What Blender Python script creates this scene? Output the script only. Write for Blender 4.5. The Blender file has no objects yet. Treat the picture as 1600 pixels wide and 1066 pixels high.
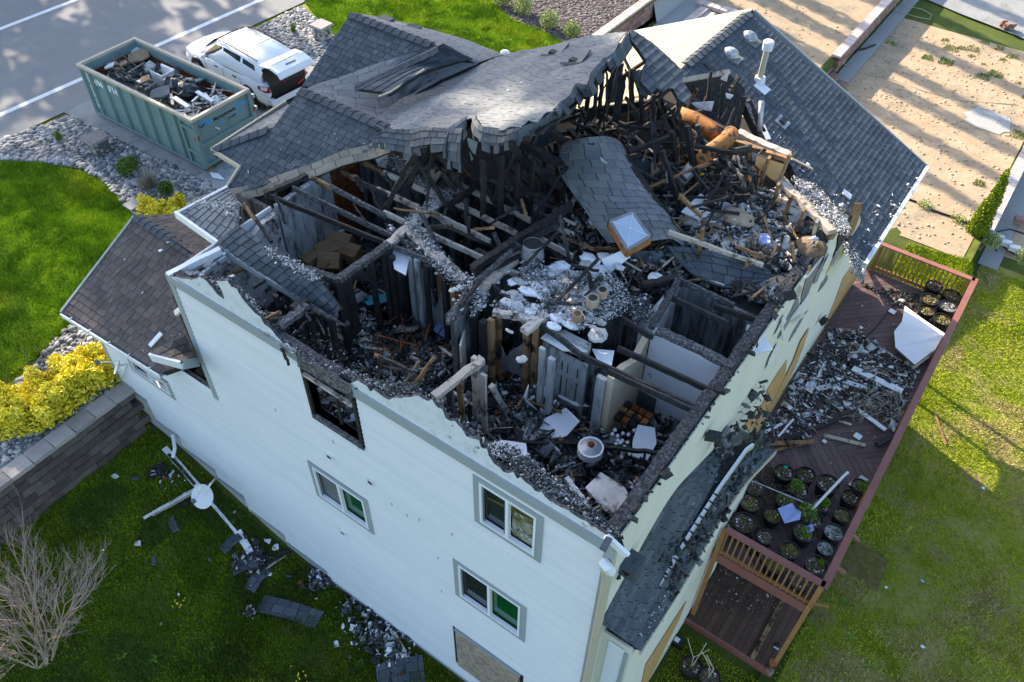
import bpy, math, random
import numpy as np
from mathutils import Vector, Matrix, noise
from mathutils.geometry import tessellate_polygon
random.seed(7); rng = np.random.default_rng(7)
R = math.radians
sc = bpy.context.scene
# ------------------------------------------------------------------ camera
ROW = [[0.81352126, 0.58141221, 0.01195823], [-0.43044597, 0.58820553, 0.68463897], [-0.39102356, 0.56211572, -0.72878425]]
CR, CU, CF = [Vector(r) for r in ROW]
CAM = Vector((1.92195422, -5.05881847, 17.60001932)); FPX = 1300.0
cd = bpy.data.cameras.new('camera'); cam = bpy.data.objects.new('camera', cd); sc.collection.objects.link(cam)
cd.sensor_width = 36; cd.lens = FPX / 1600 * 36; cd.clip_start = .1; cd.clip_end = 800
m = Matrix((CR, CU, -CF)).transposed().to_4x4(); m.translation = CAM; cam.matrix_world = m
sc.camera = cam
# ------------------------------------------------------------------ world, sun, exposure
SUN_EL = 27; SUN_D = Vector((-.94, .335, 0)).normalized()
w = bpy.data.worlds.new('World'); sc.world = w; w.use_nodes = True
nt = w.node_tree; sky = nt.nodes.new('ShaderNodeTexSky'); sky.sky_type = 'NISHITA'; sky.sun_disc = False
sky.sun_elevation = R(SUN_EL); sky.sun_rotation = math.atan2(SUN_D.x, SUN_D.y); sky.air_density = 1.0; sky.dust_density = 1.5; sky.ozone_density = 1.0
bg = nt.nodes['Background']; nt.links.new(sky.outputs[0], bg.inputs[0]); bg.inputs[1].default_value = .15
sl = bpy.data.lights.new('sun', 'SUN'); sl.energy = 4.6; sl.angle = R(.53); sl.color = (1, .85, .66)
so = bpy.data.objects.new('sun', sl); sc.collection.objects.link(so)
sd = Vector((SUN_D.x * math.cos(R(SUN_EL)), SUN_D.y * math.cos(R(SUN_EL)), math.sin(R(SUN_EL))))
so.rotation_euler = sd.to_track_quat('Z', 'Y').to_euler(); so.location = (-30, 10, 40)
vs = sc.view_settings; vs.view_transform = 'Standard'; vs.look = 'None'; vs.gamma = 1; vs.exposure = 1.5; vs.use_curve_mapping = False

# ------------------------------------------------------------------ measuring helpers (photo pixel + one known coordinate -> point)
def ray(px, py): return CR * ((px - 800) / FPX) + CU * (-(py - 533) / FPX) + CF
def at(px, py, z):
    d = ray(px, py); return CAM + d * ((z - CAM.z) / d.z)
def atx(px, py, x):
    d = ray(px, py); return CAM + d * ((x - CAM.x) / d.x)
def aty(px, py, y):
    d = ray(px, py); return CAM + d * ((y - CAM.y) / d.y)
def onpl(px, py, P):   # plane (point, normal)
    d = ray(px, py); return CAM + d * ((P[0] - CAM).dot(P[1]) / d.dot(P[1]))
def proj(v):
    q = v - CAM; f = q.dot(CF); return (800 + FPX * q.dot(CR) / f, 533 - FPX * q.dot(CU) / f)
def inpoly(x, y, P):
    c = False; n = len(P); j = n - 1
    for i in range(n):
        xi, yi = P[i][0], P[i][1]; xj, yj = P[j][0], P[j][1]
        if (yi > y) != (yj > y) and x < (xj - xi) * (y - yi) / (yj - yi) + xi: c = not c
        j = i
    return c
def clip_convex(poly, clip):   # 2-D Sutherland-Hodgman, clip CCW
    out = poly
    for i in range(len(clip)):
        a = clip[i]; b = clip[(i + 1) % len(clip)]; inp = out; out = []
        if not inp: break
        def side(p): return (b[0] - a[0]) * (p[1] - a[1]) - (b[1] - a[1]) * (p[0] - a[0])
        for k in range(len(inp)):
            p = inp[k]; q = inp[(k + 1) % len(inp)]; sp = side(p); sq = side(q)
            if sp >= 0: out.append(p)
            if (sp >= 0) != (sq >= 0):
                t = sp / (sp - sq); out.append((p[0] + (q[0] - p[0]) * t, p[1] + (q[1] - p[1]) * t))
    return out

# ------------------------------------------------------------------ materials
MATS = {}
def lin(c):
    return tuple(((v / 255) / 12.92 if v / 255 <= .04045 else ((v / 255 + .055) / 1.055) ** 2.4) for v in c) + (1,)
def mat(name, cols, rough=.8, ns=6, na=.6, ra=.5, bump=.0, bs=40, metal=0, stretch=(1, 1, 1), spec=.3, alpha=1, detail=6, dirt=None):
    """procedural material: ramp over base colours driven by noise and by the piece's own random value"""
    m = bpy.data.materials.new(name); m.use_nodes = True; t = m.node_tree; N = t.nodes; L = t.links
    b = N['Principled BSDF']; b.inputs['Roughness'].default_value = rough; b.inputs['Metallic'].default_value = metal
    b.inputs['Specular IOR Level'].default_value = spec
    tc = N.new('ShaderNodeTexCoord'); mp = N.new('ShaderNodeMapping'); mp.inputs['Scale'].default_value = stretch
    L.new(tc.outputs['Object'], mp.inputs[0])
    n = N.new('ShaderNodeTexNoise'); n.inputs['Scale'].default_value = ns; n.inputs['Detail'].default_value = detail; n.inputs['Roughness'].default_value = .65
    L.new(mp.outputs[0], n.inputs['Vector'])
    oi = N.new('ShaderNodeObjectInfo'); at_ = N.new('ShaderNodeAttribute'); at_.attribute_name = 'rnd'
    ad = N.new('ShaderNodeMath'); L.new(oi.outputs['Random'], ad.inputs[0]); L.new(at_.outputs['Fac'], ad.inputs[1])
    fr = N.new('ShaderNodeMath'); fr.operation = 'FRACT'; L.new(ad.outputs[0], fr.inputs[0])
    m1 = N.new('ShaderNodeMath'); m1.operation = 'MULTIPLY_ADD'; L.new(n.outputs['Fac'], m1.inputs[0]); m1.inputs[1].default_value = na * 2.2; m1.inputs[2].default_value = .5 - na * 1.1 - ra * .5
    m2 = N.new('ShaderNodeMath'); m2.operation = 'MULTIPLY_ADD'; L.new(fr.outputs[0], m2.inputs[0]); m2.inputs[1].default_value = ra; L.new(m1.outputs[0], m2.inputs[2]); m2.use_clamp = True
    r = N.new('ShaderNodeValToRGB'); L.new(m2.outputs[0], r.inputs[0]); e = r.color_ramp.elements
    while len(e) < len(cols): e.new(.5)
    for i, c in enumerate(cols):
        e[i].position = i / max(1, len(cols) - 1); e[i].color = tuple(c) + (1,) if len(c) == 3 else c
    col = r.outputs[0]
    if dirt:   # (colour, scale, threshold, softness)
        n2 = N.new('ShaderNodeTexNoise'); n2.inputs['Scale'].default_value = dirt[1]; n2.inputs['Detail'].default_value = 8; n2.inputs['Roughness'].default_value = .7; L.new(mp.outputs[0], n2.inputs['Vector'])
        mr = N.new('ShaderNodeMapRange'); L.new(n2.outputs['Fac'], mr.inputs[0]); mr.inputs[1].default_value = dirt[2]; mr.inputs[2].default_value = dirt[2] + dirt[3]
        mx = N.new('ShaderNodeMixRGB'); L.new(mr.outputs[0], mx.inputs[0]); L.new(col, mx.inputs[1]); mx.inputs[2].default_value = tuple(dirt[0]) + (1,); col = mx.outputs[0]
    L.new(col, b.inputs['Base Color'])
    if bump:
        n3 = N.new('ShaderNodeTexNoise'); n3.inputs['Scale'].default_value = bs; n3.inputs['Detail'].default_value = 5; L.new(mp.outputs[0], n3.inputs['Vector'])
        bp = N.new('ShaderNodeBump'); bp.inputs['Strength'].default_value = bump; bp.inputs['Distance'].default_value = .02; L.new(n3.outputs['Fac'], bp.inputs['Height']); L.new(bp.outputs[0], b.inputs['Normal'])
    MATS[name] = m; return m
mat('shingle', [(.04, .05, .062), (.07, .085, .102), (.115, .13, .15)], .9, 3, .35, .55, .35, 120)
mat('shingle_ridge', [(.045, .055, .068), (.09, .1, .115)], .9, 4, .4, .5, .3, 120)
mat('shingle_brown', [(.055, .052, .055), (.11, .095, .09), (.17, .145, .13)], .9, 2, .5, .45, .35, 120)
mat('shingle_pale', [(.12, .135, .15), (.18, .192, .205), (.25, .252, .25)], .9, 1.6, .6, .35, .35, 120)
mat('shingle_tan_lit', [(.14, .13, .115), (.3, .26, .2), (.2, .19, .17)], .9, 3, .6, .4, .35, 90)  # tan-grey underlay, lightened: brightness of the sun-facing curl is in the colour
mat('shingle_sunlit', [(.32, .27, .2), (.42, .36, .26), (.5, .43, .32)], .9, 2, .4, .4, .3, 120)  # pale copy of the shingles; sun on the wing's far slope put into colour
mat('roof_deck', [(.018, .017, .017), (.05, .045, .04)], .95, 5, .6, .3, .3, 60)
mat('char', [(.006, .006, .007), (.012, .012, .013), (.05, .05, .053)], .75, 14, .75, .3, .9, 30, stretch=(1, 1, 1), spec=.5)
mat('char_ash', [(.012, .012, .013), (.03, .031, .034), (.1, .104, .11), (.36, .37, .39)], .9, 22, .8, .25, .8, 30)
mat('ash', [(.14, .14, .15), (.55, .56, .58), (.8, .81, .82)], .95, 7, .5, .6, .5, 60)
mat('insulation_wool', [(.3, .29, .27), (.5, .48, .45), (.66, .64, .6)], .95, 4, .7, .5, 1.0, 22, dirt=((.1, .095, .09), 5, .55, .12))
mat('ash_dark', [(.04, .043, .045), (.17, .18, .185), (.4, .41, .42)], .95, 7, .5, .6, .6, 60)
mat('rubble_dark', [(.012, .017, .017), (.045, .055, .054), (.16, .18, .172)], .85, 5, .5, .7, .8, 30, spec=.5)
mat('rubble_tan', [(.12, .08, .05), (.3, .22, .14), (.5, .42, .32)], .9, 6, .4, .7)
mat('rust', [(.06, .018, .008), (.2, .06, .02), (.34, .13, .05)], .85, 9, .6, .5, .5, 50)
mat('soot_wall', [(.035, .042, .045), (.1, .115, .12), (.26, .28, .285)], .8, 1.6, .9, .3, .15, 30, stretch=(3, 3, .5), dirt=((.012, .012, .013), 1.5, .48, .12))
mat('soot_grey', [(.22, .24, .245), (.38, .4, .405), (.56, .575, .58)], .8, 1.6, .8, .2, .1, 30, stretch=(3, 3, .6), dirt=((.02, .02, .022), 1.5, .5, .16))
mat('drywall_white', [(.7, .72, .76), (.78, .8, .83)], .85, 2, .5, .2, .05, 20, dirt=((.12, .12, .12), 3.2, .66, .06))
mat('drywall_stained', [(.2, .2, .2), (.46, .455, .44), (.66, .65, .63)], .85, 2.5, .9, .3, .1, 20, dirt=((.03, .028, .026), 2.6, .51, .1))
mat('drywall_tan', [(.5, .38, .22), (.62, .52, .36), (.7, .64, .5)], .85, 2.5, .6, .3, dirt=((.1, .07, .04), 2.4, .6, .1))
mat('lumber', [(.16, .09, .04), (.27, .16, .075), (.38, .25, .13)], .75, 5, .5, .5, .25, 60, stretch=(1, 1, 1), dirt=((.014, .012, .011), 3.2, .5, .12))
mat('lumber_pale', [(.38, .31, .24), (.46, .41, .35), (.6, .56, .5)], .8, 5, .5, .5, .2, 60, dirt=((.03, .028, .027), 3.6, .52, .12))
mat('plywood', [(.34, .2, .075), (.46, .29, .12), (.55, .37, .17)], .7, 2.2, .7, .25, .1, 30, stretch=(1, .5, 3))
mat('osb', [(.2, .16, .12), (.36, .3, .23), (.52, .45, .36)], .85, 11, .8, .4, .2, 60, detail=2)
mat('siding', [(.63, .675, .7), (.68, .72, .745), (.73, .76, .78)], .55, 1.5, .5, .5, .03, 8)
mat('siding_torn', [(.45, .5, .52), (.62, .67, .7), (.7, .74, .76)], .7, 5, .7, .2, .2, 20, dirt=((.12, .12, .12), 4, .6, .08))
mat('trim_grey', [(.27, .315, .325), (.34, .385, .395)], .6, 3, .5, .2, .02, 20)
mat('trim_white', [(.66, .68, .7), (.74, .76, .78)], .5, 3, .5, .3)
mat('vinyl', [(.74, .78, .82), (.8, .83, .86)], .4, 3, .4, .2)
mat('cream_wall', [(.56, .555, .46), (.64, .635, .54), (.69, .68, .6)], .8, .9, .7, .1, .04, 12, stretch=(1, 1, .3))
mat('cream_trim', [(.42, .38, .28), (.5, .46, .35)], .6, 3, .5, .2)
mat('wrap_grey', [(.12, .115, .13), (.2, .195, .21), (.3, .3, .31)], .7, 3, .7, .3, .2, 20)
mat('wrap_white', [(.55, .56, .54), (.7, .7, .66)], .7, 3, .6, .3, .2, 20)
mat('glass_dark', [(.01, .014, .016), (.03, .04, .045)], .08, 2, .5, .2, spec=.8)
mat('glass_green', [(.002, .05, .016), (.004, .11, .035)], .08, 2, .6, .2, spec=.8)
mat('glass_olive', [(.02, .03, .025), (.16, .16, .06), (.4, .43, .38)], .1, 5, .9, .3, spec=.7)
mat('glass_sky', [(.34, .43, .55), (.42, .5, .62)], .12, 2, .6, .1, spec=.8)
mat('screen_grey', [(.1, .12, .125), (.16, .18, .19)], .7, 3, .5, .3)
mat('concrete', [(.2, .21, .21), (.27, .275, .275), (.32, .32, .315)], .9, 2.5, .6, .2, .15, 60, dirt=((.12, .12, .115), 1.1, .52, .2))
mat('foundation', [(.4, .42, .4), (.5, .52, .5)], .9, 3, .6, .2, .1, 30, dirt=((.2, .22, .16), 1.5, .5, .2))
mat('asphalt', [(.18, .19, .205), (.22, .225, .235), (.26, .26, .255)], .9, 1.2, .5, .1, .3, 200, dirt=((.24, .225, .2), .35, .5, .3))
mat('road_paint', [(.62, .64, .66), (.75, .76, .77)], .7, 8, .7, .2)
mat('river_rock', [(.08, .085, .09), (.17, .175, .185), (.3, .3, .3), (.52, .5, .47)], .85, 4, .3, .95, .1, 40)
mat('bed_soil', [(.09, .085, .08), (.17, .16, .15), (.24, .23, .21)], .95, 30, .6, .2, .5, 60)
mat('bark', [(.05, .04, .042), (.12, .1, .1), (.24, .21, .2)], .95, 9, .5, .8, .5, 60)
mat('sand_soil', [(.3, .215, .135), (.41, .305, .2), (.5, .39, .28)], .95, 1.6, .6, .3, .8, 9, dirt=((.24, .21, .15), .6, .54, .12))
mat('gravel_path', [(.28, .29, .28), (.4, .4, .38)], .95, 20, .6, .3, .4, 80)
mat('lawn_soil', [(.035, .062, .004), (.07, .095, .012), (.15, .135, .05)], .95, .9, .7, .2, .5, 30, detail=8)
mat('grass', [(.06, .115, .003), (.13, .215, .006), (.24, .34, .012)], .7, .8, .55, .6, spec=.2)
mat('grass_lit', [(.07, .15, .012), (.24, .38, .022), (.5, .6, .05)], .8, 1.6, .55, .6, spec=.03)  # lighter copy of the grass; brighter light on front and back lawns put into colour
mat('lawn_soil_lit', [(.12, .16, .012), (.2, .22, .03), (.36, .3, .13)], .95, 1.1, .9, .2, .5, 30, detail=8, spec=.02, dirt=((.2, .15, .075), .55, .55, .1))  # lighter copy of the lawn soil; light on the open lawns put into colour
mat('grass_lit_yellow', [(.16, .24, .012), (.34, .42, .02), (.58, .6, .07)], .8, .8, .6, .6, spec=.03)  # lighter, yellower grass; the right yard's softer, brighter light is in the colour
mat('grass_dry', [(.22, .21, .06), (.42, .37, .14), (.55, .48, .24)], .8, 1.2, .4, .7, spec=.2)
mat('juniper', [(.5, .4, .015), (.8, .68, .04), (.92, .84, .14)], .7, 2, .5, .6, spec=.2)
mat('shrub_green', [(.05, .11, .01), (.1, .19, .02), (.17, .27, .04)], .7, 4, .4, .7, spec=.2)
mat('shrub_pale', [(.2, .26, .06), (.4, .44, .16), (.6, .6, .34)], .7, 4, .4, .7, spec=.2)
mat('cypress_leaf', [(.1, .17, .006), (.22, .29, .01), (.36, .4, .03)], .7, 4, .4, .7, spec=.2)
mat('leaf_dark', [(.035, .08, .008), (.08, .14, .015)], .7, 4, .4, .7)
mat('straw', [(.22, .2, .15), (.4, .36, .28)], .8, 4, .4, .7)
mat('branch', [(.2, .15, .09), (.34, .28, .18), (.45, .38, .26)], .8, 5, .5, .6, .3, 60)
mat('twig', [(.22, .16, .14), (.36, .28, .25), (.46, .38, .33)], .8, 5, .5, .6)
mat('wood_bark', [(.06, .045, .035), (.14, .11, .085)], .9, 5, .5, .6)
mat('block_brown', [(.055, .045, .04), (.11, .09, .078), (.17, .15, .13)], .95, 6, .5, .6, .9, 40)
mat('block_cap', [(.2, .18, .17), (.31, .28, .26), (.4, .36, .33)], .95, 6, .5, .6, .4, 40)
mat('paver_red', [(.17, .09, .075), (.27, .16, .13), (.36, .24, .21)], .95, 6, .4, .7, .4, 40)
mat('paver_pink', [(.4, .31, .28), (.52, .43, .4), (.62, .56, .54)], .95, 6, .4, .6, .3, 40)
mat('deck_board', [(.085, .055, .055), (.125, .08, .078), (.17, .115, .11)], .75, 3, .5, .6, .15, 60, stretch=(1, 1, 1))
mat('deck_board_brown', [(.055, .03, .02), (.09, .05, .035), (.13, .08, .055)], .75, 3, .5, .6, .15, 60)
mat('deck_stain', [(.2, .075, .06), (.27, .11, .09), (.33, .15, .125)], .6, 3, .5, .4, .1, 60)
mat('baluster_wood', [(.22, .1, .035), (.32, .16, .06), (.4, .22, .09)], .65, 4, .5, .6, .1, 60)
mat('pot_black', [(.006, .006, .007), (.015, .015, .016)], .5, 4, .5, .5, spec=.5)
mat('pot_soil', [(.04, .026, .016), (.1, .068, .042), (.2, .16, .12)], .95, 12, .8, .5, .9, 25, detail=10)
mat('terracotta', [(.36, .1, .04), (.46, .16, .07)], .8, 4, .5, .4)
mat('blue_paper', [(.22, .29, .58), (.33, .4, .68)], .8, 4, .7, .3)
mat('white_plastic', [(.66, .68, .7), (.78, .79, .8)], .45, 4, .5, .5)
mat('cardboard', [(.2, .12, .06), (.32, .2, .11), (.42, .28, .17)], .85, 4, .6, .5)
mat('duct_orange', [(.3, .11, .025), (.38, .155, .04), (.42, .21, .08)], .75, 3, .6, .2, .3, 14, dirt=((.04, .03, .028), 3.4, .53, .06))
mat('duct_metal', [(.2, .21, .23), (.4, .41, .43), (.62, .63, .64)], .45, 5, .8, .3, .2, 30, metal=.5)
mat('steel_green', [(.13, .21, .21), (.165, .255, .255), (.2, .29, .285)], .6, 1.6, .7, .12, .06, 20, dirt=((.12, .1, .075), 2.6, .66, .05))
mat('steel_rib', [(.14, .225, .22), (.2, .29, .28)], .6, 3, .6, .3)
mat('steel_rust', [(.1, .028, .015), (.17, .055, .028), (.23, .09, .05)], .8, 3, .7, .2, .2, 30)
mat('rim_tan', [(.42, .36, .28), (.55, .5, .42)], .6, 4, .8, .3)
mat('print_white', [(.75, .76, .77), (.8, .8, .8)], .6, 4, .3, .1)
mat('print_blue', [(.05, .33, .62), (.08, .4, .7)], .6, 4, .3, .1)
mat('print_black', [(.02, .03, .04), (.04, .05, .06)], .6, 4, .3, .1)
mat('car_white', [(.78, .8, .83), (.84, .85, .87)], .22, 1, .3, .1, spec=.6)
mat('car_black', [(.008, .009, .01), (.02, .02, .022)], .5, 4, .5, .2)
mat('tyre', [(.01, .01, .011), (.022, .022, .023)], .85, 4, .5, .2)
mat('alloy', [(.5, .52, .54), (.62, .63, .65)], .3, 4, .5, .2, metal=.7)
mat('lamp_red', [(.3, .01, .012), (.45, .02, .02)], .25, 4, .5, .2, spec=.6)
mat('bag_black', [(.006, .01, .014), (.02, .028, .036)], .3, 8, .7, .4, .8, 12, spec=.6)
mat('hose', [(.012, .012, .014), (.03, .03, .032)], .6, 4, .5, .2)
mat('hose_pale', [(.42, .4, .26), (.55, .52, .36)], .6, 4, .5, .2)
mat('moss', [(.06, .06, .01), (.14, .11, .03), (.22, .19, .1)], .95, 7, .8, .3, .8, 30)
mat('teal', [(.02, .16, .2), (.04, .26, .32)], .6, 4, .5, .5)
mat('yellow', [(.5, .42, .02), (.65, .55, .04)], .7, 4, .5, .5)
mat('green_toy', [(.0, .35, .2), (.0, .5, .3)], .6, 4, .5, .5)

# ------------------------------------------------------------------ mesh builder
class MB:
    def __init__(s): s.v = []; s.f = []; s.m = []; s.r = []; s.ml = []
    def mi(s, mname):
        if mname not in s.ml: s.ml.append(mname)
        return s.ml.index(mname)
    def add(s, vs_, fs, mname, r=None):
        o = len(s.v); s.v += [tuple(v) for v in vs_]; k = s.mi(mname); r = random.random() if r is None else r
        for f in fs: s.f.append([i + o for i in f]); s.m.append(k); s.r.append(r)
    BOXF = [(0, 3, 2, 1), (4, 5, 6, 7), (0, 1, 5, 4), (1, 2, 6, 5), (2, 3, 7, 6), (3, 0, 4, 7)]
    def box(s, x0, x1, y0, y1, z0, z1, mn, r=None):
        s.add([(x0, y0, z0), (x1, y0, z0), (x1, y1, z0), (x0, y1, z0), (x0, y0, z1), (x1, y0, z1), (x1, y1, z1), (x0, y1, z1)], s.BOXF, mn, r)
    def obox(s, c, ax, ay, az, mn, r=None):   # centre + half axes
        c = Vector(c); P = [c - ax - ay - az, c + ax - ay - az, c + ax + ay - az, c - ax + ay - az, c - ax - ay + az, c + ax - ay + az, c + ax + ay + az, c - ax + ay + az]
        s.add(P, s.BOXF, mn, r)
    def beam(s, a, b, w, h, mn, seg=1, jit=0, taper=1, up=(0, 0, 1), r=None):
        a = Vector(a); b = Vector(b); d = (b - a)
        if d.length < 1e-5: return
        d.normalize(); u = Vector(up)
        if abs(d.dot(u)) > .95: u = Vector((0, 1, 0)) if abs(d.y) < .9 else Vector((1, 0, 0))
        sx = d.cross(u).normalized(); sz = sx.cross(d).normalized(); V = []; F = []
        for i in range(seg + 1):
            t = i / seg; c = a.lerp(b, t); k = 1 + (taper - 1) * t
            if jit: c = c + Vector((random.gauss(0, jit), random.gauss(0, jit), random.gauss(0, jit))) * .6
            for (p, q) in ((-1, -1), (1, -1), (1, 1), (-1, 1)):
                jj = 1 + (random.uniform(-1, 1) * jit * 8 if jit else 0)
                V.append(c + sx * (p * w / 2 * k * jj) + sz * (q * h / 2 * k * jj))
        for i in range(seg):
            o = i * 4
            for k in range(4): F.append((o + k, o + (k + 1) % 4, o + 4 + (k + 1) % 4, o + 4 + k))
        F.append((3, 2, 1, 0)); o = seg * 4; F.append((o, o + 1, o + 2, o + 3)); s.add(V, F, mn, r)
    def tube(s, pts, rad, mn, n=8, cap=True, r=None):
        pts = [Vector(p) for p in pts]; V = []; F = []
        rads = rad if isinstance(rad, (list, tuple)) else [rad] * len(pts)
        d0 = (pts[1] - pts[0]).normalized(); u = Vector((0, 0, 1)) if abs(d0.z) < .9 else Vector((1, 0, 0)); sx = d0.cross(u).normalized()
        for i, p in enumerate(pts):
            d = (pts[min(i + 1, len(pts) - 1)] - pts[max(i - 1, 0)]).normalized(); sx = (sx - d * sx.dot(d)).normalized(); sy = d.cross(sx)
            for k in range(n):
                a = 2 * math.pi * k / n; V.append(p + (sx * math.cos(a) + sy * math.sin(a)) * rads[i])
        for i in range(len(pts) - 1):
            for k in range(n): F.append((i * n + k, i * n + (k + 1) % n, (i + 1) * n + (k + 1) % n, (i + 1) * n + k))
        if cap: F.append(tuple(range(n))[::-1]); F.append(tuple((len(pts) - 1) * n + k for k in range(n)))
        s.add(V, F, mn, r)
    def prism(s, pts, ext, mn, r=None, mside=None):   # polygon (3-D points) extruded by vector ext
        pts = [Vector(p) for p in pts]; ext = Vector(ext); n = len(pts); V = pts + [p + ext for p in pts]
        tri = tessellate_polygon([pts]); F = [tuple(t) for t in tri] + [tuple(i + n for i in t)[::-1] for t in tri]
        r = random.random() if r is None else r
        s.add(V, F, mn, r); s.add(V, [(i, (i + 1) % n, (i + 1) % n + n, i + n) for i in range(n)], mside or mn, r)
    def shard(s, c, size, mn, flat=.3, r=None):
        ax = Vector((random.gauss(0, 1), random.gauss(0, 1), random.gauss(0, .45))).normalized(); t = Vector((random.gauss(0, 1), random.gauss(0, 1), random.gauss(0, .45)))
        ay = (t - ax * t.dot(ax)).normalized(); az = ax.cross(ay); l = size * random.uniform(.5, 1.3); w_ = l * random.uniform(.25, 1); h = l * flat * random.uniform(.3, 1)
        P = []
        for (p, q, e) in ((-1, -1, -1), (1, -1, -1), (1, 1, -1), (-1, 1, -1), (-1, -1, 1), (1, -1, 1), (1, 1, 1), (-1, 1, 1)):
            P.append(Vector(c) + ax * (p * l / 2 * random.uniform(.5, 1)) + ay * (q * w_ / 2 * random.uniform(.5, 1)) + az * (e * h / 2))
        s.add(P, s.BOXF, mn, r)
    def blob(s, c, rx, ry, rz, mn, n=8, m_=5, jit=.12, r=None, half=False):
        V = []; F = []; c = Vector(c)
        for i in range(m_ + 1):
            ph = (math.pi * (.5 if half else 1)) * i / m_
            for k in range(n):
                a = 2 * math.pi * k / n; j = 1 + random.uniform(-jit, jit); V.append(c + Vector((rx * math.sin(ph) * math.cos(a) * j, ry * math.sin(ph) * math.sin(a) * j, rz * math.cos(ph) * j)))
        for i in range(m_):
            for k in range(n): F.append((i * n + k, (i + 1) * n + k, (i + 1) * n + (k + 1) % n, i * n + (k + 1) % n))
        s.add(V, F, mn, r)
    def quad(s, a, b, c, d, mn, r=None): s.add([a, b, c, d], [(0, 1, 2, 3)], mn, r)
    def mesh(s, name):
        me = bpy.data.meshes.new(name); me.from_pydata(s.v, [], s.f)
        for k in s.ml: me.materials.append(MATS[k])
        me.polygons.foreach_set('material_index', s.m)
        a = me.attributes.new('rnd', 'FLOAT', 'FACE'); a.data.foreach_set('value', s.r); me.update(); return me
    def build(s, name, parent=None, kind=None, label=None, smooth=False):
        o = bpy.data.objects.new(name, s.mesh(name)); sc.collection.objects.link(o)
        if smooth: o.data.polygons.foreach_set('use_smooth', [True] * len(o.data.polygons))
        if parent is not None: attach(o, parent)
        if kind: o['kind'] = kind
        if label: o['label'] = label
        return o
WOFF = {}
def attach(o, p):
    o.parent = p; off = WOFF.get(p.name)
    if off is not None: o.matrix_parent_inverse = Matrix.Translation(-off)
def tag(o, label, cat, group=None):
    o['label'] = label; o['category'] = cat
    if group: o['group'] = group
    return o
def thing(name, label, cat, loc=(0, 0, 0), group=None):
    o = bpy.data.objects.new(name, None); sc.collection.objects.link(o); o.location = loc; o.empty_display_size = .3
    WOFF[o.name] = Vector(loc); return tag(o, label, cat, group)
def piece(name, me, mtx, parent, label=None):
    o = bpy.data.objects.new(name, me); sc.collection.objects.link(o); attach(o, parent); o.matrix_basis = mtx
    if label: o['label'] = label
    return o
def dup(root, loc, rotz=0, label=None, group=None, scale=1):
    r = root.copy(); sc.collection.objects.link(r); r.location = loc; r.rotation_euler = (0, 0, rotz); r.scale = (scale,) * 3
    if label: r['label'] = label
    if group: r['group'] = group
    for ch in list(root.children):
        c = ch.copy(); sc.collection.objects.link(c); c.parent = r
        for g in ch.children:
            d = g.copy(); sc.collection.objects.link(d); d.parent = c
    return r
def numpy_mesh(name, V, F3, mats_, midx=None, rnd=None):   # triangles
    me = bpy.data.meshes.new(name); n = len(F3); me.vertices.add(len(V)); me.vertices.foreach_set('co', V.astype(np.float32).ravel())
    me.loops.add(n * 3); me.loops.foreach_set('vertex_index', F3.astype(np.int32).ravel()); me.polygons.add(n)
    me.polygons.foreach_set('loop_start', np.arange(0, n * 3, 3, dtype=np.int32))
    for k in mats_: me.materials.append(MATS[k])
    if midx is not None: me.polygons.foreach_set('material_index', midx.astype(np.int32))
    me.update(calc_edges=True)
    a = me.attributes.new('rnd', 'FLOAT', 'FACE'); a.data.foreach_set('value', (rnd if rnd is not None else rng.random(n)).astype(np.float32)); return me
def nz(x, y, s, seed=0): return noise.noise(Vector((x * s, y * s, seed)))

# ================================================================== SETTING
XR = -12.3; XG2 = -5.15; XG3 = 2.35
def sm(t): t = max(0, min(1, t)); return t * t * (3 - 2 * t)
def hgt(x, y):
    if x < XR: return 2.7 + .03 * nz(x, y, .4) if x > -23 else 2.7
    yard = 1.55 * (1 - sm((x - XR) / 5.6)) + (.07 * nz(x, y, .5, 3) if x > -7 or y > 13 else .04 * nz(x, y, .6, 3))
    if x > 2.4: yard += sm((x - 2.4) / 1.2) * (.25 * sm((x - 3) / 6) + .12 * nz(x, y, .35, 9))
    if y < 13.5: return yard
    g = 1.85 if x < XG2 else (1.05 if x < XG3 else .35)
    y0, y1 = (13.6, 15) if x < 0 else (13.5, 19.3)
    t = sm((y - y0) / (y1 - y0)); b = (yard if x > 0 else g)
    return b * (1 - t) + g * t + .04 * nz(x, y, .9, 5)
def grid_mesh(name, xs, ys, zf, mn, kind='structure', dz=0):
    V = np.array([(x, y, zf(x, y) + dz) for x in xs for y in ys]); nx, ny = len(xs), len(ys)
    i = np.arange(nx - 1)[:, None] * ny + np.arange(ny - 1)[None, :]; a = i.ravel(); F = np.concatenate([np.stack([a, a + ny, a + ny + 1], 1), np.stack([a, a + ny + 1, a + 1], 1)])
    me = numpy_mesh(name, V, F, [mn], rnd=np.zeros(len(F))); me.polygons.foreach_set('use_smooth', [True] * len(F))
    o = bpy.data.objects.new(name, me); sc.collection.objects.link(o); o['kind'] = kind; return o
xl = [-150, -80, -50, -36, -30, -24] + list(np.arange(-22, XR - .2, .6)) + [XR - .02]
yl = [-120, -60, -30, -20] + list(np.arange(-14, 34, .45)) + [38, 45, 60, 90, 160]
grid_mesh('front_ground', xl, yl, lambda x, y: hgt(min(x, XR - .05), y), 'lawn_soil_lit')
xr_ = [XR + .02] + list(np.arange(XR + .3, XG2, .35)) + [XG2 - .01, XG2 + .01] + list(np.arange(XG2 + .3, XG3, .3)) + [XG3 - .01, XG3 + .01] + list(np.arange(XG3 + .3, 14, .35)) + [18, 25, 40, 70, 140]
grid_mesh('yard_ground', xr_, yl, lambda x, y: hgt(x, y), 'lawn_soil')
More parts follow.
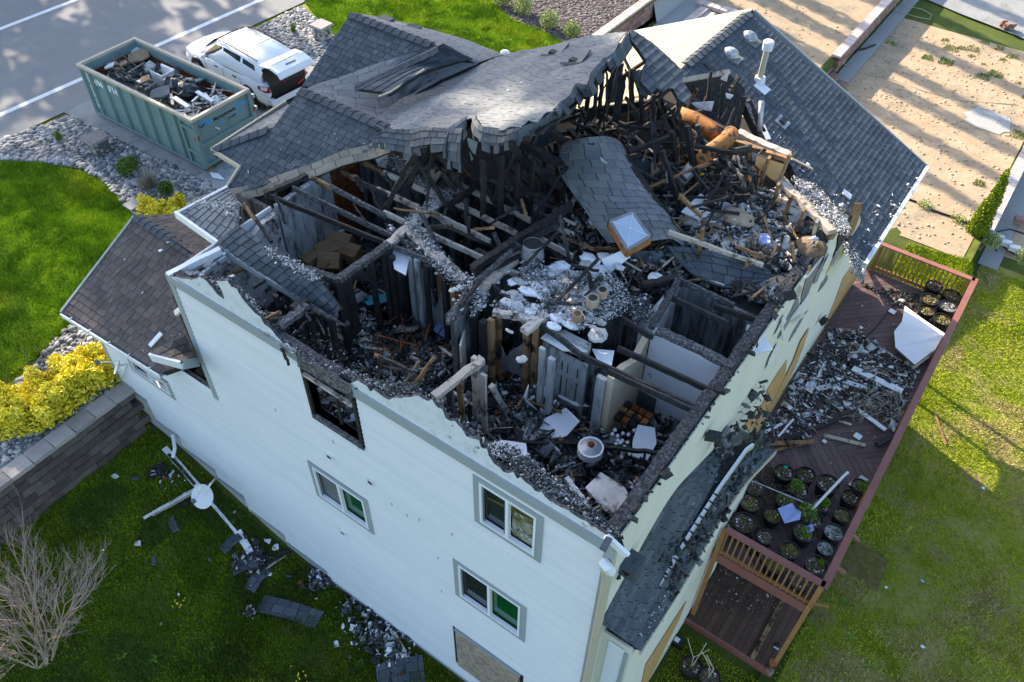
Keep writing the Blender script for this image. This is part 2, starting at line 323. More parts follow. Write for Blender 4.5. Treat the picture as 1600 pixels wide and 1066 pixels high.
def sheet(name, pts, mn, kind='structure', th=0):
    b = MB(); pts = [Vector(p) for p in pts]; V = pts; b.add(V, [t for t in tessellate_polygon([V])], mn, 0)
    o = b.build(name, kind=kind)
    if o.data.polygons[0].normal.z < 0: o.data.flip_normals()
    return o
Zs = 2.7
def ex(y): return -23.9 + .045 * (y - 4)
sheet('road', [(-60, -60, Zs + .045), (ex(-60), -60, Zs + .045), (ex(90), 90, Zs + .045), (-60, 90, Zs + .045)], 'asphalt')
for xo, wd in ((-1.45, .11), (-7.0, .11)):
    sheet('road_line', [(ex(-60) + xo - wd, -60, Zs + .05), (ex(-60) + xo + wd, -60, Zs + .05), (ex(90) + xo + wd, 90, Zs + .05), (ex(90) + xo - wd, 90, Zs + .05)], 'road_paint')
dr = thing('driveway', 'grey concrete driveway under the dumpster and the car', 'driveway'); del dr['category']; del dr['label']; dr['kind'] = 'structure'
for i, x0 in enumerate([-23.6, -20.6, -17.6, -14.6, -11.6]):
    for y0, y1 in ((6.1, 9.6), (9.62, 13.1)):
        b = MB(); xa = x0 if i else ex(y0) + .02; b.box(xa, x0 + 2.985, y0, y1, Zs - .1, Zs + .055, 'concrete'); b.build('slab', dr)
def wpoly(px, z): return [tuple(at(x, y, z)) for x, y in px]
RB1 = [(0, 250), (60, 254), (130, 264), (165, 287), (212, 338), (240, 352), (335, 322), (352, 300), (215, 236), (110, 184), (0, 222), (-60, 250), (-60, 262)]
RB3 = [(398, 48), (470, 12), (500, 35), (522, 55), (515, 122), (470, 95), (440, 73)]
RB2 = [(0, 640), (-60, 700), (-60, 790), (0, 742), (205, 600), (190, 560), (158, 515), (108, 512), (60, 560)]
BK = [(760, -8), (800, 30), (850, 48), (893, 74), (935, 50), (1003, -5)]
for nme, P, mn in (('gravel_bed', RB1, 'bed_soil'), ('gravel_bed', RB3, 'bed_soil'), ('gravel_bed', RB2, 'bed_soil'), ('bark_bed', BK, 'bark')):
    sheet(nme, wpoly(P, Zs + .045), mn)
# garden terraces behind the house
def gsheet(name, x0, x1, y0, y1, mn, dz=.012, n=.4):
    grid_mesh(name, list(np.arange(x0, x1, n)) + [x1], list(np.arange(y0, y1, n)) + [y1], hgt, mn, dz=dz)
gsheet('garden_soil', XR + .2, XG2 - .2, 15.1, 60, 'sand_soil'); gsheet('garden_soil', XG2 + .75, XG3 - .25, 18.6, 33.4, 'sand_soil', .016); gsheet('garden_soil', XG3 + .8, 13, 20.5, 60, 'sand_soil', .016)
gsheet('yard_soil_lit', 2.7, 14, -8, 19.9, 'lawn_soil_lit', .006); gsheet('gravel_path', XG2 + .15, XG2 + .74, 14, 36, 'gravel_path', .02); gsheet('gravel_path', XG3 + .2, XG3 + .79, 19.6, 60, 'gravel_path', .02); gsheet('gravel_path', XR + .25, XR + .9, 16, 60, 'gravel_path', .03)  # first sheet: lighter soil over the right yard, its brighter light put into colour
def disc(name, c, r, mn, dz=.03, ax=1, j=.15, n=20):
    pts = []
    for k in range(n):
        a = 2 * math.pi * k / n; rr = r * (1 + random.uniform(-j, j)); x = c[0] + rr * math.cos(a) * ax; y = c[1] + rr * math.sin(a); pts.append((x, y, hgt(x, y) + dz))
    return sheet(name, pts, mn)
p = at(1562, 196, 1.05); disc('gravel_patch', (p.x - .4, p.y), .85, 'gravel_path', .035)
p = at(1055, 22, 1.85); disc('gravel_patch', (p.x - .2, p.y + .3), 1.5, 'gravel_path', .04)
sheet('concrete_drive', [(v.x, v.y, 1.12) for v in (at(1425, -10, 1.1), at(1500, 22, 1.1), at(1560, 45, 1.1), at(1602, 62, 1.1), at(1700, 100, 1.1), at(1700, -60, 1.1), at(1400, -60, 1.1))], 'concrete')

# ------------------------------------------------------------------ loose ground cover
ICO_V = None
def ico():
    import bmesh
    bm = bmesh.new(); bmesh.ops.create_icosphere(bm, subdivisions=1, radius=1); v = np.array([tuple(q.co) for q in bm.verts]); f = np.array([[q.index for q in fc.verts] for fc in bm.faces]); bm.free(); return v, f
IV, IF = ico()
def rocks(name, pts, smin, smax, mn, flat=.6):
    n = len(pts); P = np.array(pts); s = smin + (smax - smin) * rng.random(n) ** 2.2
    sc3 = np.stack([s * (.7 + .6 * rng.random(n)), s * (.7 + .6 * rng.random(n)), s * flat * (.6 + .6 * rng.random(n))], 1)
    ang = rng.random(n) * 6.28; c, s_ = np.cos(ang), np.sin(ang)
    V = IV[None] * sc3[:, None, :] * (1 + .3 * (rng.random((n, len(IV), 1)) - .5)); X = V[..., 0] * c[:, None] - V[..., 1] * s_[:, None]; Y = V[..., 0] * s_[:, None] + V[..., 1] * c[:, None]
    V = np.stack([X, Y, V[..., 2]], 2) + P[:, None, :]; F = IF[None] + (np.arange(n) * len(IV))[:, None, None]
    me = numpy_mesh(name, V.reshape(-1, 3), F.reshape(-1, 3), [mn], rnd=np.repeat(rng.random(n), len(IF)))
    o = bpy.data.objects.new(name, me); sc.collection.objects.link(o); return o
def scatter(poly, n, zf):
    xs = [q[0] for q in poly]; ys = [q[1] for q in poly]; out = []
    while len(out) < n:
        x = random.uniform(min(xs), max(xs)); y = random.uniform(min(ys), max(ys))
        if inpoly(x, y, poly): out.append((x, y, zf(x, y)))
    return out
for P, n in ((RB1, 5200), (RB3, 2300), (RB2, 1500)):
    o = rocks('river_rock', scatter(wpoly(P, Zs), n, lambda x, y: Zs + .06), .035, .11, 'river_rock'); o['kind'] = 'stuff'
o = rocks('bark_mulch', scatter(wpoly(BK, Zs), 3500, lambda x, y: Zs + .05), .03, .09, 'bark', .4); o['kind'] = 'stuff'
p = []
for (x0, x1, y0, y1, n) in ((XR + .4, XG2 - .3, 17, 36, 900), (XG2 + .8, XG3 - .4, 18.8, 33, 2600), (XG3 + .9, 9, 21, 33, 700)):
    for _ in range(n): x = random.uniform(x0, x1); y = random.uniform(y0, y1); p.append((x, y, hgt(x, y) + .015))
rocks('soil_clods', p, .01, .07, 'sand_soil', .6)['kind'] = 'stuff'

def blades(name, polys, n, mn, hmin=.04, hmax=.1, wd=.014, dens=None, lean=.5, mn2=None):
    """n grass blades (one triangle each) spread over polygons"""
    P = []
    areas = []
    for pl in polys:
        a = 0
        for i in range(len(pl)): a += pl[i][0] * pl[(i + 1) % len(pl)][1] - pl[(i + 1) % len(pl)][0] * pl[i][1]
        areas.append(abs(a) / 2)
    for pl, a in zip(polys, areas):
        k = int(n * a / sum(areas)); xs = [q[0] for q in pl]; ys = [q[1] for q in pl]; got = 0
        while got < k:
            m_ = int((k - got) * 1.6) + 200
            X = rng.uniform(min(xs), max(xs), m_); Y = rng.uniform(min(ys), max(ys), m_); ins = np.zeros(m_, bool); j = len(pl) - 1
            for i in range(len(pl)):
                xi, yi, xj, yj = pl[i][0], pl[i][1], pl[j][0], pl[j][1]
                c = ((yi > Y) != (yj > Y)) & (X < (xj - xi) * (Y - yi) / (yj - yi + 1e-12) + xi); ins ^= c; j = i
            X, Y = X[ins][:k - got], Y[ins][:k - got]; got += len(X); P.append(np.stack([X, Y], 1))
    P = np.concatenate(P)
    # clumping: value noise on a coarse grid, evaluated with bilinear lookup
    def fieldv(s, seed):
        g = np.random.default_rng(seed).random((400, 400)); u = (P[:, 0] * s + 150) % 399; v = (P[:, 1] * s + 150) % 399; iu, iv = u.astype(int), v.astype(int); fu, fv = u - iu, v - iv; fu = fu * fu * (3 - 2 * fu); fv = fv * fv * (3 - 2 * fv)
        return g[iu, iv] * (1 - fu) * (1 - fv) + g[(iu + 1) % 400, iv] * fu * (1 - fv) + g[iu, (iv + 1) % 400] * (1 - fu) * fv + g[(iu + 1) % 400, (iv + 1) % 400] * fu * fv
    f = .5 * fieldv(.7, 1) + .3 * fieldv(2.1, 2) + .2 * fieldv(6, 3)
    if dens: keep = rng.random(len(P)) < np.clip((dens(P[:, 0], P[:, 1], f)), 0, 1); P = P[keep]; f = f[keep]
    n = len(P); cache = {}
    Z = np.empty(n)
    cx = np.floor(P[:, 0] * 3).astype(int); cy = np.floor(P[:, 1] * 3).astype(int); fx = P[:, 0] * 3 - cx; fy = P[:, 1] * 3 - cy
    x0, y0 = cx.min(), cy.min(); HG = np.array([[hgt(a / 3, c / 3) for c in range(y0, cy.max() + 2)] for a in range(x0, cx.max() + 2)]); cx -= x0; cy -= y0
    Z = HG[cx, cy] * (1 - fx) * (1 - fy) + HG[cx + 1, cy] * fx * (1 - fy) + HG[cx, cy + 1] * (1 - fx) * fy + HG[cx + 1, cy + 1] * fx * fy
    H = (hmin + (hmax - hmin) * rng.random(n)) * (.6 + .8 * f); a = rng.random(n) * 6.28; W = wd * (.6 + .8 * rng.random(n))
    b0 = np.stack([P[:, 0], P[:, 1], Z - .01], 1); dx = np.stack([np.cos(a) * W, np.sin(a) * W, np.zeros(n)], 1); a2 = rng.random(n) * 6.28 ; le = lean * rng.random(n) * H
    tip = b0 + np.stack([np.cos(a2) * le, np.sin(a2) * le, H], 1); V = np.stack([b0 - dx, b0 + dx, tip], 1).reshape(-1, 3); F = np.arange(n * 3).reshape(-1, 3)
    mid = None; ms = [mn]
    if mn2: g2 = .5 * fieldv(.45, 11) + .5 * fieldv(1.6, 12); mid = (rng.random(n) < np.clip((g2 - .5) * 5, 0.04, .9)).astype(int); ms = [mn, mn2]
    me = numpy_mesh(name, V, F, ms, midx=mid, rnd=np.clip((f - .5) * 2.1 + .32 + .36 * rng.random(n), 0, .999))
    o = bpy.data.objects.new(name, me); sc.collection.objects.link(o); o['kind'] = 'stuff'; return o
FL = [(v[0], v[1]) for v in wpoly([(0, 256), (60, 258), (130, 270), (165, 292), (208, 338)], Zs)] + [(v[0], v[1]) for v in wpoly([(216, 345), (150, 500), (100, 520), (55, 562), (0, 600), (-60, 640), (-60, 262)], Zs)]
blades('lawn_grass', [FL], 175000, 'grass_lit', .04, .13, .018, lean=1.1, dens=lambda x, y, f: .45 + 1.1 * f, mn2='grass_lit_yellow')
cx_, cy_ = sum(q[0] for q in FL) / len(FL), sum(q[1] for q in FL) / len(FL)
blades('lawn_grass', [[(cx_ + (x - cx_) * 1.035, cy_ + (y - cy_) * 1.05) for x, y in FL]], 16000, 'grass_lit', .05, .13, .016, lean=1.1)
BL = [(v[0], v[1]) for v in wpoly([(480, 8), (500, 34), (524, 58), (560, 60), (800, 130), (893, 76), (850, 50), (800, 32), (755, -8), (470, -8)], Zs)]
blades('lawn_grass', [BL], 125000, 'grass_lit', .04, .13, .024, lean=1.1, dens=lambda x, y, f: .45 + 1.1 * f, mn2='grass_lit_yellow')
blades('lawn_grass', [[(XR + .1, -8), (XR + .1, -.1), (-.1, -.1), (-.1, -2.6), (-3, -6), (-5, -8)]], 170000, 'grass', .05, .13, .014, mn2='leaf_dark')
def rd(x, y, f): return .35 + 1.1 * f - np.where((x > 3.6) & (x < 6.5) & (y < 14), .38, 0)
blades('lawn_grass', [[(2.65, -2), (9.5, -2), (9.5, 19.6), (2.65, 19.6)]], 330000, 'grass_lit_yellow', .03, .09, .015, dens=rd, lean=1.2, mn2='grass_dry')
blades('lawn_grass', [[(.5, 14.2), (2.65, 14.2), (2.65, 18.8), (.5, 18.4)], [(.1, -2.5), (2.65, -2.5), (2.65, 3.6), (.6, 3.6), (.6, .2), (.1, .2)], [(0.7, 10.5), (3, 10.5), (3, 14.2), (.7, 14.2)]], 60000, 'grass_lit_yellow', .04, .1, .014)
wp = []
for _ in range(22):
    x = random.uniform(XG2 + 1, XG3 - .4); y = random.uniform(19, 33); r_ = random.uniform(.1, .35)
    if random.random() < .5: y = random.uniform(30, 33.4)
    wp.append([(x - r_, y - r_), (x + r_, y - r_ * .6), (x + r_ * .7, y + r_), (x - r_ * .8, y + r_)])
for _ in range(26):
    x = random.uniform(XR + .9, XG2 - 1); y = random.uniform(17, 36); r_ = random.uniform(.1, .4); wp.append([(x - r_, y - r_), (x + r_, y - r_ * .6), (x + r_ * .7, y + r_), (x - r_ * .8, y + r_)])
blades('garden_weeds', wp, 9000, 'grass', .04, .12, .02)

# ------------------------------------------------------------------ retaining and garden walls
def blockmesh(lx, ly, lz, mn, bev=.015, j=.006):
    b = MB(); P = []
    for (z, k) in ((0, 0), (lz - bev, 0), (lz, bev)):
        for (sx, sy) in ((-1, -1), (1, -1), (1, 1), (-1, 1)): P.append((sx * (lx / 2 - k) + random.uniform(-j, j), sy * (ly / 2 - k) + random.uniform(-j, j), z))
    F = [(3, 2, 1, 0)] + [(a, (a + 1) % 4, (a + 1) % 4 + 4, a + 4) for a in range(4)] + [(a + 4, (a + 1) % 4 + 4, (a + 1) % 4 + 8, a + 8) for a in range(4)] + [(8, 9, 10, 11)]
    b.add(P, F, mn, 0); return b.mesh('block')
wl = thing('retaining_wall', 'brown stacked block retaining wall below the yellow hedge', 'wall', (XR, -4, 1.4))
bm_ = [blockmesh(.3, .43, .185, 'block_brown', .012, .012) for _ in range(4)]; cm_ = blockmesh(.42, .5, .1, 'block_cap', .012, .012)
for c in range(10):
    zz = 2.72 - .195 * c
    for k in range(24):
        y = -.22 - k * .44 - (.22 if c % 2 else 0)
        if zz < hgt(XR + .1, y) - .25 or y < -9.6: continue
        piece('block', bm_[(k + c) % 4], Matrix.Translation((XR - .02 + c * .035 + random.uniform(-.012, .012), y, zz - .19)) @ Matrix.Rotation(random.uniform(-.02, .02), 4, 'Z'), wl)
for k in range(19):
    piece('capstone', cm_, Matrix.Translation((XR - .06, -.26 - k * .51, 2.72)) @ Matrix.Rotation(random.uniform(-.03, .03), 4, 'Z'), wl)
def garden_wall(x, y0, y1, zt, zb, label, skip=None):
    t = thing('garden_wall', label, 'wall', (x, y0, zb)); nb = 0
    bms = [blockmesh(.28, .36, .15, 'paver_red', .012, .008) for _ in range(3)]; cp = blockmesh(.36, .3, .08, 'paver_pink', .01, .008)
    nc = int((zt - zb) / .16 + .99)
    b = MB(); cnt = 0
    for c in range(nc):
        for k in range(int((y1 - y0) / .38)):
            y = y0 + .19 + k * .38 + (.19 if c % 2 else 0)
            if skip and skip[0] < y < skip[1]: continue
            cnt += 1
            if cnt < 240 and y < 36: piece('block', bms[cnt % 3], Matrix.Translation((x + random.uniform(-.01, .01), y, zt - .16 * (c + 1))), t)
    for k in range(int((y1 - y0) / .32)):
        y = y0 + .16 + k * .32
        if skip and skip[0] < y < skip[1]: continue
        piece('capstone', cp, Matrix.Translation((x, y, zt)) @ Matrix.Rotation(random.uniform(-.04, .04), 4, 'Z'), t)
    return t
garden_wall(XR - .25, 17, 36, 2.75, 1.8, 'low brick garden wall with pale caps beside the bark bed')
garden_wall(XG2, 15, 40, 1.92, 1.1, 'low brick garden wall in the middle, left of the sandy plot', skip=(24.2, 26.6))
garden_wall(XG3, 20.3, 38, 1.12, .4, 'low brick garden wall at the right edge beside the narrow evergreen')
for (x, y0, y1, zt, zb, lb) in ((XG2, 24.3, 26.5, 1.8, 1.05, 'brick garden steps between the sandy plots'),):
    t = thing('garden_steps', lb, 'steps', (x, y0, zb)); sb = blockmesh(.36, .4, .16, 'paver_red', .01, .006)
    for s in range(4):
        for k in range(5): piece('block', sb, Matrix.Translation((x - .5 + .36 * s, y0 + .22 + k * .42, zt - .2 * s - .16)), t)
t = thing('garden_steps', 'brick garden steps with pink caps just beyond the sunlit roof peak', 'steps', tuple(at(1100, 25, 1.9))); c0 = at(1085, 30, 1.85)
sb = blockmesh(.34, .4, .16, 'paver_pink', .01, .006)
for s in range(4):
    for k in range(4): piece('block', sb, Matrix.Translation((c0.x + .36 * s, c0.y - .6 + k * .42, 1.85 + .02 - .1 * s)), t)
for k in range(7): piece('block', sb, Matrix.Translation((c0.x - .3 + .36 * k, c0.y + 1.2, 1.9)), t)

# ================================================================== THE HOUSE
PL = 8.4; FL2 = 5.85
house = thing('burnt_house', 'large white-sided house with its upper storey and roof burnt open', 'house', (-4.2, 4, 0))
SH = []   # (distance, parent, MB) nearest shingles become single objects
def plane_from(p, u, v):
    n = u.cross(v); 
    if n.z < 0: n = -n
    return (p, n.normalized())
def cover(poly, tf, mn, parent, exp=.145, tab=.21, tb=.016, tt=.004, cand=False, var=.35, lim=None):
    """cover a uv polygon with shingle tabs; tf(u, v, h) -> 3-D; v grows down the slope"""
    b = MB(); us = [p[0] for p in poly]; vs_ = [p[1] for p in poly]; r0 = math.floor(min(vs_) / exp); r1 = math.ceil(max(vs_) / exp)
    for r in range(r0, r1):
        v0 = r * exp; v1 = v0 + exp; u = min(us) - random.random() * .3; rise = .008 * (r % 2)
        while u < max(us):
            wd = tab * random.uniform(1 - var, 1 + var); g = .006; row = clip_convex(poly, [(u + g, v0), (u + wd - g, v0), (u + wd - g, v1), (u + g, v1)])
            u += wd
            if len(row) < 3 or (lim and v0 + exp * random.random() > lim(u - wd / 2)): continue
            a = 0
            for i in range(len(row)): a += row[i][0] * row[(i + 1) % len(row)][1] - row[(i + 1) % len(row)][0] * row[i][1]
            if abs(a) < .0012: continue
            k = len(row); lift = random.random() * .004
            def H(p): return tt + lift + (tb - tt) * (p[1] - v0) / exp
            V = [tf(p[0], p[1], H(p)) for p in row] + [tf(p[0], p[1], -.006) for p in row]; q = MB() if cand else b
            fs = [tuple(range(k))[::-1]] + [(i, i + k, (i + 1) % k + k, (i + 1) % k) for i in range(k)]
            q.add(V, fs, mn)
            if cand: SH.append(((V[0] - CAM).length, parent, q, b))
    return b
LATE = []
def roof(name, px, P, u, v, mn, th=.16, exp=.145, tab=.21, sag=0, cand=False, label=None, shrink=0, world=None, deck=True, tb=.016):
    """flat roof slope through plane P, outline given by photo pixels (or world points)"""
    n = P[1] if P[1].z > 0 else -P[1]; o = P[0]; W = [Vector(p) for p in world] if world else [onpl(x, y, P) for x, y in px]
    poly = [((p - o).dot(u), (p - o).dot(v)) for p in W]
    a = sum(poly[i][0] * poly[(i + 1) % len(poly)][1] - poly[(i + 1) % len(poly)][0] * poly[i][1] for i in range(len(poly)))
    if a < 0: poly = poly[::-1]
    sd_ = random.random() * 90
    def tf(a_, b_, h): 
        s = sag * (noise.noise(Vector((a_ * .55, b_ * .9, sd_))) + .4 * noise.noise(Vector((a_ * 2.2, b_ * 2.6, sd_)))) if sag else 0
        return o + u * a_ + v * b_ + n * (h + s)
    b = MB(); 
    if deck: b.prism([tf(p[0], p[1], -.012 - sag * 1.25) for p in poly], n * (-th), 'roof_deck')
    d = b.build(name, house, label=label)
    s = cover(poly, tf, mn, d, exp, tab, tb, cand=cand); LATE.append((s, d)); return d
def ridge(pts, mn, parent, wd=.26, step=.2):
    b = MB(); pts = [Vector(p) for p in pts]
    for i in range(len(pts) - 1):
        a, c = pts[i], pts[i + 1]; L_ = (c - a).length; d = (c - a).normalized(); sx = Vector((d.y, -d.x, 0)).normalized(); k = int(L_ / step)
        for j in range(k):
            p = a + d * (j * step); q = p + d * (step * 1.08); up = Vector((0, 0, 1)); t = random.random()
            V = []
            for (c_, hh) in ((p, .02), (q, .038)): V += [c_ - sx * wd / 2 + up * (hh - .055), c_ + up * hh, c_ + sx * wd / 2 + up * (hh - .055)]
            b.add(V, [(0, 1, 4, 3), (1, 2, 5, 4), (3, 4, 5)], mn, t)
    return b.build('ridge_cap', parent)
X_, Y_, Z_ = Vector((1, 0, 0)), Vector((0, 1, 0)), Vector((0, 0, 1))
def pm(p, slope):   # plane falling towards 'slope' direction (unit xy vector * pitch)
    return (Vector(p), Vector((slope[0], slope[1], 1)).normalized())
def dn(slope): s = Vector((slope[0], slope[1], -(slope[0] ** 2 + slope[1] ** 2))); return s.normalized()
# --- wing: dark slope towards the deck, sunlit slope behind
WY = 13.3
P_w = pm((-4.3, WY, 9.0), (.48, 0))
wing = roof('roof_slope', [(1170, 20), (1450, 262), (1355, 412), (1338, 396), (1322, 372), (1298, 350), (1268, 318), (1247, 290), (1238, 262), (1222, 240), (1200, 225), (1180, 196), (1165, 165), (1146, 168), (1120, 152), (1085, 160), (1063, 135), (1065, 106)], P_w, Y_, dn((.48, 0)), 'shingle', exp=.125, tab=.2, cand=False)
P_wl = pm((-4.3, WY, 9.0), (-.48, 0))
wl2 = roof('roof_slope', None, P_wl, Y_, dn((-.48, 0)), 'shingle_sunlit', world=[(-4.3, 8.35, 9), (-4.3, WY, 9), (-8.9, WY, 6.79), (-8.9, 8.35, 6.79)], exp=.15)
ridge([onpl(1170, 20, P_w) + Z_ * .02, onpl(1066, 106, P_w) + Z_ * .02], 'shingle', wing)
b = MB(); b.beam((.5, 9.2, 6.66), (.5, WY, 6.66), .1, .12, 'trim_white'); b.build('gutter', house)
b = MB(); b.beam((-4.3, WY + .02, 8.9), (.52, WY + .02, 6.6), .04, .2, 'trim_grey'); b.beam((-4.3, WY + .02, 8.9), (-8.9, WY + .02, 6.7), .04, .2, 'trim_grey'); b.build('fascia', house)
# --- main slope (facing the street side), sagging, ragged lower edge
P_m = pm((-4.7, 8.1, 10.45), (-.455, 0))
main = roof('roof_slope', [(985, 45), (785, 88), (745, 101), (690, 112), (640, 135), (600, 146), (570, 158), (590, 185), (619, 206), (630, 202), (641, 205), (655, 200), (668, 204), (684, 201), (700, 205), (708, 192), (716, 196), (728, 184), (741, 182), (750, 192), (758, 204), (772, 201), (786, 206), (800, 202), (815, 204), (828, 194), (842, 196), (854, 182), (866, 178), (873, 165), (893, 150), (899, 133), (915, 136), (926, 112), (943, 92), (951, 98), (965, 78), (972, 62), (980, 52)], P_m, Y_, dn((-.455, 0)), 'shingle_pale', sag=.12, exp=.12, tab=.19, th=.05)
P_mr = pm((-4.7, 8.1, 10.45), (.47, 0))
roof('roof_slope', [(985, 45), (1020, 68), (1050, 95), (1068, 112), (1066, 128), (1080, 148), (1074, 165), (1062, 158), (1052, 140), (1044, 138), (1036, 144), (1026, 138), (1018, 147), (1008, 136), (1000, 128), (1004, 108), (1010, 96), (998, 78), (985, 62)], P_mr, Y_, dn((.47, 0)), 'shingle', exp=.15, tab=.24, th=.05)
roof('roof_slope', [(988, 112), (1008, 104), (1016, 140), (1012, 152), (998, 150)], pm((-4.0, 7.6, 9.6), (.3, -.3)), Y_, dn((.47, 0)), 'shingle', th=.05)
# flaps of roofing hanging from the ragged edge
def flap(px, z0, z1, yk=0, mn='shingle'):
    """hanging sheet: first half of the pixels lie along the edge (top), the rest hang"""
    return None
def patch(name, rows, mn, parent, nu=8, nv=8, exp=.15, tab=.2, th=.04, sd_=0, wob=.03, deckm='roof_deck', rag=0, tb=.02):
    """curved sheet through a grid of 3-D points (rows run down the slope), covered with shingles"""
    G = [[Vector(p) for p in r] for r in rows]; nr, nc = len(G), len(G[0])
    def cr(p0, p1, p2, p3, t): return .5 * ((2 * p1) + (p2 - p0) * t + (2 * p0 - 5 * p1 + 4 * p2 - p3) * t * t + (3 * p1 - p0 - 3 * p2 + p3) * t ** 3)
    def ev(s, t):   # s along columns 0..nc-1, t along rows 0..nr-1
        s = max(0, min(nc - 1 - 1e-6, s)); t = max(0, min(nr - 1 - 1e-6, t)); i = int(t); j = int(s)
        R_ = []
        for k in range(i - 1, i + 3):
            r = G[max(0, min(nr - 1, k))]; R_.append(cr(r[max(0, j - 1)], r[j], r[min(nc - 1, j + 1)], r[min(nc - 1, j + 2)], s - j))
        return cr(*R_, t - i)
    Lu = sum((G[nr // 2][j + 1] - G[nr // 2][j]).length for j in range(nc - 1)); Lv = sum((G[i + 1][nc // 2] - G[i][nc // 2]).length for i in range(nr - 1))
    def P3(u, v, h):
        s = u / Lu * (nc - 1); t = v / Lv * (nr - 1); p = ev(s, t); e = .02
        a = ev(s + e, t) - ev(s - e, t); c = ev(s, t + e) - ev(s, t - e); n = a.cross(c)
        if n.length < 1e-9: n = Vector((0, 0, 1))
        n.normalize()
        if n.dot(CAM - p) < 0: n = -n
        return p + n * (h + wob * noise.noise(Vector((u * 1.3, v * 1.3, sd_))))
    b = MB(); V = []; m1, m2 = max(3, int(Lu / (.1 if rag else .25))), max(3, int(Lv / (.1 if rag else .25))); rs_ = random.random() * 99
    lim = lambda u: Lv * (1 - rag * (.5 + .5 * noise.noise(Vector((u * 2.3, rs_, 0))) + .5 * noise.noise(Vector((u * 7, rs_, 4)))))
    for side in (-.014, -th):
        for i in range(m2 + 1):
            for j in range(m1 + 1): V.append(P3(Lu * j / m1, Lv * i / m2, side))
    o2 = (m1 + 1) * (m2 + 1); F = []
    for i in range(m2):
        for j in range(m1):
            if rag and Lv * (i + .6) / m2 > lim(Lu * (j + .5) / m1): continue
            a = i * (m1 + 1) + j; F.append((a, a + 1, a + m1 + 2, a + m1 + 1)); F.append((a + o2, a + m1 + 1 + o2, a + m1 + 2 + o2, a + 1 + o2))
    for j in range(0 if rag else m1): F.append((j, j + o2, j + 1 + o2, j + 1)); a = m2 * (m1 + 1) + j; F.append((a, a + 1, a + 1 + o2, a + o2))
    for i in range(0 if rag else m2): a = i * (m1 + 1); F.append((a, a + m1 + 1, a + m1 + 1 + o2, a + o2)); a += m1; F.append((a, a + o2, a + m1 + 1 + o2, a + m1 + 1))
    b.add(V, F, deckm); d = b.build(name, parent)
    s = cover([(0, 0), (Lu, 0), (Lu, Lv), (0, Lv)], P3, mn, d, exp, tab, tb=tb, lim=lim if rag else None); LATE.append((s, d)); return d
A = at
def drape(top, bot, mn='shingle', rag=.45, drop=.28, wob=.06, out=.0, mid=None):
    T = [onpl(x, y, P_m) + Z_ * .05 for x, y in top]; B = [at(x, y, T[i].z - drop) for i, (x, y) in enumerate(bot)]
    M_ = [T[i].lerp(B[i], .5) + Vector((0, -.05, .06)) for i in range(len(T))]
    return patch('roof_flap', [T, M_, B], mn, main, wob=wob, rag=rag, th=.03, exp=.14, tab=.2, deckm='shingle')
drape([(588, 214), (605, 208), (622, 206), (645, 203), (670, 203), (702, 205)], [(582, 236), (602, 246), (626, 252), (648, 262), (672, 258), (700, 252)], rag=.65, drop=.35, wob=.1)
drape([(700, 206), (712, 196), (730, 186)], [(700, 240), (716, 236), (728, 215)], 'shingle_pale', .6, .3)
drape([(706, 205), (724, 205)], [(700, 268), (722, 275)], 'shingle', .3, .55, .03)
drape([(742, 183), (756, 202), (772, 203), (790, 206), (815, 204)], [(740, 218), (752, 240), (770, 252), (792, 246), (812, 228)], 'shingle', .7, .4, .12)
drape([(812, 205), (832, 194), (852, 184), (870, 174)], [(812, 230), (836, 216), (858, 204), (880, 190)], 'shingle', .7, .35, .1)
drape([(868, 178), (874, 165), (893, 151), (901, 134)], [(882, 192), (888, 180), (906, 168), (916, 150)], 'shingle', .4, .25, .05)
drape([(900, 134), (918, 136), (928, 113), (945, 94)], [(908, 150), (926, 150), (940, 132), (955, 112)], 'shingle', .4, .22, .05)
drape([(945, 96), (966, 79), (982, 54)], [(954, 112), (972, 98), (988, 76)], 'shingle', .3, .2, .04)
for (P_q, zz) in (([(708, 200), (727, 222), (706, 232), (694, 214)], 8.95), ([(957, 108), (975, 98), (966, 160), (950, 162)], 9.3), ([(838, 196), (872, 182), (866, 222), (836, 238)], 9.0)):
    q_ = [at(x, y, zz - .01 * (y - P_q[0][1])) for x, y in P_q]; patch('roof_flap', [[q_[0], q_[1]], [q_[0].lerp(q_[3], .5), q_[1].lerp(q_[2], .5)], [q_[3], q_[2]]], 'shingle', main, wob=.05, rag=.3, th=.03)
# --- front cross gable (dark face to the camera) with hip, back face, and the garage gable beyond
P_a = pm((-9, 4.55, 9.1), (0, -.52))
fa = roof('roof_slope', [(470, 141), (619, 206), (622, 218), (596, 222), (575, 236), (545, 246), (500, 262), (450, 278), (405, 292), (360, 306), (352, 300), (375, 262), (331, 235), (428, 199)], P_a, X_, dn((0, -.52)), 'shingle', exp=.13, tab=.19)
ridge([onpl(470, 141, P_a) + Z_ * .02, onpl(619, 206, P_a) + Z_ * .02], 'shingle_ridge', fa)
e0 = onpl(331, 235, P_a); h1 = onpl(428, 199, P_a); h0 = onpl(470, 141, P_a); e1 = at(447, 160, e0.z)
n_ = (h1 - e0).cross(e1 - e0).normalized()
if n_.z < 0: n_ = -n_
fh = roof('roof_slope', None, (e0, n_), Y_, (X_ * -1 - Z_ * (n_.x / n_.z * -1)).normalized(), 'shingle_pale', world=[e0, h1, h1 + (h0 - h1) * .98, e1])
ridge([e0 + Z_ * .03, h1 + Z_ * .03], 'shingle_ridge', fh)
b = MB(); b.beam(e0, e1, .05, .09, 'cream_trim'); b.beam(e0, onpl(376, 263, P_a), .05, .09, 'cream_trim'); b.beam(onpl(352, 299, P_a), onpl(376, 262, P_a), .05, .12, 'cream_trim'); b.build('fascia', house)
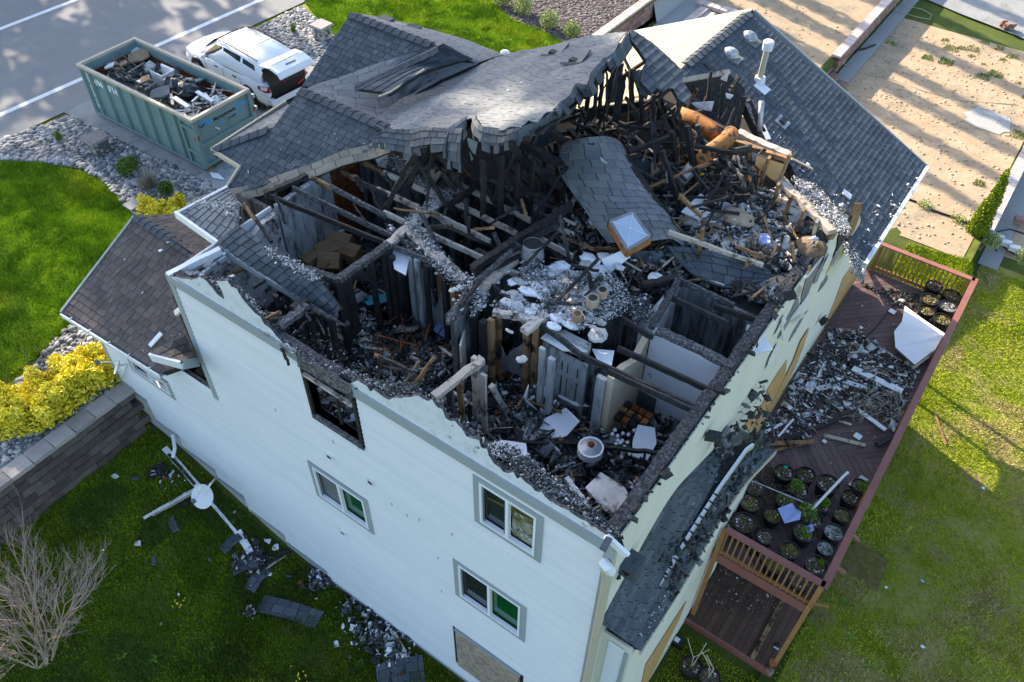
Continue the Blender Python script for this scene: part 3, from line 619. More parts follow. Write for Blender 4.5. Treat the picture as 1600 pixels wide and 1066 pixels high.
# curled underlay band along the torn edge, sun on it put into its tan
BU = [(300, 316), (352, 301), (405, 288), (450, 272), (500, 255), (545, 238), (578, 228), (600, 214)]; BLo = [(306, 330), (366, 313), (412, 303), (460, 288), (505, 271), (550, 254), (585, 246), (612, 240)]
patch('torn_roof_edge', [[onpl(x, y, P_a) + Z_ * .05 for x, y in BU], [onpl(x, y, P_a) + Z_ * .0 for x, y in BLo]], 'shingle_tan_lit', fa, wob=.1, exp=.12, tab=.3, th=.05, tb=.005)
P_g = pm((-10.67, 6.87, 9.5), (0, -.6))
ga = roof('roof_slope', [(548, 22), (680, 72), (604, 95), (474, 141), (462, 150)], P_g, X_, dn((0, -.6)), 'shingle', exp=.13, tab=.19)
gp_ = lambda x, y: onpl(x, y, P_g) + Z_ * .01
mp_ = lambda x, y: onpl(x, y, P_m) + Z_ * .03
patch('roof_slope', [[gp_(548, 22), gp_(612, 47), gp_(680, 72), mp_(745, 102)], [at(566, 23, 9.0), at(628, 38, 9.0), at(702, 58, 8.95), at(765, 92, 9.15)], [at(585, 26, 8.6), at(655, 42, 8.6), at(725, 62, 8.6), mp_(787, 89)]], 'shingle_pale', house, exp=.2, tab=.4, wob=.02, th=.1, tb=.008)
T_ = [gp_(474, 141), gp_(530, 121), gp_(590, 100), gp_(640, 85), gp_(680, 73)]; B_ = [onpl(470, 141, P_a) + Z_ * .01, onpl(545, 173, P_a) + Z_ * .01, onpl(619, 206, P_a) + Z_ * .01, mp_(650, 148), mp_(747, 102)]
patch('roof_slope', [T_, [T_[i].lerp(B_[i], .5) - Z_ * (0, .22, .34, .34, .12)[i] for i in range(5)], B_], 'shingle_pale', house, exp=.24, tab=.5, wob=.02, th=.08, tb=.006)
ridge([onpl(548, 22, P_g) + Z_ * .02, onpl(680, 72, P_g) + Z_ * .02], 'shingle_ridge', ga)
# small dark cricket face
_c = (gp_(545, 116), (B_[2] - gp_(545, 116)).cross(gp_(680, 73) - gp_(545, 116)).normalized())
t0, t1, t2, t3, t4 = onpl(555, 148, _c) + Z_ * .13, onpl(695, 87, _c) + Z_ * .2, mp_(740, 103) + Z_ * .12, onpl(664, 121, _c) + Z_ * .13, onpl(612, 156, _c) + Z_ * .14
tr = patch('roof_slope', [[t0, t0.lerp(t1, .5), t1], [t0.lerp(t4, .55), t0.lerp(t1, .5).lerp(t3, .55), t1.lerp(t2, .55)], [t4, t3, t2]], 'shingle', house, exp=.145, tab=.22, wob=.01, th=.06)
ridge([t0 + Z_ * .02, t1 + Z_ * .02], 'shingle_ridge', tr)
b = MB(); b.beam(at(592, 151, t4.z), t4 + Z_ * .03, .03, .03, 'cream_trim'); b.beam(t4 + Z_ * .03, t3 + Z_ * .04, .03, .03, 'cream_trim'); b.build('flashing', house)
# roof vents
for (x, y) in ((602, 37), (644, 51)):
    p = at(x, y, 8.95); b = MB(); b.box(p.x - .16, p.x + .16, p.y - .14, p.y + .14, p.z - .02, p.z + .12, 'shingle'); b.box(p.x - .12, p.x + .12, p.y - .16, p.y - .1, p.z + .03, p.z + .1, 'char'); b.build('roof_vent', house, label='low dark box vent on the far garage slope')
for (x, y) in ((1170, 60), (1141, 86)):
    p = onpl(x, y, P_w); b = MB(); b.blob((p.x, p.y, p.z), .2, .15, .17, 'duct_metal', 10, 4, .03, half=True); b.beam((p.x - .2, p.y, p.z + .05), (p.x + .26, p.y, p.z - .08), .34, .03, 'shingle_pale'); b.build('roof_vent', house, label='pale domed turtle vent on the dark slope')
for (x, y, r_) in ((868, 83, .13), (900, 95, .12)):
    p = onpl(x, y, P_m); b = MB(); b.prism([(p.x - .2, p.y - .2, p.z + .0), (p.x + .25, p.y - .25, p.z + .16), (p.x + .2, p.y + .15, p.z + .22), (p.x - .15, p.y + .2, p.z + .05)], (0, 0, -.05), 'shingle_pale'); b.box(p.x - .02, p.x + .16, p.y - .22, p.y - .1, p.z - .05, p.z + .12, 'char'); b.build('lifted_shingle', house)
vb = onpl(1186, 128, P_w); b = MB(); b.tube([vb, vb + Z_ * .12], [.13, .11], 'trim_white', 12); b.beam(vb + Vector((-.25, -.1, .1)), vb + Vector((.28, -.12, -.1)), .28, .02, 'trim_white'); b.tube([vb, vb + Z_ * .78], .065, 'cream_trim', 12); b.tube([vb + Z_ * .74, vb + Z_ * .9], [.11, .12], 'trim_white', 12); b.blob(vb + Z_ * .9, .12, .12, .05, 'trim_white', 12, 4, 0, half=True); b.build('vent_pipe', house)
p = at(789, 84, 8.2); b = MB(); b.tube([p - Z_ * .6, p], .09, 'white_plastic', 10); b.blob(p, .12, .12, .09, 'white_plastic', 10, 4, 0, half=True); b.build('vent_pipe', house)
p = onpl(1222, 193, P_w); b = MB(); b.beam(p + Vector((-.13, 0, .09)), p + Vector((.13, 0, -.03)), .3, .03, 'duct_metal'); b.beam(p + Vector((-.05, 0, .1)), p + Vector((.08, 0, 0.04)), .16, .04, 'char'); b.build('roof_vent', house, label='small square vent with a burnt centre')
p = onpl(1108, 107, P_w); b = MB(); b.beam(p + Vector((-.12, 0, .08)), p + Vector((.14, 0, -.05)), .12, .03, 'char'); b.build('roof_vent', house)
# --- front-left lower piece, its fascia and the long strip left over
f0, f1, f2, f3, f4 = at(275, 335, 8.25), at(356, 293, 8.4), at(376, 322, 8.5), at(372, 356, 8.45), at(344, 385, 8.3)
fs_ = patch('roof_slope', [[f1, (f0 + f1) / 2, f0], [(f1 + f2) / 2, (f1 + f0) / 4 + (f2 + f4) / 4, f0.lerp(f4, .5)], [f2, f3, f4]], 'shingle_pale', house, wob=.04)
b = MB(); b.beam(f0, f4 + Vector((.25, 0, -.02)), .05, .14, 'vinyl'); b.beam(f0, f1, .05, .07, 'trim_white'); b.build('fascia', house)
strip = patch('roof_strip', [[at(372, 352, 8.55), at(352, 368, 8.45), at(335, 384, 8.3)], [at(415, 380, 8.62), at(396, 392, 8.5), at(375, 407, 8.3)], [at(468, 412, 8.6), at(446, 424, 8.5), at(425, 440, 8.3)], [at(500, 440, 8.5), at(484, 450, 8.4), at(468, 465, 8.2)], [at(532, 482, 8.3), at(527, 488, 8.25), at(516, 492, 8.1)]], 'shingle', house, wob=.04, th=.09)
b = MB(); q = [at(344, 387, 8.28), at(375, 409, 8.26), at(425, 442, 8.26), at(468, 467, 8.16), at(516, 494, 8.06)]
for i in range(4): b.beam(q[i], q[i + 1], .05, .14, 'trim_grey')
b.build('fascia', house)
# --- single-storey roof on the left
P_l = pm((-11, -.45, 5.2), (0, -.5)); 
lo = roof('roof_slope', [(98, 487), (212, 338), (312, 402), (264, 434), (270, 462), (288, 510), (309, 563), (252, 583)], P_l, X_, dn((0, -.5)), 'shingle_brown', cand=True, exp=.15, tab=.19, tb=.022)
lr0, lr1 = onpl(212, 338, P_l), onpl(312, 402, P_l); P_lb = (lr0, Vector((0, .5, 1)).normalized())
lob = roof('roof_slope', [(212, 338), (276, 335), (300, 352), (345, 390), (312, 402)], P_lb, X_, dn((0, .5)), 'shingle_brown', exp=.15, tab=.19)
ridge([lr0 + Z_ * .02, lr1 + Z_ * .02], 'shingle_ridge', lo)
g0, g1 = onpl(98, 487, P_l), onpl(252, 583, P_l)
b = MB(); b.beam(g0 + Vector((0, -.06, -.06)), g1 + Vector((0, -.06, -.06)), .03, .1, 'trim_white'); b.beam(g0 + Vector((0, -.0, -.09)), g1 + Vector((0, 0, -.09)), .12, .03, 'trim_grey'); b.beam(g0 + Vector((0, .05, -.03)), g1 + Vector((0, .05, -.03)), .02, .08, 'trim_white')
for k in range(5): q = g0.lerp(g1, .1 + k * .2); b.beam(q + Vector((0, -.07, 0)), q + Vector((0, .06, 0)), .02, .01, 'trim_white')
b.build('gutter', house)
b = MB(); b.beam(g0 + Vector((-.02, 0, -.05)), lr0 + Vector((-.02, 0, -.05)), .05, .16, 'trim_grey'); b.build('fascia', house)
# little return roof at the wall corner
q0, q1, q2, q3 = aty(235, 551, -.62), aty(289, 523, -.02), aty(308, 560, -.02), aty(284, 565, -.5)
patch('return_roof', [[q0, (q0 + q1) / 2, q1], [q0.lerp(q3, .5), (q0 + q1 + q2 + q3) / 4, q1.lerp(q2, .5)], [q3, (q3 + q2) / 2, q2]], 'shingle_brown', house, wob=.03)
b = MB(); b.beam(q0 + Vector((0, -.02, -.1)), q3 + Vector((.0, -.02, -.08)), .05, .17, 'trim_white'); b.beam(q3 + Vector((0, 0, -.08)), q2 + Vector((0, 0, -.1)), .04, .17, 'trim_grey'); b.build('fascia', house)
# --- skirt roof beside the deck
P_s = None
rows = []
for (l, r_) in (((938, 973), (1000, 1017)), ((977, 900), (1069, 908)), ((1044, 782), (1131, 799)), ((1090, 728), (1165, 752)), ((1128, 690), (1212, 703))):
    a_ = atx(*l, -.0 if l[0] > 940 else -.05); a_.z = a_.z; c_ = at(*r_, 5.15); rows.append((a_, c_))
rows[0] = (atx(938, 973, .0), at(1000, 1017, 5.15))
G = [[r_[0], r_[0].lerp(r_[1], .5), r_[1]] for r_ in rows]; G = [list(c_) for c_ in zip(*G)]
skirt = patch('skirt_roof', G, 'shingle', house, exp=.15, tab=.24, wob=.02, th=.1)
b = MB()
for i in range(4): b.beam(G[2][i] + Vector((.01, 0, -.07)), G[2][i + 1] + Vector((.01, 0, -.07)), .04, .12, 'cream_trim')
b.build('fascia', house)
# --- collapsed slab with the skylight
SL = [[(880, 224, 9.1), (922, 216, 9.35), (960, 212, 9.2), (975, 232, 8.9)], [(872, 262, 8.9), (938, 262, 9.15), (985, 262, 9.15), (995, 285, 8.9)], [(898, 303, 8.75), (958, 305, 9.05), (1014, 308, 9.0), (1030, 330, 8.75)], [(925, 345, 8.6), (984, 345, 8.9), (1042, 348, 8.8), (1062, 370, 8.55)], [(955, 385, 8.35), (1008, 384, 8.6), (1052, 378, 8.55), (1070, 392, 8.4)]]
slab = patch('collapsed_roof', [[at(*p) for p in r_] for r_ in SL], 'shingle_pale', house, exp=.16, tab=.22, wob=.09, th=.06, rag=.1)
patch('collapsed_roof', [[at(1042, 385, 8.5), at(1120, 395, 8.5), at(1195, 418, 8.45)], [at(1062, 410, 8.4), at(1135, 418, 8.4), at(1205, 432, 8.4)], [at(1085, 432, 8.3), at(1130, 450, 8.3), at(1190, 440, 8.35)]], 'shingle', house, exp=.16, tab=.22, wob=.08)
patch('collapsed_roof', [[at(960, 392, 8.35), at(1035, 392, 8.45)], [at(985, 425, 8.1), at(1042, 412, 8.3)]], 'shingle', house, exp=.16, tab=.22, wob=.08)
k = [at(951, 346, 8.98), at(989, 331, 9.06), at(1017, 371, 8.9), at(980, 393, 8.8)]; cc = sum(k, Vector()) / 4; nn = (k[1] - k[0]).cross(k[3] - k[0]).normalized(); nn = nn if nn.z > 0 else -nn
sk = MB()
for i in range(4): sk.beam(k[i] - nn * .09, k[(i + 1) % 4] - nn * .09, .05, .17, 'duct_orange' if i in (2, 3) else 'char', up=nn)
skf = sk.build('skylight', house); b = MB()
for i in range(4): b.beam(k[i].lerp(cc, .06) + nn * .01, k[(i + 1) % 4].lerp(cc, .06) + nn * .01, .05, .03, 'wrap_grey', up=nn)
b.build('frame', skf); ap = cc + nn * .16; b = MB(); ki = [q.lerp(cc, .12) + nn * .02 for q in k]; a1 = ki[0].lerp(ki[1], .5).lerp(cc + nn * .14, .35); a2 = cc + nn * .06
for i in range(4): b.add([ki[i], ki[(i + 1) % 4], a2], [(0, 1, 2)], 'glass_sky', 0)
b.build('pane', skf); b = MB()
for i in (0, 1, 2, 3): b.beam(ki[i] + nn * .01, a2 + nn * .01, .008, .008, 'trim_white')
b.build('glazing_bar', skf)

# ------------------------------------------------------------------ wall A (white siding, faces the camera)
def win(px):   # TL TR BR BL in the plane y=0
    q = [aty(x, y, 0) for x, y in px]; return ((q[0].x + q[3].x) / 2, (q[1].x + q[2].x) / 2, (q[2].z + q[3].z) / 2, (q[0].z + q[1].z) / 2)
W1 = win(((751.6, 753.3), (840.6, 806.4), (836, 864), (751.6, 814))); W2 = win(((718.7, 883), (815.6, 945.5), (812, 991), (719.7, 929)))
W3 = win(((493.6, 734), (571.7, 779.8), (574.7, 822), (500, 772))); W4 = win(((203, 561), (260, 596), (268, 615), (214, 579)))
WB = win(((716, 984.5), (811, 1052), (811, 1105), (716, 1035))); WX = win(((476, 577), (556, 625), (560, 690), (492, 645)))
OPEN = [W1, W2, W3, W4, WB, WX]
ST = [(196, 600), (241, 648), (286, 695), (337, 735), (390, 795), (452, 855), (517, 910)]
sx = [aty(x, y, 0) for x, y in ST]; SEG = []
zst = [2.65, 2.0, 1.55, 1.2, .72, .34, .12]; xst = [-12.62] + [p.x for p in sx[1:]] + [0]
for i in range(7): SEG.append((xst[i], xst[i + 1], zst[i]))
XL = -8.52
sw = bpy.data.objects.new('wall', None); sc.collection.objects.link(sw); attach(sw, house)
h_ = .105; joints = {}
def ztop(x): return 8.08 if x > XL else 5.2
for (xa, xb, z0) in SEG:
    parts_ = [(xa, xb)] if not (xa < XL < xb) else [(xa, XL), (XL, xb)]
    joints[(xa, xb)] = parts_
nrow = int((8.08 - .12) / h_) + 1
for r in range(nrow):
    z0 = 8.08 - (r + 1) * h_; z1 = z0 + h_
    # spans present at this height
    xs0 = None
    lo_x = 0
    for (xa, xb, zb) in SEG:
        if z0 >= zb - .02: xs0 = xa; break
    if xs0 is None: continue
    if z1 > 5.25: xs0 = XL
    spans = [(xs0, -.1)]
    for (a, c, e, f) in OPEN:
        if z1 > e - .05 and z0 < f + .05:
            ns = []
            for (p, q) in spans:
                if a - .09 > p and c + .09 < q: ns += [(p, a - .09), (c + .09, q)]
                else: ns.append((p, q))
            spans = ns
    for (p, q) in spans:
        cuts = [p]; x = p + random.uniform(1.5, 3.6)
        while x < q - .5: cuts.append(x); x += 3.66
        cuts.append(q)
        for i in range(len(cuts) - 1):
            a, c = cuts[i] + .0015, cuts[i + 1] - .0015; b = MB()
            b.add([(a, -.004, z1), (c, -.004, z1), (c, -.02, z0), (a, -.02, z0), (c, 0, z0), (a, 0, z0), (a, .01, z1), (c, .01, z1)], [(3, 2, 1, 0), (5, 4, 2, 3), (0, 1, 7, 6), (3, 0, 6, 5), (1, 2, 4, 7), (4, 5, 6, 7)], 'siding')
            b.build('siding_board', sw)
b = MB()
def wallslab(b, x0, x1, z0, z1, holes, y0, y1, mn):
    xs = sorted({x0, x1} | {v for h in holes for v in h[:2] if x0 < v < x1})
    for i in range(len(xs) - 1):
        a, c = xs[i], xs[i + 1]; zz = [(z0, z1)]
        for h in holes:
            if h[0] <= a + 1e-6 and h[1] >= c - 1e-6:
                zz = [s for (p, q) in zz for s in ((p, min(q, h[2])), (max(p, h[3]), q)) if s[1] > s[0] + 1e-4]
        for (p, q) in zz: b.box(a, c, y0, y1, p, q, mn)
wallslab(b, XL, -.12, 0, 8.3, [WX, W1, W2, W3, WB], .012, .14, 'char'); wallslab(b, -12.6, XL - .003, 1.2, 5.15, [W4], .012, .14, 'soot_wall')
b.build('wall_framing', house)
b = MB()
for (xa, xb, zb) in SEG: b.box(xa, min(xb, -.02), -.035, .2, zb - .1, zb, 'trim_grey'); b.box(xa + .02, min(xb, -.02), .0, .2, -.6 if xa > -9 else .2, zb - .102, 'foundation')
b.build('foundation', house)
b = MB(); b.box(XL - .02, -.11, -.045, -.002, 8.14, 8.33, 'trim_grey'); b.build('frieze_board', house)
b = MB(); px0 = [aty(x, y, -.05) for x, y in ((463, 549), (549, 603), (552, 622), (466, 572))]; b.prism(px0, (0, -.012, 0), 'char_ash'); b.build('burnt_frieze', house)
GT = [(262, 432), (300, 437), (312, 434), (325, 441), (334, 452), (342, 462), (351, 468), (345, 452), (337, 438), (355, 439), (360, 449), (371, 456), (382, 474), (390, 482), (404, 490), (412, 505), (421, 512), (436, 530), (450, 538), (466, 549), (500, 572), (545, 600), (560, 597), (585, 612), (607, 622), (640, 618), (662, 622), (680, 630), (690, 640), (696, 654), (711, 659), (720, 671), (730, 683), (749, 690), (767, 715), (781, 733), (802, 741), (830, 760), (870, 789), (910, 812), (957, 842)]
GB = [(952, 849), (900, 817), (850, 788), (800, 758), (750, 728), (700, 698), (650, 667), (600, 636), (550, 606), (500, 577), (450, 547), (400, 516), (350, 487), (300, 457), (268, 438)]
GJ = []
for i in range(len(GT) - 1):
    (x0, y0), (x1, y1) = GT[i], GT[i + 1]; k = max(1, int(math.hypot(x1 - x0, y1 - y0) / 6))
    for j in range(k): GJ.append((x0 + (x1 - x0) * j / k + random.uniform(-1.5, 1.5), y0 + (y1 - y0) * j / k + random.uniform(-4, 3.5) * (1 if 8 < i < len(GT) - 3 else .4)))
b = MB(); b.prism([aty(x, y, -.005) for x, y in GJ + GB], (0, .05, 0), 'siding_torn', mside='char_ash'); b.build('gable_remnant', house)
for i in range(int(len(GB) / 2)):
    pass
GEDGE = [aty(x, y, .02) for x, y in GJ]
# corner posts, downspout
b = MB(); b.box(-.1, -.0, -.03, .0, .1, 8.36, 'trim_grey'); b.box(-.0, .03, -.03, .1, .1, 8.3, 'cream_trim'); b.build('corner_board', house)
b = MB(); b.box(XL - .03, XL + .1, -.03, .02, 5.1, 8.1, 'trim_grey'); b.build('corner_board', house); b = MB(); b.box(-12.66, -12.57, -.03, .03, 2.6, 5.15, 'trim_grey'); b.build('corner_board', house)
b = MB(); b.tube([(.0, -.1, 7.95), (-.02, -.1, 7.8), (.0, -.07, 7.6), (.0, -.07, .4)], .045, 'cream_trim', 8); b.tube([(-.08, -.08, 8.0), (.02, -.12, 7.98), (.06, -.08, 7.85)], .07, 'trim_white', 8); b.build('downspout', house)
b = MB(); p0, p1, p2, p3 = aty(946, 841, -.1), aty(956, 846, -.1), aty(946, 864, -.25), aty(936, 858, -.25); b.prism([p0, p1, p2, p3], (0, .02, .03), 'shingle'); b.beam(aty(947, 838, -.06), aty(980, 868, -.02), .05, .1, 'trim_white'); b.beam(aty(955, 848, -.03), aty(953, 870, -.03), .12, .06, 'trim_grey'); b.build('eave_return', house)
b = MB(); p0 = atx(988, 884, .12); b.obox(p0, Vector((.12, 0, 0)), Vector((0, .16, 0)), Vector((0, 0, .12)), 'shingle')
for _ in range(14): b.shard(p0 + Vector((random.uniform(-.22, .08), random.uniform(-.15, .1), random.uniform(-.22, .1))), .16, 'char', .2)
b.build('burnt_eave_end', house)
def window(Wd, pl, pr, label, mull=.5, screen=None):
    a, c, e, f = Wd; t = .075; b = MB()
    b.box(a - .11, a, -.03, .02, e - .1, f + .1, 'trim_grey'); b.box(c, c + .11, -.03, .02, e - .1, f + .1, 'trim_grey'); b.box(a, c, -.03, .02, f, f + .1, 'trim_grey'); b.box(a, c, -.03, .02, e - .1, e, 'trim_grey')
    o = b.build('window', house, label=label); b = MB(); m_ = a + (c - a) * mull
    for (x0, x1, z0, z1) in ((a, a + .035, e, f), (c - .035, c, e, f), (a + .035, c - .035, f - .035, f), (a + .035, c - .035, e, e + .035), (m_ - .025, m_ + .025, e + .035, f - .035)): b.box(x0, x1, -.042, .03, z0, z1, 'vinyl')
    b.build('frame', o)
    for (x0, x1, mn, yy) in ((a + .035, m_ - .025, pl, .004), (m_ + .025, c - .035, pr, .014)):
        b = MB(); b.box(x0, x1, yy + .045, yy + .053, e + .035, f - .035, mn); b.build('pane', o)
    b = MB(); b.box(a + .04, a + .065, -.012, .0, e + .04, f - .04, 'screen_grey'); b.box(m_ - .06, m_ - .03, -.012, 0, e + .04, f - .04, 'screen_grey'); b.build('screen_frame', o)
    return o
window(W1, 'glass_dark', 'glass_olive', 'white slider window with a messy lit right pane, top right of the siding')
window(W2, 'glass_dark', 'glass_green', 'white slider window below, with one dark and one green pane')
window(W3, 'screen_grey', 'glass_green', 'white slider window in the middle of the siding wall')
window(W4, 'glass_dark', 'glass_green', 'half-hidden window under the low left eave')
b = MB(); a, c, e, f = W1   # curtain folds and rubbish seen in the right pane
for _ in range(26):
    x = random.uniform(a + .5, c - .08); z = random.uniform(e + .1, f - .15); b.beam((x, .052, z), (x + random.uniform(-.1, .14), .052, z + random.uniform(-.02, .16)), .004, random.uniform(.01, .035), random.choice(['drywall_stained', 'moss', 'ash']))
b.beam((a + .08, .04, e + .62), (c - .05, .04, e + .78), .004, .05, 'moss'); b.build('curtain', house)
b = MB(); a, c, e, f = WB; b.box(a, c, -.05, .02, e, f, 'osb'); b.box(a - .03, c + .03, -.055, -.0, f, f + .03, 'trim_grey'); b.build('board', house, label='weathered particle board screwed over the lowest opening')
a, c, e, f = WX; b = MB(); b.box(a - .06, a, -.03, .15, e - .06, f, 'char'); b.box(c, c + .06, -.03, .15, e - .06, f, 'char'); b.box(a - .06, c + .06, -.035, .15, e - .12, e, 'char_ash'); b.beam((a, -.03, f - .1), (c, -.03, f - .14), .05, .06, 'lumber_pale'); b.beam((a + .5, .1, e), (a + .5, .1, f), .04, .04, 'char'); b.beam((a, .3, e + .1), (c, .5, e + .5), .08, .05, 'char_ash'); b.build('burnt_window', house)
for (x, y) in ((515, 712), (579, 752), (536, 831)):
    p = aty(x, y, -.02); b = MB(); b.box(p.x - .06, p.x + .06, -.05, -.01, p.z - .05, p.z + .05, 'trim_white'); b.box(p.x - .03, p.x + .05, -.056, -.05, p.z - .035, p.z + .03, 'char' if x != 536 else 'screen_grey'); b.build('wall_vent', house)
b = MB()
for (x, y, dy) in ((430, 640, 8), (560, 700, 6), (612, 788, 7), (636, 805, 7), (655, 812, 7), (706, 835, 6), (684, 872, 6), (690, 924, 7), (520, 690, 6)):
    p = aty(x, y, -.022); b.box(p.x - .004, p.x + .004, -.024, -.018, p.z - .05, p.z + .03, 'screen_grey')
b.build('siding_scratch', house)
p = aty(282, 690, -.1); b = MB(); b.tube([p + Vector((-.25, 0, .05)), p + Vector((.05, -.2, 0)), p + Vector((.1, -.35, -.15))], .04, 'trim_white', 8); b.build('dryer_pipe', house)
# ------------------------------------------------------------------ wall B (cream, faces the decks)
b = MB(); b.box(-.02, -.0, .02, 8.3, 0, 8.3, 'cream_wall'); b.box(-.02, 0, 8.3, 13.2, 0, 6.6, 'cream_wall'); b.box(-.14, -.022, .15, 8.3, 0, 8.3, 'char'); b.build('wall', house, label='cream rear wall scorched along its top')
b = MB(); b.box(-.022, .5, .3, .34, 0, 5.3, 'cream_wall'); b.box(.48, .5, .34, 5.3, 0, 5.1, 'cream_wall'); b.box(.02, .5, 5.28, 5.3, 0, 5.1, 'cream_wall'); b.build('bay_wall', house)
b = MB()
for i in range(46): z = .1 + i * .11; b.add([(.12, .288, z + .11), (.4, .288, z + .11), (.4, .27, z), (.12, .27, z)], [(0, 1, 2, 3)], 'siding')
b.box(.4, .46, .262, .3, 0, 5.1, 'trim_grey'); b.build('bay_siding', house)
def onB(name, px, mn, x=.004, th=.012, parent=None):
    b = MB(); b.prism([atx(*q, x) for q in px], (th, 0, 0), mn); return b.build(name, parent or house)
onB('plywood_board', [(1229, 562), (1216, 580), (1200, 606), (1192, 628), (1157, 670), (1157, 686), (1168, 686), (1186, 652), (1207, 632), (1216, 610), (1226, 590)], 'plywood')
onB('plywood_board', [(1264, 512), (1251, 532), (1240, 562), (1224, 595), (1205, 632), (1192, 640), (1172, 684), (1184, 684), (1212, 632), (1226, 604), (1240, 578), (1254, 545)], 'plywood', .02)
onB('plywood_board', [(1332, 414), (1317, 434), (1306, 465), (1295, 492), (1287, 512), (1292, 511), (1318, 470), (1341, 422)], 'plywood')
b = MB(); b.prism([atx(*q, .51) for q in [(1072, 939), (1009, 1038), (1002, 1070), (1012, 1066), (1062, 965)]], (.012, 0, 0), 'plywood'); b.build('plywood_board', house)
GREY = [[(1290, 392), (1270, 412), (1259, 436), (1252, 462), (1251, 476), (1262, 460), (1272, 432), (1288, 402)], [(1262, 484), (1250, 500), (1238, 520), (1232, 534), (1243, 518), (1256, 494)], [(1293, 430), (1284, 442), (1278, 456), (1286, 447), (1292, 437)], [(1246, 462), (1236, 485), (1222, 510), (1214, 530), (1222, 520), (1238, 494), (1248, 476)], [(1318, 372), (1306, 392), (1297, 415), (1302, 412), (1312, 392), (1320, 376)], [(1288, 396), (1278, 418), (1270, 444), (1276, 440), (1286, 414)]]
for i, g in enumerate(GREY): onB('torn_housewrap', g, 'wrap_grey', .008)
WH = [[(1215, 535), (1202, 560), (1196, 578), (1206, 566), (1218, 545)], [(1262, 460), (1250, 478), (1242, 495), (1254, 484), (1266, 466)], [(1296, 396), (1284, 420), (1290, 424), (1300, 402)], [(1226, 490), (1216, 512), (1210, 524), (1216, 520), (1228, 502)]]
for i, g in enumerate(WH): onB('torn_housewrap', g, 'wrap_white', .03, .01)
for (x1, y1, x2, y2, mn) in ((1292, 392, 1262, 432, 'wrap_white'), (1262, 432, 1255, 434, 'wrap_white'), (1222, 498, 1224, 530, 'wrap_white'), (1250, 478, 1235, 500, 'wrap_white'), (1256, 492, 1240, 505, 'wrap_white')):
    b = MB(); b.beam(atx(x1, y1, .05), atx(x2, y2, .06), .02, .05, mn, 3, .01); b.build('torn_housewrap', house)
b = MB()   # broken, charred top edge of the wall
for k in range(70):
    y = .1 + k * .117; z = 8.3 + random.uniform(-.05, .12) + (.0 if y < 5 else random.uniform(0, .25)); b.shard((random.uniform(-.08, .03), y, z), random.uniform(.05, .2), random.choice(['char', 'char', 'lumber', 'char_ash', 'rubble_dark'] if y > 4.5 else ['char', 'char', 'rubble_dark', 'char_ash']), .3)
b.build('charred_edge', house, kind='stuff')
for (px, mn) in ((((1333, 318), (1346, 317), (1341, 336), (1332, 362), (1320, 372), (1324, 345)), 'lumber'), (((1320, 340), (1329, 336), (1322, 368), (1305, 392), (1308, 370)), 'char'), (((1341, 336), (1342, 345), (1334, 372), (1322, 395), (1330, 362)), 'drywall_tan'), (((1332, 390), (1346, 402), (1352, 412), (1340, 420), (1330, 408)), 'wrap_grey')):
    q = [atx(x, y, .0) for x, y in px]; b = MB(); b.prism(q, (.03, .02, 0), mn); b.build('sheathing', house)
b = MB(); p = atx(1283, 500, .06); b.tube([p + Vector((0, 0, .03)), p + Vector((.1, 0, -.02))], [.09, .12], 'char', 10); b.tube([p + Vector((0, -.06, .1)), p + Vector((.05, .02, .16)), p + Vector((.05, .12, .08))], .012, 'pot_black', 5); b.build('wall_lamp', house)
# plates
def beamp(name, x1, y1, x2, y2, z1, z2, w, h, mn, seg=8, jit=.01, parent=None, taper=1):
    b = MB(); b.beam(at(x1, y1, z1), at(x2, y2, z2), w, h, mn, seg, jit, taper); return b.build(name, parent or house)
b = MB(); b.beam((-.13, .1, 8.34), (-.13, 8.2, 8.38), .17, .1, 'char_ash', 60, .006); b.build('top_plate', house)
b = MB(); b.beam((XL, .1, 8.3), (-.2, .1, 8.34), .12, .09, 'char_ash', 60, .01); b.build('top_plate', house)
# floor and interior
b = MB(); b.box(-8.5, -.15, .15, 8.2, 5.7, 5.84, 'rubble_dark'); b.build('floor_deck', house)
b = MB(); b.box(-9.3, -4.2, 5.5, 8.3, 7.85, 7.95, 'roof_deck'); b.box(-8.8, -.15, 8.3, 13.2, 6.3, 6.4, 'roof_deck'); b.box(-9.35, -8.55, .3, 8.2, 5.3, 5.4, 'roof_deck'); b.box(-9.35, -9.25, 1.5, 8.2, 4, 7.95, 'soot_wall'); b.box(-8.6, -8.56, .1, 2.3, 5, 8.24, 'siding'); b.box(-9.35, -8.48, 2.28, 2.36, 5, 8.15, 'soot_wall'); b.box(-10.6, -8.45, 2.5, 8.2, 4.5, 4.6, 'roof_deck'); b.box(-9.4, -8.53, .2, 2.28, 5.0, 5.1, 'roof_deck'); b.build('attic_floor', house)
def wall(p, q, mn, zt=8.33, zb=5.84, th=.11, name='partition', face=None, ragged=0):
    a = Vector((p[0], p[1], 0)); c = Vector((q[0], q[1], 0)); d = (c - a); L_ = d.length; d.normalize(); n = Vector((-d.y, d.x, 0)) * th / 2; b = MB()
    k = max(1, int(L_ / .3)) if ragged else 1; top = [zt - (random.random() ** 2 * ragged if 0 < i < k else 0) for i in range(k + 1)]
    pts = [a + Z_ * zb] + [a + d * (L_ * i / k) + Z_ * top[i] for i in range(k + 1)] + [c + Z_ * zb]
    b.prism([v_ - n for v_ in pts], n * 2, mn); return b.build(name, house)
wall((-8.42, .2), (-8.42, 2.25), 'drywall_stained', 8.2, ragged=.5); wall((-8.42, 2.3), (-8.42, 3.62), 'soot_grey'); 
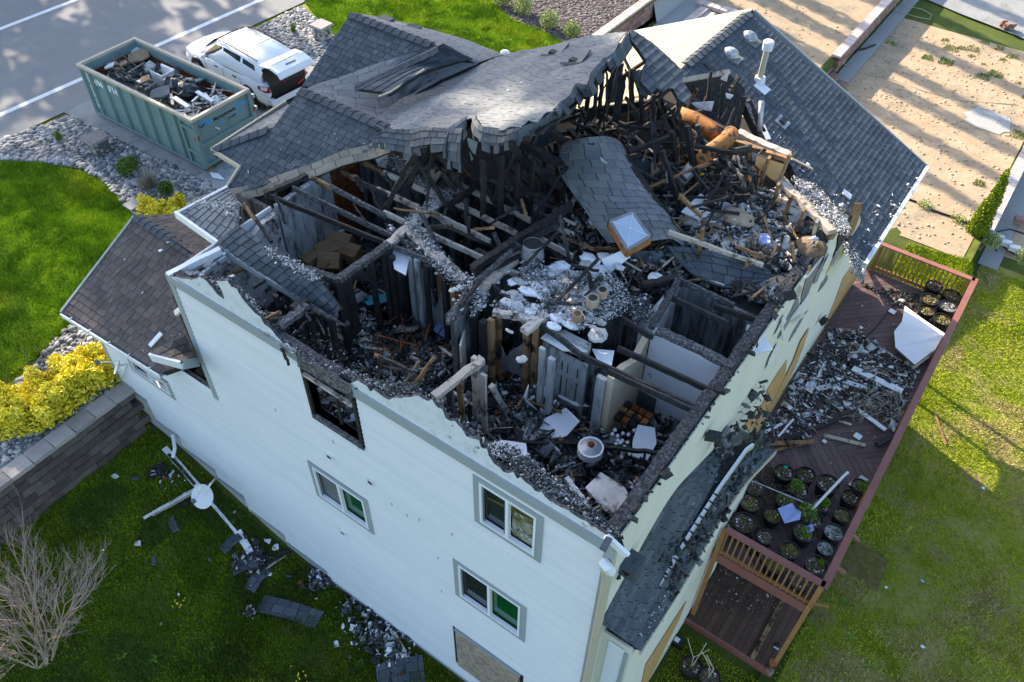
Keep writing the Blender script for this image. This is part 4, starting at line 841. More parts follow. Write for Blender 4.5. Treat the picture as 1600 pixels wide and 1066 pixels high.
wall((-8.45, 4.45), (-6.05, 4.45), 'soot_wall'); wall((-6.05, 2.6), (-6.05, 4.4), 'soot_wall'); wall((-6.5, 5.35), (-4.0, 5.35), 'soot_wall', 8.2)
wall((-8.42, 3.62), (-8.42, 4.4), 'rust', 8.1); wall((-4.9, 3.6), (-2.9, 3.6), 'soot_wall', 8.2, ragged=.3); wall((-4.05, 1.9), (-4.05, 2.35), 'soot_wall', 8.3)
wall((-3.35, 3.95), (-1.75, 3.95), 'soot_wall', 8.2, ragged=.2); wall((-5.0, 6.2), (-.2, 6.2), 'rubble_tan', 8.2, ragged=.4)
wall((-5.9, 2.95), (-4.4, 2.85), 'soot_grey', 7.9, ragged=1.4); wall((-1.5, 2.45), (-1.5, 3.55), 'drywall_tan', 8.2, ragged=.3)
wall((-1.42, 3.6), (-.15, 3.6), 'drywall_white'); wall((-1.62, 3.62), (-1.62, 4.78), 'soot_grey', 8.3); wall((-1.6, 4.8), (-.15, 4.8), 'soot_wall', 8.3)
b = MB(); b.box(-.16, -.145, .2, 3.55, 5.84, 8.2, 'soot_wall'); b.box(-.16, -.145, 3.66, 4.75, 5.84, 8.25, 'soot_grey'); b.build('wall_lining', house)
wall((-4.0, 2.78), (-2.75, 2.78), 'soot_grey', 7.6, ragged=.7); wall((-2.08, 2.78), (-1.55, 2.78), 'soot_wall', 7.9, ragged=.5); wall((-2.75, 2.78), (-2.08, 2.78), 'drywall_stained', 8.25, 7.95)
# ceiling sheet fragments
for (P, mn) in (([(862, 512), (915, 535), (918, 550), (880, 548), (845, 528)], 'drywall_white'), ([(925, 545), (960, 548), (955, 575), (935, 565)], 'drywall_white'), ([(620, 376), (645, 383), (640, 402), (634, 430), (616, 420), (612, 398)], 'drywall_white'), ([(1168, 500), (1178, 498), (1208, 546), (1160, 560)], 'trim_white')):
    b = MB(); q = [at(x, y, 8.15 + i * .02) for i, (x, y) in enumerate(P)]; b.prism(q, (0, 0, -.02), mn, mside='drywall_tan'); b.build('drywall_fragment', house)
for (P, z, mn) in (([(1120, 518), (1132, 522), (1164, 540), (1158, 560), (1112, 552)], 6.6, 'drywall_stained'), ([(640, 412), (652, 470), (646, 474), (622, 438)], 7.9, 'plywood'), ([(748, 560), (762, 572), (756, 640), (740, 690), (742, 620)], 8.0, 'drywall_stained'), ([(818, 620), (840, 640), (822, 628), (826, 600)], 7.6, 'drywall_white'), ([(545, 425), (580, 412), (578, 445), (546, 462)], 6.9, 'drywall_stained'), ([(1130, 520), (1147, 524), (1150, 540), (1132, 536)], 7, 'drywall_white')):
    b = MB(); q = [at(x, y, z - .035 * (y - P[0][1]) / 1.2) for i, (x, y) in enumerate(P)]; b.prism(q, (.02, -.02, 0), mn); b.build('drywall_fragment', house)
# doors
def panel_door(cx, y, z0, w, mn, rz=0, label=None, lean=0):
    b = MB(); b.box(-w / 2, w / 2, -.018, .018, 0, 2.03, mn)
    o = b.build('door', house, label=label); o.matrix_basis = Matrix.Translation((cx, y, z0)) @ Matrix.Rotation(rz, 4, 'Z') @ Matrix.Rotation(lean, 4, 'X')
    for (px_, pz, pw, ph) in ((-.18, 1.75, .2, .22), (.18, 1.75, .2, .22), (-.18, 1.2, .2, .62), (.18, 1.2, .2, .62), (-.18, .5, .2, .55), (.18, .5, .2, .55)):
        q = MB(); k = pw * w / .76; q.box(px_ * w / .76 - k / 2, px_ * w / .76 + k / 2, -.028, -.019, pz - ph / 2, pz + ph / 2, mn)
        for s_ in (-1, 1): q.box(px_ * w / .76 + s_ * (k / 2 + .012) - .01, px_ * w / .76 + s_ * (k / 2 + .012) + .01, -.0185, -.0182, pz - ph / 2, pz + ph / 2, 'char')
        piece('panel', q.mesh('panel'), Matrix.Identity(4), o)
    q = MB(); q.blob((w * .4, -.04, 1.0), .025, .025, .025, 'char', 8, 4, 0); piece('handle', q.mesh('handle'), Matrix.Identity(4), o)
    return o
panel_door(-2.42, 2.7, 5.86, .62, 'soot_grey', 0, 'grey smoke-stained six-panel door standing in its frame'); panel_door(-4.0, 2.1, 5.95, .7, 'lumber_pale', R(-62), 'brown six-panel door hanging open')
b = MB(); b.box(-2.84, -2.74, 2.66, 2.72, 5.86, 8.0, 'soot_grey'); b.box(-2.1, -2.02, 2.66, 2.72, 5.86, 7.9, 'soot_grey'); b.box(-1.72, -1.56, 2.42, 2.5, 5.86, 8.1, 'soot_grey'); b.build('door_frame', house)
# ------------------------------------------------------------------ joists, plates, studs
J = [((414, 303), (606, 382), 'char'), ((606, 382), (700, 420), 'char_ash'), ((458, 294), (700, 412), 'char_ash'), ((487, 278), (520, 295), 'lumber'), ((515, 291), (602, 338), 'char_ash'), ((600, 332), (765, 409), 'lumber_pale'), ((533, 268), (563, 284), 'lumber'), ((560, 283), (605, 305), 'char'), ((590, 296), (655, 325), 'lumber_pale'), ((665, 328), (767, 378), 'lumber_pale'), ((568, 254), (600, 272), 'lumber'), ((600, 270), (690, 311), 'lumber_pale'), ((696, 309), (808, 366), 'lumber_pale'), ((714, 262), (760, 285), 'lumber'), ((722, 291), (829, 345), 'lumber_pale'), ((640, 362), (722, 435), 'char_ash'), ((620, 360), (708, 420), 'char_ash'), ((763, 443), (910, 557), 'char_ash'), ((908, 556), (1100, 643), 'char'), ((794, 423), (877, 456), 'lumber_pale'), ((861, 352), (896, 368), 'lumber_pale'), ((846, 374), (895, 402), 'lumber_pale'), ((965, 544), (1115, 613), 'char'), ((950, 580), (1092, 646), 'char'), ((1039, 461), (1137, 506), 'char'), ((1061, 438), (1147, 478), 'char_ash'), ((970, 455), (1010, 485), 'char'), ((975, 500), (1020, 528), 'char'), ((1115, 478), (1180, 500), 'char')]
for (a, c, mn) in J:
    b = MB(); b.beam(at(*a, 8.38), at(*c, 8.36), .042, .11, mn, 12, .005); b.build('ceiling_joist', house)
PLT = [((1028, 516), (1145, 572), .13, 'char_ash'), ((747, 455), (813, 395), .2, 'lumber_pale'), ((700, 497), (750, 450), .12, 'char_ash'), ((605, 383), (692, 312), .14, 'lumber_pale'), ((528, 437), (607, 382), .13, 'char_ash'), ((437, 510), (480, 477), .13, 'char_ash'), ((677, 622), (752, 562), .12, 'lumber_pale'), ((638, 362), (724, 437), .16, 'lumber_pale'), ((770, 488), (838, 500), .1, 'lumber_pale'), ((820, 518), (853, 492), .14, 'lumber_pale'), ((1004, 445), (1060, 434), .1, 'char'), ((1060, 438), (1018, 512), .1, 'char_ash'), ((1153, 208), (1234, 244), .16, 'lumber_pale'), ((1219, 280), (1300, 362), .16, 'lumber_pale'), ((1128, 215), (1232, 250), .1, 'lumber'), ((395, 395), (528, 437), .1, 'char_ash'), ((480, 275), (414, 303), .1, 'char')]
for (a, c, w_, mn) in PLT:
    z = 8.42 if a[0] < 1120 else 8.75; b = MB(); b.beam(at(*a, z), at(*c, z), w_, .09, mn, 10, .012); b.build('wall_plate', house)
LOG = [((737, 421), (893, 321), 8.55, 8.75, .12, 'char'), ((752, 416), (880, 345), 8.5, 8.6, .1, 'char_ash'), ((760, 425), (852, 385), 8.5, 8.4, .09, 'char'), ((748, 438), (800, 392), 8.6, 8.7, .07, 'char_ash'), ((700, 505), (728, 455), 8.5, 8.4, .06, 'char_ash'), ((440, 545), (452, 570), 8.3, 8.2, .05, 'char'), ((1044, 362), (1192, 415), 8.9, 8.7, .06, 'lumber_pale'), ((1127, 251), (1180, 270), 8.9, 8.8, .09, 'char'), ((1066, 230), (1128, 250), 9, 8.9, .07, 'char'), ((370, 304), (425, 378), 8.7, 8.4, .06, 'char'), ((380, 318), (400, 345), 8.72, 8.6, .05, 'lumber'), ((772, 692), (905, 694), 7.2, 7.0, .06, 'char'), ((905, 694), (1040, 710), 7.0, 7.4, .06, 'char'), ((768, 604), (806, 672), 7.9, 6.3, .07, 'lumber_pale'), ((806, 672), (838, 742), 7.2, 6.9, .08, 'char'), ((884, 746), (915, 788), 7.2, 7.1, .08, 'trim_white'), ((655, 505), (692, 468), 6.1, 6.5, .05, 'duct_metal'), ((648, 503), (688, 462), 6.1, 6.5, .03, 'duct_metal'), ((430, 302), (445, 350), 8.6, 8.3, .05, 'char')]
for (a, c, z1, z2, w_, mn) in LOG: b = MB(); b.beam(at(*a, z1), at(*c, z2), w_, w_ * 1.3, mn, 9, .01, .8); b.build('fallen_rafter', house)
POST = [((603, 393), .19, 'char'), ((611, 400), .1, 'char'), ((541, 432), .16, 'char'), ((529, 441), .2, 'char'), ((579, 409), .07, 'char'), ((461, 476), .14, 'char'), ((474, 470), .14, 'char'), ((499, 489), .07, 'char'), ((516, 496), .08, 'char'), ((696, 433), .13, 'char'), ((709, 448), .08, 'lumber'), ((718, 455), .07, 'rust'), ((727, 471), .14, 'char'), ((741, 490), .07, 'char'), ((755, 501), .12, 'char'), ((742, 560), .08, 'lumber_pale'), ((718, 585), .035, 'lumber'), ((703, 600), .05, 'char_ash'), ((767, 500), .09, 'lumber'), ((779, 495), .04, 'lumber'), ((824, 503), .09, 'lumber'), ((838, 508), .05, 'lumber'), ((852, 497), .06, 'lumber'), ((645, 372), .06, 'lumber'), ((660, 382), .05, 'lumber'), ((684, 392), .05, 'lumber'), ((705, 405), .06, 'char'), ((640, 395), .06, 'soot_grey'), ((652, 405), .06, 'soot_grey'), ((665, 415), .05, 'char'), ((1150, 430), .04, 'lumber_pale'), ((755, 585), .05, 'lumber_pale'), ((440, 430), .06, 'char'), ((430, 460), .06, 'char'), ((487, 420), .05, 'char'), ((862, 560), .07, 'soot_grey'), ((848, 545), .06, 'soot_grey')]
for (a, w_, mn) in POST:
    p = at(*a, 8.34); b = MB(); b.beam((p.x, p.y, 5.84), (p.x, p.y, 8.34), w_, .1, mn, 12, .008, up=(1, 0, 0)); b.build('stud', house)
# truss webs left standing: top pixel/z, bottom pixel/z
WEB = [(648, 239, 9.6, 602, 325, 8.4, .07), (668, 228, 9.6, 637, 294, 8.5, .07), (702, 205, 9.6, 671, 260, 8.6, .07), (645, 241, 9.4, 700, 325, 8.5, .06), (698, 322, 8.5, 726, 366, 7.6, .05), (685, 241, 9.4, 727, 303, 8.5, .06), (696, 216, 9.3, 749, 283, 8.6, .08), (749, 286, 8.6, 698, 325, 8.45, .07), (698, 325, 8.5, 685, 366, 8.2, .05), (755, 250, 9.6, 755, 368, 7.9, .07), (783, 240, 9.7, 781, 368, 7.9, .07), (729, 309, 8.8, 729, 423, 7.4, .06), (760, 290, 8.8, 779, 330, 8.3, .06), (809, 255, 9.5, 805, 352, 8.0, .06), (833, 250, 9.4, 829, 325, 8.3, .06), (836, 320, 8.8, 841, 355, 8.3, .05), (790, 300, 8.8, 826, 345, 8.3, .04), (944, 96, 9.6, 935, 182, 8.9, .08), (974, 118, 9.6, 961, 190, 8.9, .13), (988, 108, 9.7, 985, 190, 8.8, .09), (952, 155, 9.3, 936, 196, 8.9, .05), (898, 130, 9.2, 897, 186, 8.8, .04), (870, 148, 9.2, 868, 184, 8.9, .08), (928, 112, 9.5, 915, 175, 8.9, .08), (960, 105, 9.6, 948, 170, 9, .09), (1000, 120, 9.6, 1004, 190, 8.9, .06), (1060, 160, 9.4, 1062, 225, 8.7, .07), (1074, 198, 9.5, 1091, 308, 8.3, .09), (1090, 196, 9.6, 1112, 282, 8.5, .06), (1034, 236, 9.4, 1068, 334, 8.4, .07), (982, 238, 9.1, 1056, 211, 9.2, .07), (1050, 205, 9.4, 1056, 262, 8.6, .07), (1130, 284, 8.8, 1168, 301, 8.8, .07), (1107, 305, 8.8, 1143, 289, 8.9, .07), (1097, 316, 8.7, 1126, 328, 8.6, .07), (1002, 240, 9.1, 960, 262, 8.9, .06), (1020, 190, 9.3, 1030, 260, 8.6, .06), (1040, 180, 9.3, 1024, 250, 8.7, .06), (985, 262, 9.0, 1040, 290, 8.7, .06), (1060, 255, 9.0, 1010, 285, 8.6, .06), (1163, 150, 9.2, 1150, 205, 8.6, .1), (1154, 122, 9.3, 1136, 150, 9.0, .07), (1110, 112, 9.3, 1105, 165, 8.7, .05), (1130, 130, 9.2, 1124, 185, 8.6, .06), (1085, 120, 9.2, 1082, 150, 8.8, .04), (1070, 178, 9.0, 1096, 174, 9.0, .05), (1170, 155, 9.3, 1194, 205, 8.6, .05), (1175, 160, 8.9, 1190, 222, 8.6, .05), (890, 205, 9.1, 905, 222, 9.2, .08), (862, 205, 9.2, 905, 245, 8.9, .1), (800, 245, 9.0, 880, 290, 8.7, .13), (815, 225, 9.1, 885, 262, 8.9, .12), (790, 215, 9.6, 812, 255, 8.9, .1), (838, 150 + 60, 9.3, 815, 262, 8.7, .06), (885, 262, 9.0, 878, 310, 8.3, .08), (850, 232, 8.9, 850, 300, 8.2, .07), (868, 225, 8.9, 872, 285, 8.2, .06), (650, 260, 8.9, 620, 300, 8.5, .05), (575, 285, 8.8, 595, 330, 8.4, .035), (552, 318, 8.6, 575, 352, 8.4, .025), (555, 274, 8.9, 568, 298, 8.6, .06), (600, 270, 8.8, 618, 298, 8.5, .05)]
for (a, c, z1, d, e, z2, w_) in WEB: b = MB(); b.beam(at(a, c, z1), at(d, e, z2), w_, w_ * 1.25, 'char', 9, .012, 1.0); b.build('truss_web', house)
TAN = [(1217, 287, 8.8, 1202, 342, 7.9), (1236, 306, 8.8, 1221, 361, 7.9), (1256, 327, 8.8, 1245, 367, 8.0), (1277, 345, 8.8, 1266, 386, 8.0), (1234, 241, 9.3, 1217, 286, 8.7), (1202, 246, 9.1, 1188, 290, 8.4), (1172, 240, 9.0, 1165, 290, 8.3), (1147, 255, 8.8, 1140, 285, 8.3), (1188, 244, 8.9, 1182, 300, 8.2), (1085, 215, 8.9, 1078, 245, 8.5), (1060, 228, 8.8, 1058, 250, 8.4), (1030, 255, 8.8, 1034, 282, 8.3), (1020, 255, 8.7, 1020, 285, 8.3), (1155, 265, 8.7, 1165, 300, 8.2), (1090, 368, 8.6, 1088, 385, 8.2)]
for (a, c, z1, d, e, z2) in TAN: b = MB(); b.beam(at(a, c, z1), at(d, e, z2), .05, .09, random.choice(['lumber', 'lumber', 'lumber_pale']), 4, .003); b.build('stud', house)
for (P, mn, z) in (([(1182, 243), (1230, 258), (1217, 284), (1205, 278), (1180, 256)], 'plywood', 9), ([(1175, 238), (1204, 246), (1196, 256), (1176, 250)], 'wrap_grey', 9.02), ([(1017, 253), (1032, 258), (1028, 280), (1018, 282)], 'rubble_tan', 8.8), ([(1030, 240), (1060, 262), (1058, 285), (1030, 276)], 'wrap_grey', 8.6), ([(1065, 330), (1095, 302), (1118, 320), (1098, 345)], 'drywall_white', 8.5), ([(1118, 314), (1152, 318), (1150, 340), (1128, 346), (1106, 330)], 'drywall_white', 8.5), ([(984, 255), (1010, 245), (1020, 262), (996, 275)], 'shingle', 8.7), ([(1003, 282), (1022, 290), (1018, 298), (1006, 296)], 'shingle', 8.7), ([(1063, 122), (1140, 108), (1142, 114), (1066, 128)], 'lumber_pale', 9.2), ([(1066, 128), (1135, 112), (1165, 140), (1152, 205), (1080, 180)], 'char', 9.0), ([(1126, 122), (1140, 110), (1136, 126)], 'lumber_pale', 9.3), ([(1134, 145), (1146, 148), (1142, 153), (1136, 152)], 'wrap_white', 9.1), ([(1081, 160), (1116, 158), (1112, 172), (1090, 168)], 'ash', 9.1), ([(938, 245), (950, 255), (945, 262)], 'ash', 9.3), ([(730, 215), (746, 222), (742, 245), (736, 250)], 'wrap_white', 8.9), ([(585, 242), (606, 236), (604, 262), (590, 258)], 'wrap_white', 8.5), ([(660, 262), (690, 268), (680, 285), (665, 280)], 'drywall_tan', 8.4), ([(820, 252), (872, 280), (885, 300), (835, 275)], 'lumber', 8.3), ([(870, 212), (898, 225), (892, 262), (868, 245)], 'rubble_tan', 8.3), ([(940, 405), (975, 390), (985, 400), (950, 428)], 'drywall_white', 8.5), ([(1164, 404), (1168, 440), (1172, 440), (1170, 404)], 'lumber_pale', 8.5)):
    b = MB(); q = [at(x, y, z - .01 * (y - P[0][1])) for x, y in P]; b.prism(q, (.0, 0, -.03), mn); b.build('sheathing', house)
# the tangle of thin burnt sticks under the ridge and over the open rooms
def tangle(poly, n, z0, z1, lmin, lmax, up):
    xs = [p[0] for p in poly]; ys = [p[1] for p in poly]; k = 0
    while k < n:
        x = random.uniform(min(xs), max(xs)); y = random.uniform(min(ys), max(ys))
        if not inpoly(x, y, poly): continue
        k += 1; p = at(x, y, random.uniform(z0, z1)); d = Vector((random.gauss(0, .6), random.gauss(0, .6), random.gauss(0, .5) + up)).normalized(); l = random.uniform(lmin, lmax); w_ = random.uniform(.025, .06)
        b = MB(); b.beam(p - d * l * .4, p + d * l * .6, w_, w_ * random.uniform(1, 1.8), random.choice(['char', 'char', 'char', 'char_ash', 'lumber']) if up < .6 else 'char', 6, .008, random.uniform(.6, 1)); b.build('truss_web', house)
tangle([(880, 160), (1000, 150), (1080, 170), (1160, 210), (1190, 300), (1080, 330), (1000, 240), (890, 230)], 70, 8.4, 9.2, .4, 1.3, .25)
tangle([(890, 110), (980, 90), (1050, 150), (1060, 200), (900, 200)], 26, 9.0, 9.4, .4, .9, 1.2)
tangle([(640, 245), (760, 250), (880, 220), (880, 300), (800, 330), (700, 320)], 34, 8.5, 9.1, .4, 1.2, .9)
tangle([(640, 330), (840, 320), (960, 400), (900, 500), (760, 480)], 22, 8.4, 8.7, .4, 1.1, .0)
tangle([(1080, 300), (1300, 370), (1230, 430), (1090, 390)], 14, 8.4, 8.7, .3, .8, .1)
tangle([(380, 480), (560, 560), (680, 610), (640, 560), (480, 470)], 16, 8.2, 8.5, .3, .7, .1)
# ducts
def duct(name, pts, r_, mn, label): b = MB(); b.tube([at(*p) for p in pts], r_, mn, 14); return b.build(name, house, label=label, smooth=True)
duct('duct', [(1062, 180, 9.0), (1085, 188, 9.0), (1110, 203, 9.0), (1140, 222, 8.95)], .16, 'duct_orange', 'scorched orange duct')
duct('duct', [(1142, 208, 9.05), (1136, 218, 9.05), (1112, 236, 9.0), (1092, 255, 8.9)], .15, 'duct_orange', 'scorched orange duct')
duct('duct', [(1096, 252, 8.8), (1080, 265, 8.75), (1062, 283, 8.7)], .12, 'duct_metal', 'silver flexible duct')
duct('duct', [(1190, 158, 9.2), (1187, 205, 8.7)], .05, 'duct_metal', 'thin metal flue')
p = at(832, 400, 8.45); b = MB(); b.tube([p, p + Z_ * .28], [.2, .16], 'duct_metal', 16, cap=False); b.tube([p + Z_ * .02, p + Z_ * .26], [.17, .14], 'char', 16); b.build('duct_boot', house)
for (x, y, r_) in ((941, 456, .085), (926, 469, .1), (902, 493, .08)): p = at(x, y, 8.6); b = MB(); b.tube([p - Z_ * .1, p + Z_ * .05], r_, 'rubble_tan', 12); b.tube([p + Z_ * .04, p + Z_ * .056], r_ * .72, 'char', 12); b.build('duct_boot', house)

# ------------------------------------------------------------------ rubble and ash (uncountable)
def shards(name, pts, smin, smax, mats_, wts, flat=.35, tilt=.45, parent=None):
    """numpy heap of irregular flat pieces: 8 corners, 12 triangles each"""
    n = len(pts); P = np.array(pts); s = smin + (smax - smin) * rng.random(n) ** 2.5
    a = rng.normal(size=(n, 3)) * np.array([1, 1, tilt]); a /= np.linalg.norm(a, axis=1)[:, None]; t = rng.normal(size=(n, 3)) * np.array([1, 1, tilt])
    b_ = t - a * (a * t).sum(1)[:, None]; b_ /= np.linalg.norm(b_, axis=1)[:, None]; c = np.cross(a, b_)
    l = s * (.5 + .8 * rng.random(n)); w_ = l * (.2 + .8 * rng.random(n)); h = np.minimum(l, w_) * flat * (.3 + .7 * rng.random(n))
    S = np.array([(-1, -1, -1), (1, -1, -1), (1, 1, -1), (-1, 1, -1), (-1, -1, 1), (1, -1, 1), (1, 1, 1), (-1, 1, 1)]) * .5
    J_ = .55 + .45 * rng.random((n, 8, 2))
    V = P[:, None] + a[:, None] * (S[None, :, 0] * l[:, None] * J_[..., 0])[..., None] + b_[:, None] * (S[None, :, 1] * w_[:, None] * J_[..., 1])[..., None] + c[:, None] * (S[None, :, 2] * h[:, None])[..., None]
    T = np.array([(0, 3, 2), (0, 2, 1), (4, 5, 6), (4, 6, 7), (0, 1, 5), (0, 5, 4), (1, 2, 6), (1, 6, 5), (2, 3, 7), (2, 7, 6), (3, 0, 4), (3, 4, 7)])
    F = T[None] + (np.arange(n) * 8)[:, None, None]; mi = rng.choice(len(mats_), n, p=np.array(wts) / sum(wts))
    me = numpy_mesh(name, V.reshape(-1, 3), F.reshape(-1, 3), mats_, midx=np.repeat(mi, 12), rnd=np.repeat(rng.random(n), 12))
    o = bpy.data.objects.new(name, me); sc.collection.objects.link(o); o['kind'] = 'stuff'
    if parent: attach(o, parent)
    return o
def sticks(name, pts, l0, l1):
    b = MB()
    for p in pts:
        a_ = random.random() * 6.28; l = random.uniform(l0, l1); d = Vector((math.cos(a_), math.sin(a_), random.gauss(0, .18))) * l / 2; w_ = random.uniform(.012, .045); b.beam(Vector(p) - d, Vector(p) + d, w_, w_, random.choice(['char', 'char', 'char', 'char_ash', 'lumber_pale', 'rubble_dark', 'lumber']), 2, .004)
    return b.build(name, kind='stuff')
def heap(x0, x1, y0, y1, zf, n, poly=None):
    out = []
    while len(out) < n:
        x = random.uniform(x0, x1); y = random.uniform(y0, y1)
        if poly and not inpoly(x, y, poly): continue
        out.append((x, y, zf(x, y) + random.random() ** 2 * .06))
    return out
def lumps(base, amp, s, sd_): return lambda x, y: base + amp * (noise.noise(Vector((x * s, y * s, sd_))) + .5 * noise.noise(Vector((x * s * 2.7, y * s * 2.7, sd_)))) + amp * .6
def ground_lump(name, x0, x1, y0, y1, zf, mn, n=.1):
    o = grid_mesh(name, list(np.arange(x0, x1, n)) + [x1], list(np.arange(y0, y1, n)) + [y1], lambda x, y: zf(x, y) - .03, mn, 'stuff'); return o
Zbed = lumps(6.6, .4, 1.1, 3.3); RUB = [(-4.0, -.2, .18, 2.35, lambda x, y: Zbed(x, y) + .9 * sm((1.0 - y) / .9) + .5 * sm((x + 1.2) / 1.2) * sm((1.6 - y) / 1.5), 9000, (['rubble_dark', 'char', 'ash_dark', 'ash', 'rust', 'drywall_stained'], [9, 4, 4, 2.4, .2, .9])),
 (-8.3, -4.1, .18, 2.5, lumps(6.45, .4, 1.0, 7.7), 9000, (['rubble_dark', 'char', 'ash_dark', 'ash', 'rust', 'drywall_stained'], [8, 4, 4, 6, .6, 1.6])),
 (-4.0, -.2, 2.5, 4.7, lumps(6.35, .3, 1.2, 1.7), 5200, (['rubble_dark', 'char', 'ash_dark', 'ash', 'rust', 'drywall_stained'], [7, 3, 4, 5, .5, 1.6])),
 (-8.3, -4.1, 2.6, 6.1, lumps(6.35, .3, 1.2, 4.7), 5000, (['rubble_dark', 'char', 'ash_dark', 'ash', 'rust'], [7, 3, 4, 2, .3]))]
for (x0, x1, y0, y1, zf, n, (ms, wt)) in RUB:
    ground_lump('rubble', x0, x1, y0, y1, zf, 'rubble_dark'); shards('rubble', heap(x0, x1, y0, y1, zf, n), .018, .2, ms, wt, .25); shards('rubble', heap(x0, x1, y0, y1, lambda x, y: zf(x, y) + .05, n // 45), .15, .5, ['char', 'rubble_dark', 'drywall_stained', 'ash_dark', 'lumber_pale', 'soot_grey'], [4, 3, 1.4, 2, .5, 1.5], .05, .35); sticks('rubble', heap(x0, x1, y0, y1, lambda x, y: zf(x, y) + .06, n // 60), .15, .6)
# attic floor at the back: debris, insulation lumps
zat = lumps(8.05, .28, 1.1, 5.1)
ATT = [(v.x, v.y) for v in (at(x, y, 8.3) for x, y in ((895, 410), (850, 360), (880, 300), (905, 190), (1000, 195), (1090, 205), (1160, 215), (1240, 260), (1322, 365), (1262, 420), (1235, 470), (1190, 480), (1160, 470), (1080, 440), (1000, 460), (940, 440)))]
ATT2 = [(v.x, v.y) for v in (at(x, y, 8.3) for x, y in ((1180, 290), (1240, 290), (1325, 365), (1268, 410), (1240, 445), (1225, 480), (1180, 476), (1196, 440), (1080, 385), (1075, 330), (1150, 320)))]
ATT = [(max(-5.6, min(-.2, p[0])), min(8.2, p[1])) for p in ATT]
b = MB(); b.prism([(x, y, 8.0) for x, y in ATT], (0, 0, .1), 'rubble_dark'); b.build('attic_floor', house)
shards('rubble', heap(-5.6, -.2, 3.8, 8.2, zat, 11000, ATT), .02, .24, ['rubble_dark', 'char', 'ash_dark', 'ash', 'lumber', 'rubble_tan', 'drywall_stained'], [8, 7, 3, 1.2, 1, 1.2, .6], .22, .8); sticks('rubble', heap(-5.6, -.2, 3.8, 8.2, lambda x, y: zat(x, y) + .1, 330, ATT), .2, .8)
shards('rubble', heap(-3, -.1, 4, 8.2, lambda x, y: zat(x, y) + .07, 5200, ATT2), .015, .16, ['ash', 'drywall_stained', 'ash_dark', 'rubble_dark', 'drywall_white', 'lumber'], [6, 2, 3, 3, 1.4, .5], .3, .6)
ins = MB()
for _ in range(75):
    q = heap(-3, -.1, 4, 8.2, zat, 1, ATT2)[0]; r_ = random.uniform(.08, .3); ins.blob(q, r_, r_ * random.uniform(.4, 1.2), r_ * .35, random.choice(['insulation_wool', 'insulation_wool', 'insulation_wool', 'rubble_tan']), 12, 7, .22)
for _ in range(70):   # torn insulation and plaster lying on the ceilings
    q = at(random.gauss(880, 45), random.gauss(455, 32), 8.42); r_ = random.uniform(.04, .17); ins.blob(q, r_, r_ * random.uniform(.4, 1.2), r_ * .35, random.choice(['insulation_wool', 'drywall_white', 'ash']), 10, 6, .25)
for _ in range(60):
    q = random.choice([at(random.uniform(600, 740), random.uniform(345, 440), 8.42), at(random.uniform(700, 830), random.uniform(400, 500), 8.42)]); r_ = random.uniform(.02, .08); ins.blob(q, r_, r_ * random.uniform(.4, 1.2), r_ * .35, random.choice(['insulation_wool', 'ash', 'ash']), 8, 5, .25) if abs((q.x + 4.2)) < .25 or abs(q.y - 2.9) < .12 else None
ins.build('insulation', kind='stuff', smooth=True)
for q in GEDGE: pass
GP = []
for q in GEDGE:
    for _ in range(7): GP.append((q.x + random.gauss(0, .05), q.y + random.uniform(0, .14), q.z + random.uniform(-.09, .03)))
shards('charred_edge', GP, .01, .09, ['char', 'rubble_dark', 'ash', 'ash_dark', 'siding_torn'], [6, 4, 1.6, 2, 1], .3, .7)
GP = [(random.uniform(-8.3, -.2), random.uniform(.12, .5), 8.3 + random.uniform(-.5, .06)) for _ in range(2200)]
shards('rubble', GP, .01, .1, ['char', 'rubble_dark', 'ash', 'ash_dark', 'drywall_stained'], [6, 5, 1.6, 2, .4], .3, .7)
# white ash lying in drifts on plates and the corridor ceiling
DR = [([(815, 400), (850, 420), (900, 430), (950, 430), (975, 450), (985, 480), (960, 500), (930, 505), (905, 520), (880, 510), (850, 480), (838, 455), (815, 440)], 2200, 8.4, .12), ([(770, 475), (812, 472), (860, 490), (850, 505), (800, 500)], 500, 8.4, .05), ([(636, 360), (660, 362), (724, 436), (712, 442)], 500, 8.43, .04), ([(600, 352), (612, 356), (760, 470), (735, 470)], 500, 8.35, .04),
      ([(632, 345), (640, 365), (696, 312), (720, 300), (700, 298)], 500, 8.42, .05), ([(600, 228), (640, 262), (668, 290), (720, 300), (700, 318), (650, 290), (590, 250)], 600, 8.4, .04), ([(1150, 204), (1236, 242), (1234, 252), (1160, 220)], 350, 8.9, .06), ([(1236, 262), (1262, 285), (1300, 325), (1330, 368), (1312, 366), (1278, 335), (1245, 300)], 1300, 8.75, .1), ([(1320, 370), (1350, 385), (1362, 415), (1345, 410)], 400, 7.1, .06), ([(985, 470), (1010, 465), (1018, 500), (990, 505)], 350, 8.35, .08),
      ([(700, 430), (760, 440), (760, 475), (735, 500), (745, 470)], 420, 8.4, .06), ([(440, 540), (560, 600), (650, 640), (640, 615), (560, 590), (470, 560)], 700, 8.35, .06), ([(575, 602), (650, 605), (660, 625), (690, 645), (640, 640)], 650, 8.45, .1), ([(750, 690), (800, 735), (900, 800), (955, 845), (968, 838), (900, 775), (800, 700)], 800, 8.38, .07), ([(290, 425), (345, 438), (400, 470), (450, 545), (430, 540), (380, 490)], 350, 8.3, .08), ([(300, 318), (370, 318), (372, 345), (350, 330)], 160, 8.55, .05), ([(420, 385), (500, 435), (490, 440), (420, 400)], 260, 8.6, .06)]
